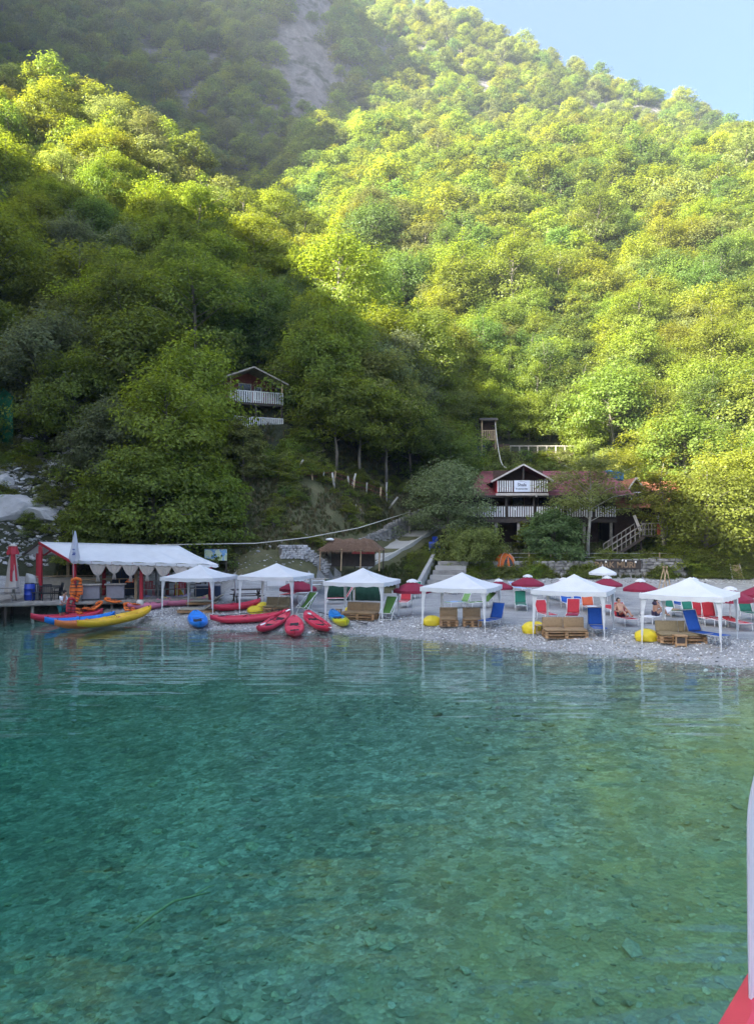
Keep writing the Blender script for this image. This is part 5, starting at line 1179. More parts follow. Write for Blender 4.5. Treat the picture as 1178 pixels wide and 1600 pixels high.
stone_wall('stone_wall', 'dark stone wall along the upper side of the ramp', [(-1.6, 57.6, 2.9), (.6, 60.2, 3.75), (2.3, 62.6, 4.6), (3.9, 65.2, 5.35)], 1.15, .6, .32)
# concrete ramp with a kerb
M_CONC = pmat('path_concrete', (.36, .35, .33), .9, .12, 1.2, bump=.3, bdist=.03, dirt=.35, dcol=(.2, .19, .16))
ra = [Vector(q) for q in RAMP]
mb = MB(); W2 = 1.05; L1 = []; L2 = []
for i, p in enumerate(ra): d = (ra[min(i+1, 5)]-ra[max(i-1, 0)]); n2 = Vector((-d.y, d.x, 0)).normalized(); L1.append(p+n2*W2); L2.append(p-n2*W2)
mb.slab([L2, L1], .5); tag(mb.build('path', M_CONC), kind='structure')
mb = MB(); mb.slab([[p+(q-p).normalized()*-.14+Vector((0, 0, .12)) for p, q in zip(L2, L1)], [p+Vector((0, 0, .12)) for p in L2]], .45); tag(mb.build('path_kerb', pmat('pale_kerb', (.5, .48, .44), .9, .12, 3, dirt=.3)), kind='structure')
t = thing('retaining_wall', 'pale concrete wall beside the broad steps below the ramp', 'wall', on(2.8, 52.5)); a, b = Vector((2.6, 51.3, .9)), Vector((4.0, 57.4, 2.9))
mb = MB(); q = [Vector((0, 0, 0)), b-a]; mb.raw([Vector((2.6, 51.3, .5))-t.location, Vector((4.1, 57.4, .5))-t.location, Vector((4.1, 57.4, 3.0))-t.location, Vector((2.6, 51.3, 1.25))-t.location, Vector((2.85, 51.3, .5))-t.location, Vector((4.35, 57.4, .5))-t.location, Vector((4.35, 57.4, 3.0))-t.location, Vector((2.85, 51.3, 1.25))-t.location], [(3, 2, 1, 0), (4, 5, 6, 7), (0, 1, 5, 4), (2, 3, 7, 6), (0, 4, 7, 3), (1, 2, 6, 5)]); mb.build('wall_slab', M_CONC, t)
mb = MB(); mb.box(Vector((2.75, 51.2, .9))-t.location, (.36, .3, .95)); mb.build('end_pier', M_CONC, t)
t = thing('broad_steps', 'broad dark steps between the concrete wall and the round bush', 'steps', on(4.4, 53))
for j in range(6): mb = MB(); mb.box(Vector((4.35+.25*j, 52.6+.8*j, .75+.30*j))-t.location, (2.2, .95, .5), (0, 0, -.12)); mb.build('step', M_ROCKD if j % 2 else M_CONC, t)
t0 = stone_wall('terrace_wall', 'dark stone terrace wall along the back of the beach below the lodge', [(6.2, 57.1, .9), (11, 57.0, .9), (16, 57.0, .9), (22.5, 56.6, 1.0)], 1.55, .5, .34)
# chairs of blue plastic up by the steps
for j, (x, y) in enumerate(((4.2, 58.6), (5.0, 58.9), (4.6, 59.6))):
    p = (x, y, hz(x, y)); t = thing('chair', ['blue plastic chair nearest the top of the broad steps', 'blue plastic chair at the right by the round bush', 'blue plastic chair behind two others by the bush'][j], 'chair', p, j*1.3, 'blue plastic chairs by the steps')
    mb = MB(); mb.box((0, 0, .44), (.45, .45, .04)); mb.build('seat', M_BLUEP, t, bevel=.01); mb = MB(); mb.box((0, .22, .70), (.45, .04, .42), (R(-8), 0, 0)); mb.build('backrest', M_BLUEP, t, bevel=.01)
    for s in (-1, 1):
        for q in (-1, 1): mb = MB(); mb.bar((s*.2, q*.2, 0), (s*.19, q*.19, .43), .04); mb.build('leg', M_BLUEP, t)
# ---------------------------------------------------------------- the lodge
M_ROOF = pmat('red_roof_felt', (.20, .055, .062), .8, .15, 2.2, bump=.3, bdist=.02, dirt=.3, dcol=(.11, .045, .045)); M_ROOFO = pmat('orange_roof_tiles', (.34, .13, .07), .85, .25, 3, bump=.5, bdist=.03, dirt=.35, dcol=(.18, .09, .05)); M_WALLD = wood('dark_log_wall', (.075, .042, .030), .8); M_BAL = pmat('white_painted_slat', (.74, .73, .74), .7, .05, 7, dirt=.2, dcol=(.45, .43, .4), objrand=.08); M_FASC = pmat('pale_fascia', (.52, .47, .43), .75, .12, 5, dirt=.3); M_GLASS = pmat('dark_window_glass', (.012, .014, .016), .12, .1, 2, bump=.02, dirt=0)
LX, LY, FZ = 7.6, 63.0, 5.80
t = thing('lodge', 'dark timber lodge with a red roof and two white slatted balconies', 'lodge', (LX, LY, 0)); W = 12.0
def lb(name, c, s, mat, par=None, rot=None, bev=0): mb = MB(); mb.box(c, s, rot); return mb.build(name, mat, par or t, bevel=bev)
lb('floor', (W/2, 3.2, FZ-.13), (W+.1, 6.4, .16), M_DARKW); lb('floor_beam', (W/2, .05, FZ-.30), (W+.1, .14, .18), M_DARKW)
for x in (.3, 2.15, 4.0, 5.6, 7.5, 9.4, 11.6):                                      # posts below and above
    w = hz(LX+x, LY+.2); mb = MB(); mb.tube([(x, .2, w-.3), (x+.03, .2, FZ-.2)], .13, 8); mb.build('post', M_GREYW, t, True)
for x in (.3, 3.0, 5.25, 7.9, 10.2, 11.8): lb('post', (x, .15, (FZ+7.55)/2), (.16, .16, 7.55-FZ), M_DARKW)
lb('lower_wall', (W/2, 4.2, (3.4+FZ-.2)/2), (W-.6, .25, FZ-.2-3.3), M_WALLD)
bw = lb('back_wall', (W/2, 5.4, (FZ+8.4)/2), (W-.4, .2, 8.4-FZ), M_WALLD)
for j in range(9): lb('log', (W/2, 5.27, FZ+.15+j*.27), (W-.5, .10, .25), M_WALLD, bw)
for x in (2.0, 4.9, 7.2, 9.6):
    wd = lb('window', (x, 5.20, FZ+1.35), (1.0, .06, 1.1), M_GLASS); lb('frame', (x, 5.17, FZ+1.93), (1.1, .06, .07), M_PALE, wd); lb('frame', (x-.53, 5.17, FZ+1.35), (.07, .06, 1.1), M_PALE, wd); lb('frame', (x+.53, 5.17, FZ+1.35), (.07, .06, 1.1), M_PALE, wd)
sideL = lb('side_wall', (.1, 4.2, (FZ+7.8)/2), (.2, 2.6, 7.8-FZ), M_WALLD); lb('side_wall', (W-.1, 4.2, (FZ+7.8)/2), (.2, 2.6, 7.8-FZ), M_WALLD)
# main balcony
lb('handrail', (W/2, 0, FZ+.97), (W+.06, .10, .06), M_DARKW); lb('bottom_rail', (W/2, 0, FZ+.06), (W+.06, .08, .07), M_DARKW)
SL = MB().box((0, 0, 0), (.105, .028, .84)).mesh('slat', M_BAL)
nb = 62
for j in range(nb):
    x = .12+(W-.24)*j/(nb-1)
    if min(abs(x-q) for q in (3.0, 5.25, 7.9, 10.2)) < .11: continue
    inst('slat', SL, t, (x, -.058, FZ+.50+random.uniform(-.01, .01)))
for x in (3.0, 5.25, 7.9, 10.2): lb('rail_post', (x, -.02, FZ+.5), (.13, .12, 1.02), M_DARKW)
for j in range(10): inst('slat', SL, t, (-.0, .2+j*.2, FZ+.50), (0, 0, R(90)))
# main roof
RZ, EZ = 10.05, 7.62
def slope(name, x0, x1, y0, z0, y1, z1, mat, par=None, n=2, th=.10, x2=None, x3=None):
    mb = MB(); m = 7; mb.slab([[Vector((x0+(x1-x0)*u, y0, z0)) for u in np.linspace(0, 1, m)], [Vector(((x0 if x2 is None else x2)+((x1 if x3 is None else x3)-(x0 if x2 is None else x2))*u, y1, z1)) for u in np.linspace(0, 1, m)]], th); return mb.build(name, mat, par or t)
slope('roof', -.2, W+1.6, -.35, EZ, 5.3, RZ, M_ROOF, x2=1.7, x3=W+.6); slope('roof', W+.6, 1.7, 5.3, RZ, 10.4, EZ-.2, M_ROOF, x2=W+1.6, x3=-.2)
lb('eave_board', (W/2+.6, -.40, EZ-.07), (W+1.9, .05, .18), M_DARKW)
for j in range(7):
    u = (j+.6)/7.2; lb('roof_seam', (W/2+.9, -.35+5.65*u, EZ+.012+(RZ-EZ)*u), (W+1.6-1.6*u, .05, .02), M_ROOF)
mb = MB(); mb.raw([(0, .1, EZ-.05), (1.75, 5.3, RZ-.12), (0, 9.9, EZ-.3), (.15, .1, EZ-.05), (1.9, 5.3, RZ-.12), (.15, 9.9, EZ-.3)], [(0, 1, 2), (5, 4, 3), (0, 3, 4, 1), (1, 4, 5, 2)]); mb.build('gable_wall', M_WALLD, t)
# dormer with its own balcony
DX = 4.2; DY = -.55; hw = 2.06
lb('balcony_floor', (DX, .6, 7.72), (hw*2+.1, 2.4, .14), M_FASC); lb('fascia', (DX, DY-.04, 7.70), (hw*2+.14, .05, .19), M_FASC)
lb('handrail', (DX, DY, 8.83), (hw*2+.06, .09, .05), M_DARKW); lb('bottom_rail', (DX, DY, 7.86), (hw*2+.04, .07, .06), M_DARKW)
SL2 = MB().box((0, 0, 0), (.10, .026, .90)).mesh('slat', M_BAL)
for j in range(22):
    x = DX-hw+.07+(hw*2-.14)*j/21
    if -.75 < x-DX-.0 < .62: continue
    inst('slat', SL2, t, (x, DY-.05, 8.35))
for s in (-1, 1): lb('side_panel', (DX+s*hw, .35, 8.2), (.08, 1.9, 1.2), M_REDP if s < 0 else M_ROOF)
lb('dormer_wall', (DX, 1.5, 8.75), (hw*2, .12, 2.1), M_WALLD); lb('dormer_post', (DX+.08, DY+.02, 9.3), (.12, .12, 1.2), M_DARKW)
for s in (-1, 1):
    mb = MB(); a, b = Vector((DX+.05, DY-.25, 10.12)), Vector((DX+.05+s*2.62, DY-.25, 8.72)); back = 5.6
    mb.slab([[a, b], [a+Vector((0, back, 0)), b+Vector((0, back*.55, 0))]] if s > 0 else [[b, a], [b+Vector((0, back*.55, 0)), a+Vector((0, back, 0))]], .07); mb.build('dormer_roof', M_ROOF, t)
    mb = MB(); mb.bar(a+Vector((0, -.03, -.02)), b+Vector((0, -.03, -.02)), .035, .13); mb.build('bargeboard', M_FASC, t)
mb = MB(); mb.raw([(DX-1.95, 1.42, 9.0), (DX+1.95, 1.42, 9.0), (DX+.05, 1.42, 10.0), (DX-1.95, 1.56, 9.0), (DX+1.95, 1.56, 9.0), (DX+.05, 1.56, 10.0)], [(0, 1, 2), (5, 4, 3), (0, 3, 4, 1), (1, 4, 5, 2), (2, 5, 3, 0)]); mb.build('dormer_gable', M_WALLD, t)
# sign of the lodge
def text(body, size, loc, rot, mat, par, name='lettering', bold=0.0):
    cu = bpy.data.curves.new(name, 'FONT'); cu.body = body; cu.size = size; cu.align_x = 'CENTER'; cu.align_y = 'CENTER'; cu.extrude = .004; cu.offset = bold; cu.materials.append(mat)
    tmp = bpy.data.objects.new(name, cu); COL.objects.link(tmp); bpy.context.view_layer.update(); me = bpy.data.meshes.new_from_object(tmp.evaluated_get(bpy.context.evaluated_depsgraph_get())); bpy.data.objects.remove(tmp)
    me.materials.clear(); me.materials.append(mat); o = link(bpy.data.objects.new(name, me), par); o.location = loc; o.rotation_euler = rot; return o
M_INK = pmat('sign_ink', (.05, .06, .10), .7, .05, 5, bump=0, dirt=0); M_SIGN = pmat('white_sign', (.70, .74, .84), .6, .03, 4, bump=.03, dirt=.05)
sg = thing('lodge_sign', 'white sign with dark lettering on the upper balcony of the lodge', 'sign', (LX+DX-.05, LY+DY-.085, 8.36))
mb = MB(); mb.box((0, 0, 0), (1.27, .03, .92)); mb.build('panel', M_SIGN, sg); text('Shala', .36, (0, -.02, .10), (R(90), 0, 0), M_INK, sg, bold=.006); text('Restorant Bar', .17, (0, -.02, -.22), (R(90), 0, 0), M_INK, sg, bold=.005)
mb = MB(); mb.slab([[(-.35+.7*u, -.018, .30+.07*math.sin(u*math.pi)+.02), (-.35+.7*u, -.018, .30+.07*math.sin(u*math.pi))] for u in np.linspace(0, 1, 9)], .004, up=(0, -1, 0)); mb.build('arc', M_INK, sg)
M_BULB = pmat('white_lamp_globe', (.8, .78, .72), .4, .03, 5, bump=0, dirt=0)
BU = MB().lathe([(.01, -.09), (.07, -.05), (.085, .01), (.05, .07), (.02, .09)], 10).mesh('globe', M_BULB, True)
for (x, y, z, lab) in ((3.9, 1.2, 6.55, 'white globe lamp hanging inside the lodge balcony'), (5.35, -.45, 7.56, 'white globe lamp under the right end of the upper balcony'), (7.5, .3, 7.2, 'white globe lamp under the eave right of the dormer')):
    lp = thing('lamp', lab, 'lamp', (LX+x, LY+y, z), 0, 'globe lamps of the lodge'); inst('globe', BU, lp); mb = MB(); mb.tube([(0, 0, .08), (0, 0, .32)], .01, 5); mb.build('cord', M_DARKB, lp)
# annex with orange tiled roofs, half hidden by trees
t = thing('annex', 'lodge annex with sunlit orange tiled roofs behind the trees', 'house', (20.6, 65.2, 0), -.04)
lb('wall', (4.2, 3.0, 5.9), (9.0, 4.4, 4.6), M_WALLD); slope('roof', -.4, 9.4, -.5, 6.75, 3.2, 9.15, M_ROOFO); slope('roof', 9.4, -.4, 3.2, 9.15, 6.8, 6.75, M_ROOFO)
for r_ in range(9):
    u = (r_+.3)/9; lb('tile_course', (4.5, -.5+3.7*u, 6.79+2.4*u), (9.8, .07, .05), M_ROOFO)
for (cx, pk, hw_, ez, y0) in ((1.1, 9.2, .75, 8.1, -.9), (7.7, 9.5, 1.9, 8.1, -1.2)):
    for s in (-1, 1):
        a, b = Vector((cx, y0, pk)), Vector((cx+s*hw_, y0, ez)); mb = MB(); q = [[a, b], [a+Vector((0, 4, 0)), b+Vector((0, 3, 0))]]
        mb.slab(q if s > 0 else [list(reversed(r)) for r in q], .07); mb.build('gable_roof', M_ROOFO, t); mb = MB(); mb.bar(a+Vector((0, -.03, -.02)), b+Vector((0, -.03, -.02)), .035, .12); mb.build('bargeboard', M_FASC, t)
    mb = MB(); mb.box((cx, y0+.5, (ez+7.0)/2), (hw_*1.7, .12, ez-7.0)); gw = mb.build('gable_wall', M_WALLD, t); mb = MB(); mb.raw([(cx-hw_*.9, y0+.45, ez), (cx+hw_*.9, y0+.45, ez), (cx, y0+.45, pk-.08)], [(0, 1, 2)]); mb.build('gable', M_WALLD, gw)
    for s in (-1, 1): wd = lb('window', (cx+s*.28, y0+.42, ez-.45), (.4, .05, .6), M_GLASS); lb('frame', (cx+s*.28, y0+.39, ez-.45), (.05, .03, .6), M_BAL, wd); lb('frame', (cx+s*.28, y0+.39, ez-.13), (.46, .03, .06), M_BAL, wd)
# blue tank
t = thing('water_tank', 'blue water tank on a timber stand behind the lodge roof', 'water tank', (21.4, 70.2, 0)); M_TANK = plastic('blue_tank', (.01, .10, .22))
g = hz(21.4, 70.2); lb('tank', (0, 0, 9.75), (1.9, 1.2, .86), M_TANK, bev=.09); lb('lid', (-.3, 0, 10.22), (.5, .5, .08), plastic('pale_blue_lid', (.10, .40, .55)), bev=.02); lb('platform', (0, 0, 9.26), (2.2, 1.4, .1), M_DARKW)
for s in (-1, 1):
    for q in (-1, 1): lb('leg', (s*.9, q*.5, (g-.2+9.2)/2), (.12, .12, 9.2-g+.2), M_DARKW)
for x in (-.6, -.2, .2, .6): lb('rib', (x, -.61, 9.75), (.06, .03, .7), M_TANK)
# timber stairs right of the lodge
t = thing('timber_stairs', 'dark timber staircase with railings climbing to the lodge from the right', 'stairs', (0, 0, 0))
SA, SB = Vector((17.9, 59.6, 2.75)), Vector((20.6, 60.4, 4.35))
for j in range(10):
    p = SA.lerp(SB, j/9); mb = MB(); mb.box(p, (.34, 1.2, .05), (0, 0, .28)); mb.build('tread', M_DARKW, t)
for s in (-1, 1):
    o_ = Vector((-.28*s*.6, s*.6, 0)); mb = MB(); mb.bar(SA+o_+Vector((-.2, 0, -.22)), SB+o_+Vector((0, 0, -.1)), .06, .24); mb.build('stringer', M_DARKW, t)
    for zz in (.5, .95): mb = MB(); mb.bar(SA+o_+Vector((0, 0, zz)), SB+o_+Vector((0, 0, zz)), .05, .07); mb.build('handrail', M_GREYW, t)
    for j in range(8): p = SA.lerp(SB, j/7)+o_; mb = MB(); mb.bar(p, p+Vector((0, 0, .95)), .05); mb.build('baluster', M_GREYW, t)
lb('landing', (21.7, 60.9, 4.32), (2.4, 1.6, .08), M_DARKW, rot=(0, 0, .1))
for (x, y) in ((20.7, 60.3), (22.7, 60.4), (20.7, 61.6), (22.7, 61.6)): lb('post', (x, y, (hz(x, y)+4.3)/2-.1), (.12, .12, 4.3-hz(x, y)+.1), M_DARKW)
for j in range(9): lb('baluster', (20.75+j*.24, 60.12, 4.82), (.05, .05, .95), M_GREYW)
lb('handrail', (21.7, 60.12, 5.32), (2.2, .07, .07), M_GREYW); lb('midrail', (21.7, 60.1, 4.85), (2.2, .05, .05), M_GREYW); lb('red_panel', (22.0, 60.04, 4.85), (.26, .05, .85), pmat('red_panel', (.35, .08, .04), .7, .15, 5))
for x in (20.3, 22.1): lb('brace', (x, 60.0, 5.35), (.22, .05, 1.3), M_FASC, rot=(0, R(-22), 0))
for j in range(5): lb('screen_board', (21.15+.0*j, 60.9, 5.0+j*.22), (1.3, .05, .18), M_DARKW)
# lettered board, string lights
t, c, w, h, g = board(930, 1001, 876.5, 889, 56.5, 'brown wooden board with carved pale letters above the terrace wall', M_DARKW, name='letter_board', cat='sign')
text('PARK MURI', .60, (-.25, -.045, c.z-g), (R(90), 0, 0), wood('carved_letters', (.23, .155, .09)), t, bold=.012)
t = thing('string_lights', 'string of white bulbs along the top of the lettered board', 'lights', tuple(pt(915, 873, 56.3))); o_ = t.location
P = [pt(915+u*150, 874+3.0*math.sin(u*9.4)**2, 56.3) for u in np.linspace(0, 1, 30)]; mb = MB(); mb.tube([p-o_ for p in P], .012, 5); mb.build('cable', M_DARKB, t)
for u in (.22, .38, .42, .54): p = P[int(u*29)]-o_; inst('bulb', BU, t, (p.x, p.y-.02, p.z-.06), sc=(.9, .9, .9))
p = pt(1046, 885, 57.2); t = thing('towel', 'bright pink towel hanging from the rail by the slim tree', 'towel', (p.x, p.y, p.z)); mb = MB(); mb.slab([[(-.42+.84*u, .02*math.sin(u*14+z*3), z) for u in np.linspace(0, 1, 13)] for z in (.32, .1, -.12, -.34)], .012, up=(0, -1, 0)); mb.build('cloth', cloth('pink_towel', (.72, .012, .16)), t, True); mb = MB(); mb.bar((-1.3, 0, .34), (1.3, 0, .34), .04); mb.build('rail', M_DARKW, t)
for s in (-1.3, 1.3): mb = MB(); mb.bar((s, 0, .36), (s, 0, hz(p.x+s, p.y)-p.z-.1), .06); mb.build('post', M_DARKW, t)
# terrace fence with pale posts
t = thing('terrace_fence', 'low wire fence with pale posts on top of the terrace wall', 'fence', (6, 57.25, 2.4))
for j, px in enumerate((745, 795, 826, 860, 885, 908, 1030, 1070, 1092)):
    X = (px-589)/1200*57.3; mb = MB(); mb.bar((X-6, .05, -.1), (X-6, .05, .72), .055); mb.build('post', M_PALE, t)
for z in (.35, .65): mb = MB(); mb.tube([(7.4-6, .05, z), (24-6, .05, z)], .012, 5); mb.build('wire', M_STEEL, t)
# tents
def tent(px, py, s, label, mat, door=True):
    p = at(px, py) if door else pt(px, py, 60.5); z = hz(p[0], p[1]); t = thing('tent', label, 'tent', (p[0], p[1], z), .15, 'dome tents on the terrace'); mb = MB(); rows = []
    for v in np.linspace(0, 1, 9):
        row = []
        for j in range(33):
            a = j/32*2*math.pi; f = 1-.10*abs(math.sin(2*a)); rr = s*.8*math.cos(v*math.pi/2)**.8*f+.01; row.append((rr*math.cos(a), rr*math.sin(a), s*1.0*math.sin(v*math.pi/2)))
        rows.append(row)
    mb.sheet(rows); sh = mb.build('shell', mat, t, True)
    for k_ in (0, 1):
        mb = MB(); mb.tube([(s*.82*math.cos(q)*math.cos(R(45+90*k_)), s*.82*math.cos(q)*math.sin(R(45+90*k_)), s*1.02*math.sin(q)+.01) for q in np.linspace(.02, math.pi-.02, 17)], .018, 6); mb.build('pole', M_FASC, t)
    if door:
        rows = []
        for v in np.linspace(0, 1, 6): w = .34*(1-v**2.2)+.015; rows.append([(u*w*s, -s*(.80*math.cos(math.asin(min(.99, v*.78)))**.8*.93)-.035, v*.78*s+.02) for u in np.linspace(-1, 1, 6)])
        mb = MB(); mb.slab(rows, .01, up=(0, -1, 0)); mb.build('doorway', M_DARKB, t)
        mb = MB(); mb.slab([[(u*.16*s, -s*.84-.10*v, .03+.02*v) for u in np.linspace(-1, 1, 4)] for v in np.linspace(0, 2, 4)], .01); mb.build('flap', M_WHT, t)
tent(789, 887, 1.02, 'orange dome tent with its door open on the terrace', pmat('orange_nylon', (.72, .16, .025), .6, .1, 4, bump=.2, dirt=.1, transl=.25)); tent(781, 862, .95, 'dark green dome tent behind the orange one', pmat('green_nylon', (.03, .11, .085), .6, .1, 4, bump=.2, dirt=.1, transl=.2), False)
# wooden ladder seat on the right, A-frame
p = pt(1150, 899, 55.5); g = hz(p.x, p.y); t = thing('slatted_board', 'leaning slatted wooden board in the sunlit grass at the right', 'board', (p.x, p.y, g), .1)
for s in (-1, 1): mb = MB(); mb.bar((s*.42, -.2, 0), (s*.36, .25, 1.1), .06); mb.build('rail', M_FASC, t)
for j in range(8): u = (j+.6)/8.4; mb = MB(); mb.box((0, -.2+.45*u, .08+1.0*u), (.78, .02, .105), (R(22), 0, 0)); mb.build('slat', M_PALE, t)
p = at(1041, 930); p = pt(1041, 918, 46); g = hz(p.x, p.y); t = thing('trestle_swing', 'pale wooden frame of crossed poles behind the rightmost gazebo', 'frame', (p.x, p.y, g))
for s in (-1, 1): mb = MB(); mb.bar((s*.40, 0, 0), (-s*.03, 0, 1.72+.4), .05); mb.build('pole', M_PALE, t); mb = MB(); mb.bar((s*.40, .7, 0), (-s*.03, .5, 2.1), .05); mb.build('pole', M_PALE, t)
mb = MB(); mb.bar((0, -.1, 2.05), (0, .7, 2.05), .05); mb.build('top_bar', M_PALE, t)
# ---------------------------------------------------------------- cabin on the slope
t = thing('cabin', 'small red timber cabin with white railings on two levels among the trees on the slope', 'cabin', (-12.0, 62.6, 0), R(24)); CW = 4.5
CZ_ = 15.25; M_CAB = wood('red_brown_boards', (.16, .032, .030), .75)
lb('deck', (CW/2, .9, CZ_-.07), (CW, 2.0, .14), M_DARKW); lb('lower_deck', (CW/2+.3, .9, CZ_-2.2), (CW-.6, 2.0, .12), M_DARKW)
wl = lb('wall', (CW/2, 1.95, CZ_+1.0), (CW-.2, .12, 2.0), M_CAB)
for j in range(10): lb('plank', (CW/2, 1.88, CZ_+.1+j*.2), (CW-.22, .03, .185), M_CAB, wl)
lb('side_wall', (CW-.15, 3.4, CZ_+1.0), (.12, 2.9, 2.0), M_CAB); lb('side_wall', (.15, 3.4, CZ_+1.0), (.12, 2.9, 2.0), M_CAB); lb('rear_wall', (CW/2, 4.8, CZ_+1.0), (CW-.2, .12, 2.0), M_CAB); lb('lower_wall', (CW/2, 2.4, CZ_-1.2), (CW-.4, .12, 2.2), M_WALLD)
mb = MB(); mb.raw([(.1, 1.90, CZ_+2.0), (CW-.1, 1.90, CZ_+2.0), (CW*.44, 1.90, CZ_+2.85), (.1, 2.0, CZ_+2.0), (CW-.1, 2.0, CZ_+2.0), (CW*.44, 2.0, CZ_+2.85)], [(0, 1, 2), (5, 4, 3), (0, 3, 4, 1), (1, 4, 5, 2), (2, 5, 3, 0)]); mb.build('gable', M_CAB, t)
pk = Vector((CW*.44, -.2, CZ_+3.0))
for s in (-1, 1):
    e = Vector((-.35 if s < 0 else CW+.45, -.2, CZ_+(2.05 if s < 0 else 1.75))); q = [[pk, e], [pk+Vector((0, 5.3, 0)), e+Vector((0, 5.3, 0))]]; mb = MB(); mb.slab(q if s > 0 else [list(reversed(r)) for r in q], .09); mb.build('roof', M_GREYW, t)
    mb = MB(); mb.bar(pk+Vector((0, -.03, -.03)), e+Vector((0, -.03, -.03)), .03, .12); mb.build('bargeboard', M_GREYW, t)
d = lb('door', (1.75, 1.85, CZ_+.95), (.95, .05, 1.85), M_GLASS)
for x in (1.24, 2.26): lb('frame', (x, 1.83, CZ_+.95), (.07, .07, 1.9), M_FASC, d)
lb('frame', (1.75, 1.83, CZ_+1.91), (1.1, .07, .07), M_FASC, d)
d = lb('window', (2.85, 1.85, CZ_+1.15), (.5, .05, 1.0), M_GLASS)
for x in (2.57, 3.13): lb('frame', (x, 1.83, CZ_+1.15), (.06, .07, 1.06), M_BAL, d)
for z in (CZ_+.62, CZ_+1.68): lb('frame', (2.85, 1.83, z), (.62, .07, .06), M_BAL, d)
d = lb('window', (.55, 1.85, CZ_+1.1), (.55, .05, 1.3), M_PALE); lb('frame', (.55, 1.82, CZ_+1.8), (.66, .05, .07), M_FASC, d)
SL3 = MB().box((0, 0, 0), (.09, .03, .88)).mesh('slat', M_BAL)
for lev, z0, x0 in ((0, CZ_, .05), (1, CZ_-2.13, .4)):
    lb('handrail', (CW/2+x0/2, -.05, z0+.98), (CW-x0, .09, .06), M_BAL)
    n = 24
    for j in range(n): inst('slat', SL3, t, (x0+.05+(CW-x0-.1)*j/(n-1), -.06, z0+.50))
    for x in (x0+.02, CW-.02): lb('post', (x, 0, z0+.5), (.10, .10, 1.05), M_BAL)
for x in (.2, 2.2, CW-.1):
    for y in (.05, 1.8): gz = hz(-12.0+x*math.cos(R(24))-y*math.sin(R(24)), 62.6+x*math.sin(R(24))+y*math.cos(R(24))); lb('stilt', (x, y, (gz-.3+CZ_-.1)/2), (.13, .13, CZ_-.1-gz+.3), M_DARKW)
for x in (.1, CW-.05): lb('porch_post', (x, .05, CZ_+1.5), (.10, .10, 1.1+(.5 if x < 1 else 0)), M_PALE)
# ---------------------------------------------------------------- lookout hut behind the lodge
t = thing('lookout_hut', 'narrow timber lookout with a small balcony above a dark cabin behind the lodge', 'lookout', (11.6, 85.0, 0), -.05); g = hz(12, 86)
for x in (0, 1.5):
    for y in (0, 1.5): lb('post', (x, y, (g-.5+17.0)/2), (.13, .13, 17.0-g+.5), M_PALE if y == 0 else M_DARKW)
lb('balcony_floor', (.75, .75, 14.85), (1.7, 1.7, .16), M_PALE); lb('handrail', (.75, 0, 15.85), (1.6, .09, .07), M_PALE)
for j in range(7): lb('slat', (.16+j*.2, -.03, 15.36), (.10, .03, .9), M_PALE)
slope('roof', -.25, 1.75, -.35, 17.0, .75, 17.35, M_DARKW); slope('roof', 1.75, -.25, .75, 17.35, 1.9, 17.0, M_DARKW); lb('wall', (.75, 1.45, 15.9), (1.5, .08, 2.0), M_WALLD)
lb('lower_cabin', (2.1, 1.2, 13.2), (1.9, 1.8, 2.3), M_WALLD); wd = lb('door', (2.2, .27, 13.0), (.75, .05, 1.6), M_DARKW); lb('frame', (2.2, .25, 13.85), (.9, .05, .08), M_GREYW, wd)
lb('platform', (-.7, .5, 13.1), (2.0, 1.6, .14), M_NAVY)
for j in range(6): lb('lattice', (-1.55+j*.32, -.25, 13.62), (.07, .04, .95), M_NAVY, rot=(0, R(28 if j % 2 else -28), 0))
lb('platform_rail', (-.7, -.25, 14.1), (2.0, .08, .08), M_NAVY)
for x in (-1.6, .1): lb('platform_post', (x, .2, (g-.6+13.0)/2), (.14, .14, 13.0-g+.6), M_GREYW)
# timber pergola fence on the slope
t = thing('pergola', 'long timber frame of posts and rails on the slope behind the lodge roof', 'pergola', (15, 86.5, 0))
for j in range(8):
    x = j*1.02; gz = hz(15+x, 86.5); lb('post', (x, 0, (gz-.4+14.3)/2), (.11, .11, 14.3-gz+.4), M_GREYW)
    for q in range(4): lb('plank', (x+.13+.24*q, .1, (gz+13.9)/2-.1), (.2, .03, 13.7-gz), M_WALLD)
lb('top_rail', (3.6, 0, 14.3), (7.6, .1, .1), M_GREYW); lb('midrail', (3.6, .04, 13.3), (7.4, .06, .08), M_GREYW)
# ---------------------------------------------------------------- fence on the bank
t = thing('bank_fence', 'rough fence of pale logs and thin reddish rails along the top of the grassy bank', 'fence', (-9, 58, 0))
fp = [(412, 740), (434, 741), (463, 740), (488, 742), (505, 743), (523, 745), (545, 752), (552, 760), (572, 765), (594, 772), (604, 778)]; pr = []
for i, (px, py) in enumerate(fp):
    q = at(px, py+8); h_ = .85+.3*random.random(); ln = random.uniform(-.12, .12); a = Vector((q[0]+9, q[1]-58, q[2]-.15)); b = a+Vector((ln, 0, h_)); mb = MB(); mb.tube([a, b], .055 if i % 3 else .075, 6); mb.build('post', M_BARKPALE if i % 2 == 0 else M_PALE, t, True); pr.append(a+Vector((ln*.8, .03, h_*.85)))
for k_ in (0, .35):
    for a, b in zip(pr[:-1], pr[1:]): mb = MB(); mb.tube([a-Vector((0, 0, k_)), b-Vector((0, 0, k_))], .028, 5); mb.build('rail', M_CAB, t, True)
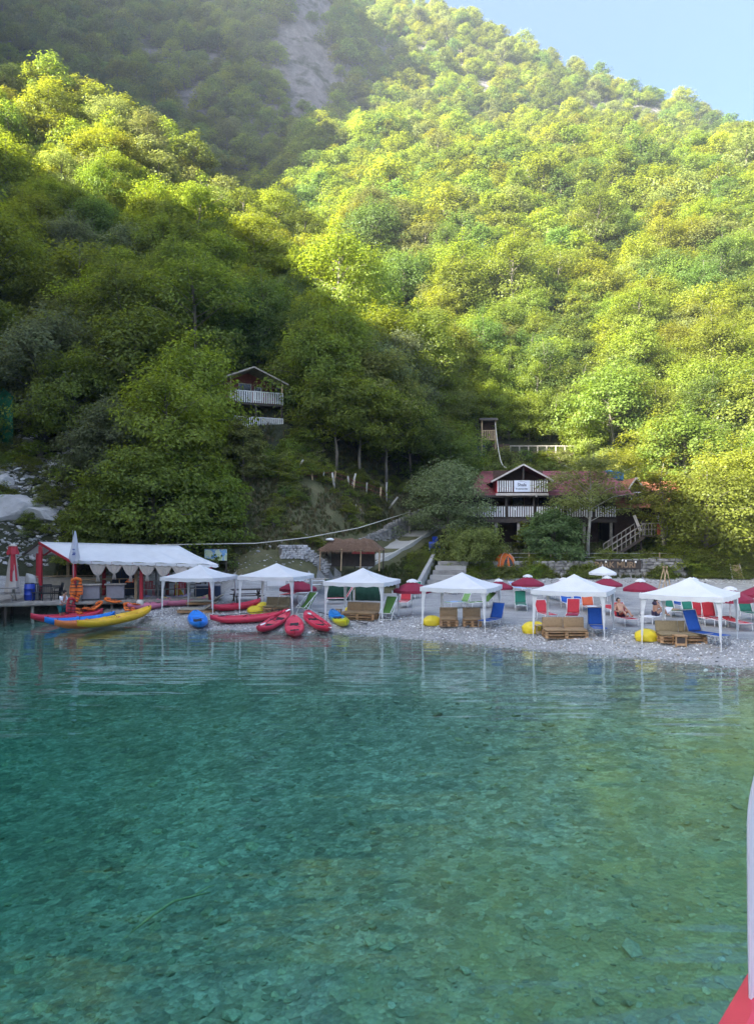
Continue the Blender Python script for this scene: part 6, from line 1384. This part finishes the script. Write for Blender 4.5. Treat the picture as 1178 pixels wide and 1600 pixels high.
for (px, py, l_, an, lab) in ((458, 745, 1.5, .55, 'pale log leaning against the left part of the bank fence'), (523, 765, 1.3, -.15, 'pale log standing below the middle of the bank fence'), (549, 762, 1.2, .3, 'pale log below the bank fence right of the middle'), (603, 778, 1.3, .05, 'thick pale log at the right end of the bank fence'), (607, 795, 1.2, .7, 'pale log lying below the right end of the bank fence'), (578, 812, 1.6, -.8, 'grey log lying on the grass above the ramp')):
    q = at(px, py); mb = MB(); mb.tube([(q[0], q[1], q[2]-.1), (q[0]+math.sin(an)*l_, q[1]+.15, q[2]+math.cos(an)*l_)], [.10, .08], 7); tag(mb.build('log', M_BARKPALE if py < 800 else M_GREYW, None, True), lab, 'log', 'pale logs on the bank')
# ---------------------------------------------------------------- ropes
M_ROPE = pmat('white_rope', (.55, .52, .45), .9, .1, 20, bump=.2, dirt=.2)
def rope(P, r, label): mb = MB(); mb.tube(P, r, 5); tag(mb.build('rope', M_ROPE, None, True), label, 'rope')
a, b = Vector((13.05, 85.0, 16.8)), Vector((LX+DX-.9, LY+2.0, 10.1)); rope([a.lerp(b, u)-Vector((0, 0, 1.5*math.sin(math.pi*u))) for u in np.linspace(0, 1, 16)], .045, 'white rope slung from the lookout hut down to the lodge roof')
P = [pt(245, 851.5, 47.5), pt(330, 850, 49), pt(400, 849, 50.5), pt(480, 840, 52), pt(560, 825, 55), pt(640, 800, 62)]; rope(P, .035, 'long pale cable running from the awning past the kiosk to the trees by the ramp')
mb = MB(); mb.tube([pt(640, 815, 62.2)-Vector((0, 0, 1.5)), pt(640, 797, 62.2)], .07, 7); tag(mb.build('cable_post', M_GREYW, None, True), 'wooden post that carries the long cable by the ramp', 'post')
mb = MB(); q = at(243, 870); mb.tube([(P[0].x, P[0].y, hz(P[0].x, P[0].y)-.2), P[0]+Vector((0, 0, .1))], .06, 7); tag(mb.build('cable_post', M_GREYW, None, True), 'wooden post that carries the long cable behind the awning', 'post')
# ---------------------------------------------------------------- single trees and bushes around the lodge and behind the bar
def own_tree(name, px_or_xy, label, cat, ck, s=1.0, rz=0.0, **kw):
    x, y = px_or_xy; z = hz(x, y); a, b = tree_meshes(**kw); b.materials[0] = LEAF[ck]
    t = thing(name, label, cat, (x, y, z-.15), rz); t.scale = (s, s, s)
    link(bpy.data.objects.new('trunk' if name != 'shrub' else 'stem', a), t); link(bpy.data.objects.new('crown', b), t); return t
own_tree('broadleaf_tree', (5.5, 60.8), 'spreading grey green tree left of the lodge, above the broad steps', 'tree', 'grey', seed=501, h=7.4, r=3.5, base=.16, nlimb=26, nleaf=14250, lsize=0.192, layered=.2, trunk_r=.15)
own_tree('shrub', (6.9, 57.9), 'wide round bush at the top of the broad steps', 'bush', 'olive', seed=502, h=2.5, r=2.5, base=.03, nlimb=26, nleaf=12750, lsize=0.176, stems=4, trunk_r=.06)
own_tree('sapling', (11.9, 61.6), 'slim bright green sapling in front of the lodge posts', 'sapling', 'fresh', seed=503, h=3.0, r=.85, base=.2, nlimb=16, nleaf=2700, lsize=0.136, trunk_r=.05)
own_tree('shrub', (13.5, 58.6), 'dense bluish green bush right of the orange tent', 'bush', 'blue', seed=504, h=4.4, r=2.3, base=.03, nlimb=26, nleaf=9750, lsize=0.216, stems=3, trunk_r=.07)
own_tree('broadleaf_tree', (16.6, 60.6), 'tall feathery tree with a bare pale trunk in front of the lodge balcony', 'tree', 'olive', seed=505, h=9.4, r=3.4, base=.40, nlimb=26, nleaf=10500, lsize=0.176, layered=.15, open_=.2, stems=1, trunk_r=.13, bark=M_BARKPALE)
own_tree('broadleaf_tree', (22.2, 59.6), 'slim sunlit tree with a pale trunk base beside the pink towel', 'tree', 'gold', seed=506, h=8.6, r=2.1, base=.40, nlimb=18, nleaf=7200, lsize=0.184, layered=.2, open_=.15, trunk_r=.15)
own_tree('broadleaf_tree', (25.0, 58.2), 'big low branched sunlit tree at the right edge of the beach', 'tree', 'fresh', seed=507, h=7.8, r=4.1, base=.10, nlimb=30, nleaf=16500, lsize=0.208, trunk_r=.17)
own_tree('broadleaf_tree', (29.5, 62.5), 'sunlit yellow green tree behind the big low branched one', 'tree', 'gold', seed=508, h=9.5, r=4.0, base=.10, nlimb=28, nleaf=14250, lsize=0.224, trunk_r=.17)
own_tree('broadleaf_tree', (27.4, 62.6), 'light green tree in front of the orange tiled annex', 'tree', 'olive', seed=509, h=7.2, r=2.6, base=.2, nlimb=24, nleaf=9000, lsize=0.192, trunk_r=.14)
own_tree('broadleaf_tree', (-15.2, 51.6), 'large layered tree just behind the middle of the bar awning', 'tree', 'mid', seed=511, h=7.6, r=4.5, base=.07, nlimb=32, nleaf=19500, lsize=0.240, layered=.12, trunk_r=.2)
own_tree('broadleaf_tree', (-23.4, 59.2), 'tall rounded green tree above the boulders at the left', 'tree', 'mid', seed=512, h=9.6, r=3.5, base=.22, nlimb=28, nleaf=13500, lsize=0.216, trunk_r=.16)
own_tree('broadleaf_tree', (-19.0, 55.4), 'whitish green tree between the boulders and the cabin', 'tree', 'grey', seed=513, h=7.4, r=3.5, base=.08, nlimb=26, nleaf=13500, lsize=0.240, trunk_r=.16)
own_tree('broadleaf_tree', (-9.9, 57.2), 'thin olive tree in front of the lower railing of the cabin', 'tree', 'olive', seed=514, h=5.4, r=1.7, base=.12, nlimb=24, nleaf=7800, lsize=0.192, open_=.15, trunk_r=.11)
own_tree('broadleaf_tree', (-18.2, 51.2), 'low green tree behind the left half of the bar awning', 'tree', 'mid', seed=515, h=4.6, r=2.4, base=.05, nlimb=24, nleaf=12000, lsize=0.216, stems=2, trunk_r=.13)
own_tree('broadleaf_tree', (-11.6, 52.2), 'dark bushy tree at the right end of the awning', 'tree', 'mid', seed=516, h=5.4, r=2.6, base=.06, nlimb=22, nleaf=10500, lsize=0.216, stems=2, trunk_r=.12)
for j, (x, y, h, c, lab) in enumerate(((-3.4, 63.6, 9.2, 'mid', 'tall tree with a bare trunk standing at the left end of the bank fence'), (-1.4, 64.6, 9.8, 'fresh', 'tall bright topped tree with a bare trunk behind the middle of the bank fence'), (.8, 66.0, 9.4, 'mid', 'tall tree with a thin bare trunk behind the right end of the bank fence'), (3.2, 69.0, 9.6, 'dark', 'dark tall tree above the upper end of the ramp'), (6.6, 69.6, 8.8, 'dark', 'dark tree between the ramp and the lookout hut'), (7.4, 76.4, 8.0, 'mid', 'dark tree close behind the left end of the lodge roof'))):
    own_tree('broadleaf_tree', (x, y), lab, 'tree', c, seed=520+j, h=h, r=3.3, base=.36, nlimb=24, nleaf=11250, lsize=0.216, trunk_r=.12, rz=j)
# loose bushes and herbs on the bank, along the walls and under the trees
rng = np.random.default_rng(33); rows = []
def bush_rows(n, x0, x1, y0, y1, smin, smax, f):
    x = rng.uniform(x0, x1, n); y = rng.uniform(y0, y1, n); z = height(x, y); d = shore_d(x, y)
    yb = np.interp(x, [-60, -30, -10, -5.5, -.6, 3.8, 8, 14, 24], [49, 50, 50.5, 52, 57, 62.5, 68, 76, 84]); m = f(x, y, y-yb, z)
    m &= ramp_dist(x, y) > 2.1
    for a, b, c in zip(x[m], y[m], z[m]): s = rng.uniform(smin, smax); rows.append((a, b, c-.08, rng.random()*6.3, s, s*rng.uniform(.6, 1), rng.integers(2)*4+rng.choice(4, p=[.06, .26, .42, .26])))
bush_rows(800, -13, 6, 51, 70, .16, .42, lambda x, y, q, z: (q > .3) & (q < 11) & (fbm(x/2.2, y/2.2, 81, 3)+.15*(q/10) > .02))
bush_rows(420, -20.2, -11, 49.5, 62, .4, .9, lambda x, y, q, z: (q > .2) & (q < 14))
bush_rows(160, -30, -20.2, 52, 62, .2, .5, lambda x, y, q, z: (q > 2) & (q < 14))
bush_rows(260, -13, -5, 58, 66, .3, .7, lambda x, y, q, z: (q > 7) & ((x > -7.3) | (y < 61.6)))
bush_rows(420, 5, 31, 57.4, 58.0, .18, .45, lambda x, y, q, z: (fbm(x/1.5, y*0, 82, 2) > -.2) & ((x < 8.6) | (x > 11.0)))
bush_rows(500, 5, 30, 55.8, 56.9, .22, .5, lambda x, y, q, z: (fbm(x/2.0, y*0, 83, 2) > -.15) & ((x < 15.6) | (x > 20.4)))
bush_rows(260, 22, 34, 55, 64, .3, .8, lambda x, y, q, z: (z > .8) & (y > 56.5))
bush_rows(420, 4, 34, 70, 86, .5, 1.1, lambda x, y, q, z: y > 72.5)
bush_rows(200, 2.2, 6, 54.5, 60, .15, .35, lambda x, y, q, z: (x-2.7) < (y-52)*.25)
scatter('bushes', rows, [(m, LEAF[c]) for m in SH for c in ('dark', 'mid', 'olive', 'fresh')], 'low bushes and herbs on the bank and along the walls')
def tuft(name, seed, mat):
    r = np.random.default_rng(seed); mb = MB()
    for i in range(16):
        a = r.random()*6.28; l = r.uniform(.5, 1); o = np.array([r.normal()*.12, r.normal()*.12, 0]); w = .022; d = np.array([math.cos(a), math.sin(a), 0]); s = np.array([-d[1], d[0], 0])
        p0, p1, p2 = o, o+d*.12*l+[0, 0, .55*l], o+d*.42*l+[0, 0, .85*l]; mb.raw([p0-s*w, p0+s*w, p1+s*w*.7, p1-s*w*.7, p2], [(0, 1, 2, 3), (3, 2, 4)])
    return mb.mesh(name, mat)
def m_grass(n, c): return pmat(n, c, .9, .3, 3, bump=0, dirt=0, transl=.35, objrand=.35)
TU = [tuft('grass_tuft', 70+i, m) for i, m in enumerate((m_grass('green_grass', (.075, .10, .022)), m_grass('dry_grass', (.17, .14, .065)), m_grass('olive_grass', (.10, .105, .035))))]
rows = []
def grass_rows(n, x0, x1, y0, y1, f, p):
    x = rng.uniform(x0, x1, n); y = rng.uniform(y0, y1, n); z = height(x, y); yb = np.interp(x, [-60, -30, -10, -5.5, -.6, 3.8, 8, 14, 24], [49, 50, 50.5, 52, 57, 62.5, 68, 76, 84]); m = f(x, y, y-yb, z)
    m &= ramp_dist(x, y) > 1.75
    for a, b, c in zip(x[m], y[m], z[m]): s = rng.uniform(.22, .55); rows.append((a, b, c-.03, rng.random()*6.3, s, s*rng.uniform(.7, 1.2), rng.choice(3, p=p)))
grass_rows(17000, -13, 7, 50, 70, lambda x, y, q, z: (q > .1) & (q < 15) & (fbm(x/1.6, y/1.6, 84, 3) > -.34), [.2, .46, .34])
grass_rows(8000, 4.5, 34, 55.8, 63.5, lambda x, y, q, z: (z > 1.2), [.6, .12, .28]); grass_rows(5000, -1, 6, 52.5, 62, lambda x, y, q, z: (z > .8), [.7, .1, .2])
grass_rows(2500, -21, -12, 49, 58, lambda x, y, q, z: q > -.2, [.4, .25, .35])
scatter('grass', rows, [(m, None) for m in TU], 'rough grass and dry stalks on the bank and the terrace')
# boulders and scree at the left
def boulder(px, py, sx, sy, sz, rz, seed, label, rx=0.0, ry=0.0):
    r = np.random.default_rng(seed); bm = bmesh.new(); bmesh.ops.create_icosphere(bm, subdivisions=4, radius=.5); pl = r.normal(size=(15, 3)); pl /= np.linalg.norm(pl, axis=1, keepdims=True); ds = r.uniform(.27, .46, 15)
    for v in bm.verts:                                       # broken faces, then a rough skin
        c = np.array(v.co)
        for n_, d_ in zip(pl, ds):
            e = c @ n_-d_
            if e > 0: c = c-n_*e*.96
        q = fbm(np.array([c[0]*7+seed]), np.array([c[1]*7+c[2]*5]), seed, 4)[0]; v.co = Vector(c*(1+.09*q))
    m = bpy.data.meshes.new('boulder'); bm.to_mesh(m); bm.free(); m.materials.append(M_ROCK); p = at(px, py); o = inst('boulder', m, None, (p[0], p[1]+.4, p[2]+sz*.12), (rx, ry, rz), (sx, sy, sz)); return tag(o, label, 'boulder', 'pale boulders left of the awning')
boulder(20, 802, 4.2, 2.4, 2.7, .3, 91, 'large pale boulder with a slanting face at the left edge', .1, -.25); boulder(60, 808, 3.5, 2.0, 1.6, -.25, 92, 'flat pointed pale boulder leaning right beside the largest one', 0, .22); boulder(6, 760, 2.0, 1.5, 1.5, .8, 93, 'small white boulder above the large one at the left edge'); boulder(70, 784, 1.3, 1.0, .6, .1, 94, 'small boulder behind the flat pointed one'); boulder(28, 838, 1.3, 1.0, .7, .4, 95, 'low boulder right behind the closed parasol')
SC_ = [stone_mesh('rock', 440+i, [M_ROCK, M_ROCKD, M_ST[1]][i % 3], 1, .55, .2) for i in range(6)]
n = 2600; x = rng.uniform(-31, -20.5, n); y = rng.uniform(50.5, 63, n); z = height(x, y); k_ = (x < -21.3-.10*(y-50)*rng.random(n)) ; x, y, z = x[k_], y[k_], z[k_]; s = np.exp(rng.normal(-1.35, .5, len(x)))
r1 = np.stack([x, y, z, rng.random(len(x))*6.3, s, s*.8, rng.integers(0, 6, len(x)), rng.normal(.3, .3, len(x)), rng.normal(0, .3, len(x))], 1)
n = 900; x = rng.uniform(-10, 3, n); y = rng.uniform(46, 58, n); z = height(x, y); yb = np.interp(x, [-60, -30, -10, -5.5, -.6, 3.8, 8], [49, 50, 50.5, 52, 57, 62.5, 68]); q = y-yb; k_ = (q > -2.2) & (q < 1.2+fbm(x, y, 85, 2)) & (x < -2.5); x, y, z = x[k_], y[k_], z[k_]; s = np.exp(rng.normal(-1.9, .5, len(x)))
r2 = np.stack([x, y, z, rng.random(len(x))*6.3, s, s*.8, rng.integers(0, 6, len(x)), rng.normal(0, .3, len(x)), rng.normal(0, .3, len(x))], 1)
n = 1500; x = rng.uniform(4, 34, n); y = rng.normal(55.0, .8, n); z = height(x, y); s = np.exp(rng.normal(-2.1, .45, n)); r3 = np.stack([x, y, z, rng.random(n)*6.3, s, s*.8, rng.integers(0, 6, n), rng.normal(0, .3, n), rng.normal(0, .3, n)], 1)
scatter('rubble', np.concatenate([r1, r2, r3]), [(m, None) for m in SC_], 'loose grey rubble on the slope and along the back of the beach')
p = pt(8, 622, 61); t = thing('green_net', 'sheet of dark green netting on the scree at the left edge', 'net', (p.x, p.y, hz(p.x, p.y)), .2); z0 = p.z-t.location.z
mb = MB(); mb.slab([[(-1.2+1.9*u, .3*math.sin(u*5), (z0+1.1-1.0*u*u)*(1-v)-.1*v) for u in np.linspace(0, 1, 9)] for v in np.linspace(0, 1, 5)], .015, up=(0, -1, 0)); mb.build('netting', pmat('green_net', (.012, .13, .06), .9, .2, 8, bump=.3, dirt=.1), t, True)
for u in (-1.0, .1): mb = MB(); mb.tube([(u, .25, -.3), (u, .25, max(.4, z0+.7))], .04, 6); mb.build('pole', M_GREYW, t)
p = pt(10, 540, 66); t = thing('timber_brace', 'reddish timber brace of slanting beams high on the slope at the left edge', 'frame', (p.x, p.y, hz(p.x, p.y))); z0 = p.z-t.location.z
for a, b in (((-1.6, 0, z0+1.2), (1.3, 0, z0-.6)), ((-1.6, 0, z0+.5), (1.1, 0, z0-1.2)), ((-1.2, 0, -.3), (-1.2, 0, z0+1.0)), ((1.0, 0, -.3), (1.0, 0, z0-.3)), ((0, 0, -.3), (0, 0, z0+.3))): mb = MB(); mb.bar(a, b, .12); mb.build('beam', M_CAB, t)
# sunken branch on the lake bed
P = [(205, 1460), (240, 1435), (272, 1413), (300, 1405), (330, 1396)]; Q = [Vector(at(*q))+Vector((0, 0, .02)) for q in P]
M_SUNK = pmat('sunken_wood', (.36, .33, .20), .9, .3, 4, bump=.4, dirt=.3); t = thing('sunken_branch', 'long pale branch lying on the lake bed at the lower left', 'branch', tuple(Q[0])); mb = MB(); mb.tube([q-Q[0] for q in Q], [.012, .026, .024, .018, .01], 6); mb.build('stem', M_SUNK, t, True)
mb = MB(); mb.tube([Q[3]-Q[0], Q[3]-Q[0]+Vector((.25, .28, .05)), Q[3]-Q[0]+Vector((.5, .5, .03))], [.016, .01, .006], 5); mb.build('twig', M_SUNK, t)
# ---------------------------------------------------------------- people
M_SKIN = pmat('tanned_skin', (.42, .23, .15), .55, .08, 9, bump=.05, dirt=0); M_HAIR = pmat('dark_hair', (.018, .012, .010), .6, .2, 30, bump=.3, dirt=0); M_SHIRT = pmat('white_shirt', (.74, .74, .78), .85, .04, 9, bump=.15, dirt=.05); M_SHORTS = pmat('teal_shorts', (.010, .17, .19), .85, .1, 9, bump=.15, dirt=.05); M_SWIM = pmat('dark_swimwear', (.03, .02, .05), .7, .1, 9, bump=.1, dirt=0)
def skin(name, J, E, mat, par, root, lv=2):
    """one continuous skinned surface; J: joint -> (position, radius)"""
    ks = list(J); me = bpy.data.meshes.new(name); me.from_pydata([J[k][0] for k in ks], [(ks.index(a), ks.index(b)) for a, b in E], []); me.materials.append(mat)
    o = link(bpy.data.objects.new(name, me), par); m = o.modifiers.new('skin', 'SKIN'); m.use_smooth_shade = True; sv = me.skin_vertices[0].data
    for i, k in enumerate(ks): r = J[k][1]; sv[i].radius = r if hasattr(r, '__len__') else (r, r); sv[i].use_root = (k == root)
    s = o.modifiers.new('subd', 'SUBSURF'); s.levels = lv; s.render_levels = lv; return o
def person(label, loc, rz, B, clothes, hair_long=False):
    """B: dict of joint positions (pelvis spine chest neck head, shoulder elbow wrist hip knee ankle toe with _a/_b)"""
    t = thing('person', label, 'person', tuple(loc), rz); V = {k: Vector(v) for k, v in B.items()}; J = {}; E = []
    RAD = dict(pelvis=(.15, .115), spine=(.135, .10), chest=(.155, .11), neck=.055, head=.098, shoulder=.062, elbow=.042, wrist=.028, hip=.088, knee=.058, ankle=.038, toe=.032)
    for k, v in V.items(): J[k] = (tuple(v), RAD[k.split('_')[0]])
    up = (V['head']-V['neck']).normalized(); J['crown'] = (tuple(V['head']+up*.075), .08); f = (V['toe_a']-V['ankle_a']); f = (f-up*f.dot(up)).normalized()
    J['chin'] = (tuple(V['head']-up*.07+f*.04), .062); J['nose'] = (tuple(V['head']+f*.105-up*.01), .016)
    E += [('pelvis', 'spine'), ('spine', 'chest'), ('chest', 'neck'), ('neck', 'chin'), ('chin', 'head'), ('head', 'crown'), ('head', 'nose')]
    for s in 'ab':
        E += [('chest', 'shoulder_'+s), ('shoulder_'+s, 'elbow_'+s), ('elbow_'+s, 'wrist_'+s), ('pelvis', 'hip_'+s), ('hip_'+s, 'knee_'+s), ('knee_'+s, 'ankle_'+s), ('ankle_'+s, 'toe_'+s)]
        d = (V['wrist_'+s]-V['elbow_'+s]).normalized(); sd = d.cross(up); sd = sd.normalized() if sd.length > .05 else f; pl = V['wrist_'+s]+d*.075; J['palm_'+s] = (tuple(pl), (.036, .018)); E.append(('wrist_'+s, 'palm_'+s)); nn = d.cross(sd).normalized()
        for q, (off, ln) in enumerate(((-.030, .062), (-.010, .075), (.010, .080), (.030, .070))):
            a = pl+sd*off+d*.02; b = a+d*ln*.55-nn*.012; c = b+d*ln*.35-nn*.03; J['f%d1%s' % (q, s)] = (tuple(a), .010); J['f%d2%s' % (q, s)] = (tuple(b), .009); J['f%d3%s' % (q, s)] = (tuple(c), .008); E += [('palm_'+s, 'f%d1%s' % (q, s)), ('f%d1%s' % (q, s), 'f%d2%s' % (q, s)), ('f%d2%s' % (q, s), 'f%d3%s' % (q, s))]
        a = V['wrist_'+s]+d*.03+sd*.045; J['th1'+s] = (tuple(a), .012); J['th2'+s] = (tuple(a+d*.04+sd*.02-nn*.02), .009); E += [('wrist_'+s, 'th1'+s), ('th1'+s, 'th2'+s)]
    skin('body', J, E, M_SKIN, t, 'pelvis')
    mb = MB(); c = V['head']+up*.03-f*.02; rows = []; sd = up.cross(f).normalized()
    for v in np.linspace(0, 1, 7):
        a = v*math.pi*.62; rows.append([c+up*.128*math.cos(a)+(f*math.cos(b)*.118+sd*math.sin(b)*.108)*math.sin(a)-f*(.05*v if math.cos(b) > .3 else 0)*1.2-(up*.16*v if hair_long and math.cos(b) < -.1 else up*0) for b in np.linspace(0, 2*math.pi, 17)])
    mb.sheet(rows); mb.build('hair', M_HAIR, t, True)
    for s in (-1, 1): mb = MB(); mb.lathe([(.001, -.012), (.011, 0), (.001, .012)], 8, c=tuple(V['head']+f*.092+sd*s*.034+up*.015), cap=False); mb.build('eye', M_HAIR, t, True)
    for (nm, mat, ks, grow) in clothes:
        JJ = {k: (p, ((r[0]+grow, r[1]+grow) if hasattr(r, '__len__') else r+grow*1.1)) for k, (p, r) in J.items() if k in ks}
        for k, (src, dst, u) in [(k, v) for k, v in CUT.items() if k in ks]: p = V[src].lerp(V[dst], u); r0, r1 = RAD[src.split('_')[0]], RAD[dst.split('_')[0]]; JJ[k] = (tuple(p), r0*(1-u)+r1*u+grow*1.5)
        EE = [(a, b) for a, b in E if a in JJ and b in JJ]+[(src, k) for k, (src, dst, u) in CUT.items() if k in JJ and src in JJ]
        skin(nm, JJ, EE, mat, t, [k for k in ks if k in ('pelvis', 'chest')][0])
    return t
CUT = {'sleeve_a': ('shoulder_a', 'elbow_a', .75), 'sleeve_b': ('shoulder_b', 'elbow_b', .75), 'short_a': ('hip_a', 'knee_a', .85), 'short_b': ('hip_b', 'knee_b', .85), 'waist': ('pelvis', 'spine', .35), 'brief_a': ('hip_a', 'knee_a', .08), 'brief_b': ('hip_b', 'knee_b', .08)}
SHIRT = ('shirt', M_SHIRT, ('pelvis', 'spine', 'chest', 'shoulder_a', 'shoulder_b', 'sleeve_a', 'sleeve_b'), .016); SHORTS = ('shorts', M_SHORTS, ('pelvis', 'hip_a', 'hip_b', 'short_a', 'short_b'), .022); TRUNK = ('swimwear', M_SWIM, ('pelvis', 'hip_a', 'hip_b', 'brief_a', 'brief_b'), .010)
stand = dict(pelvis=(0, 0, .93), spine=(.03, 0, 1.12), chest=(.09, 0, 1.34), neck=(.14, 0, 1.50), head=(.19, 0, 1.62), shoulder_a=(.10, .19, 1.40), shoulder_b=(.10, -.19, 1.40), elbow_a=(.20, .24, 1.13), elbow_b=(.18, -.25, 1.13), wrist_a=(.43, .14, 1.05), wrist_b=(.42, -.15, 1.04), hip_a=(0, .10, .88), hip_b=(0, -.10, .88), knee_a=(.05, .11, .49), knee_b=(.00, -.11, .49), ankle_a=(-.05, .11, .08), ankle_b=(-.14, -.11, .09), toe_a=(.12, .13, .035), toe_b=(.03, -.13, .035))
q = wat(97, 971); zz = max(hz(q[0], q[1]), -.12); person('man in white T-shirt and teal shorts standing by the dock holding a red vest', (q[0], q[1], zz), R(-12), stand, (SHORTS, SHIRT))
vest((q[0]+.52, q[1]-.12, zz+.88), (80, 10, 60), 'red life vest held by the man in the white T-shirt', 1.05)
for o in [o for o in COL.objects if o.name.startswith('life_vest')][-1:]:
    for c in o.children:
        if c.name.startswith('panel'): c.material_slots[0].link = 'OBJECT'; c.material_slots[0].material = M_RED
sit = dict(pelvis=(0, 0, .46), spine=(-.02, 0, .63), chest=(.02, 0, .86), neck=(.06, 0, 1.01), head=(.10, 0, 1.12), shoulder_a=(.03, .17, .92), shoulder_b=(.03, -.17, .92), elbow_a=(.16, .23, .68), elbow_b=(.18, -.22, .68), wrist_a=(.38, .12, .70), wrist_b=(.38, -.10, .72), hip_a=(.04, .10, .44), hip_b=(.04, -.10, .44), knee_a=(.42, .10, .66), knee_b=(.40, -.09, .68), ankle_a=(.56, .10, .38), ankle_b=(.54, -.09, .38), toe_a=(.70, .11, .36), toe_b=(.68, -.10, .36))
lay = dict(pelvis=(0, .30, .47), spine=(0, .40, .60), chest=(0, .52, .80), neck=(0, .60, .94), head=(0, .64, 1.05), shoulder_a=(.18, .55, .86), shoulder_b=(-.18, .55, .86), elbow_a=(.30, .36, .62), elbow_b=(-.30, .36, .62), wrist_a=(.20, .14, .56), wrist_b=(-.20, .14, .56), hip_a=(.10, .26, .46), hip_b=(-.10, .26, .46), knee_a=(.13, -.16, .66), knee_b=(-.11, -.16, .62), ankle_a=(.11, -.56, .42), ankle_b=(-.11, -.58, .42), toe_a=(.12, -.66, .52), toe_b=(-.12, -.68, .52))
for lg, B, lab, rot, hl in ((23, lay, 'dark haired person lying on the red lounger at the left leg of the rightmost gazebo', 0, False), (24, sit, 'dark haired person sitting with bent knees on the white lounger under the rightmost gazebo', R(55), True)):
    o = [o for o in COL.objects if o.get('label', '').startswith('red sun lounger with a person' if lg == 23 else 'white sun lounger with a person')][0]; person(lab, tuple(o.location), o.rotation_euler.z+rot, B, (TRUNK, ('top', M_SWIM, ('chest', 'shoulder_a', 'shoulder_b') if hl else ('chest',), .006)) if hl else (TRUNK,), hl)
# ---------------------------------------------------------------- the boat the picture is taken from
M_BOATR = pmat('red_boat_paint', (.75, .05, .10), .35, .05, 3, bump=.03, dirt=.12, dcol=(.5, .2, .2)); M_DRAPE = pmat('white_boat_curtain', (.76, .79, .90), .85, .03, 4, bump=.06, dirt=0, transl=.3)
t = thing('tour_boat', 'red gunwale and white side curtain of the boat at the lower right corner', 'boat', (1.2, 1.6, 0))
a, b = Vector((.708, 1.6, 3.67)), Vector((.930, 1.9, 3.63)); d = (b-a).normalized(); A, B_ = a-d*3.2, b+d*.55; A.z = 3.75; n_ = Vector((d.y, -d.x, 0)).normalized(); o_ = t.location
mb = MB(); rows = []
for p in (A, a, b, B_): rows.append([p-o_, p+n_*.05+Vector((0, 0, .012))-o_, p+n_*.22+Vector((0, 0, .010))-o_, p+n_*.24-o_, p+n_*.24+Vector((0, 0, -.10))-o_])
mb.slab(rows, .03, up=(0, 0, 1)); mb.build('gunwale', M_BOATR, t)
mb = MB(); mb.raw([q-o_ for q in (A+Vector((0, 0, -.04)), B_+Vector((0, 0, -.04)), Vector((B_.x, B_.y, -.4)), Vector((A.x, A.y, -.4)))]+[q+n_*.08-o_ for q in (A+Vector((0, 0, -.04)), B_+Vector((0, 0, -.04)), Vector((B_.x, B_.y, -.4)), Vector((A.x, A.y, -.4)))], [(0, 1, 2, 3), (7, 6, 5, 4), (0, 4, 5, 1), (1, 5, 6, 2), (2, 6, 7, 3), (3, 7, 4, 0)]); mb.build('hull', M_BOATR, t)
rows = []; Yc = 1.70
for v in np.linspace(0, 1, 22):
    py = 1205+v*440; e = 1170+14*max(0, (1-v*440/90))**2-2*math.sin(v*3.0)+5*v; rows.append([pt(e+u*85, py, Yc+.02*math.sin(u*11)+.03*u)-o_ for u in np.linspace(0, 1, 12)])
mb = MB(); mb.slab(rows, .012, up=(0, -1, 0)); mb.build('curtain', M_DRAPE, t, True)
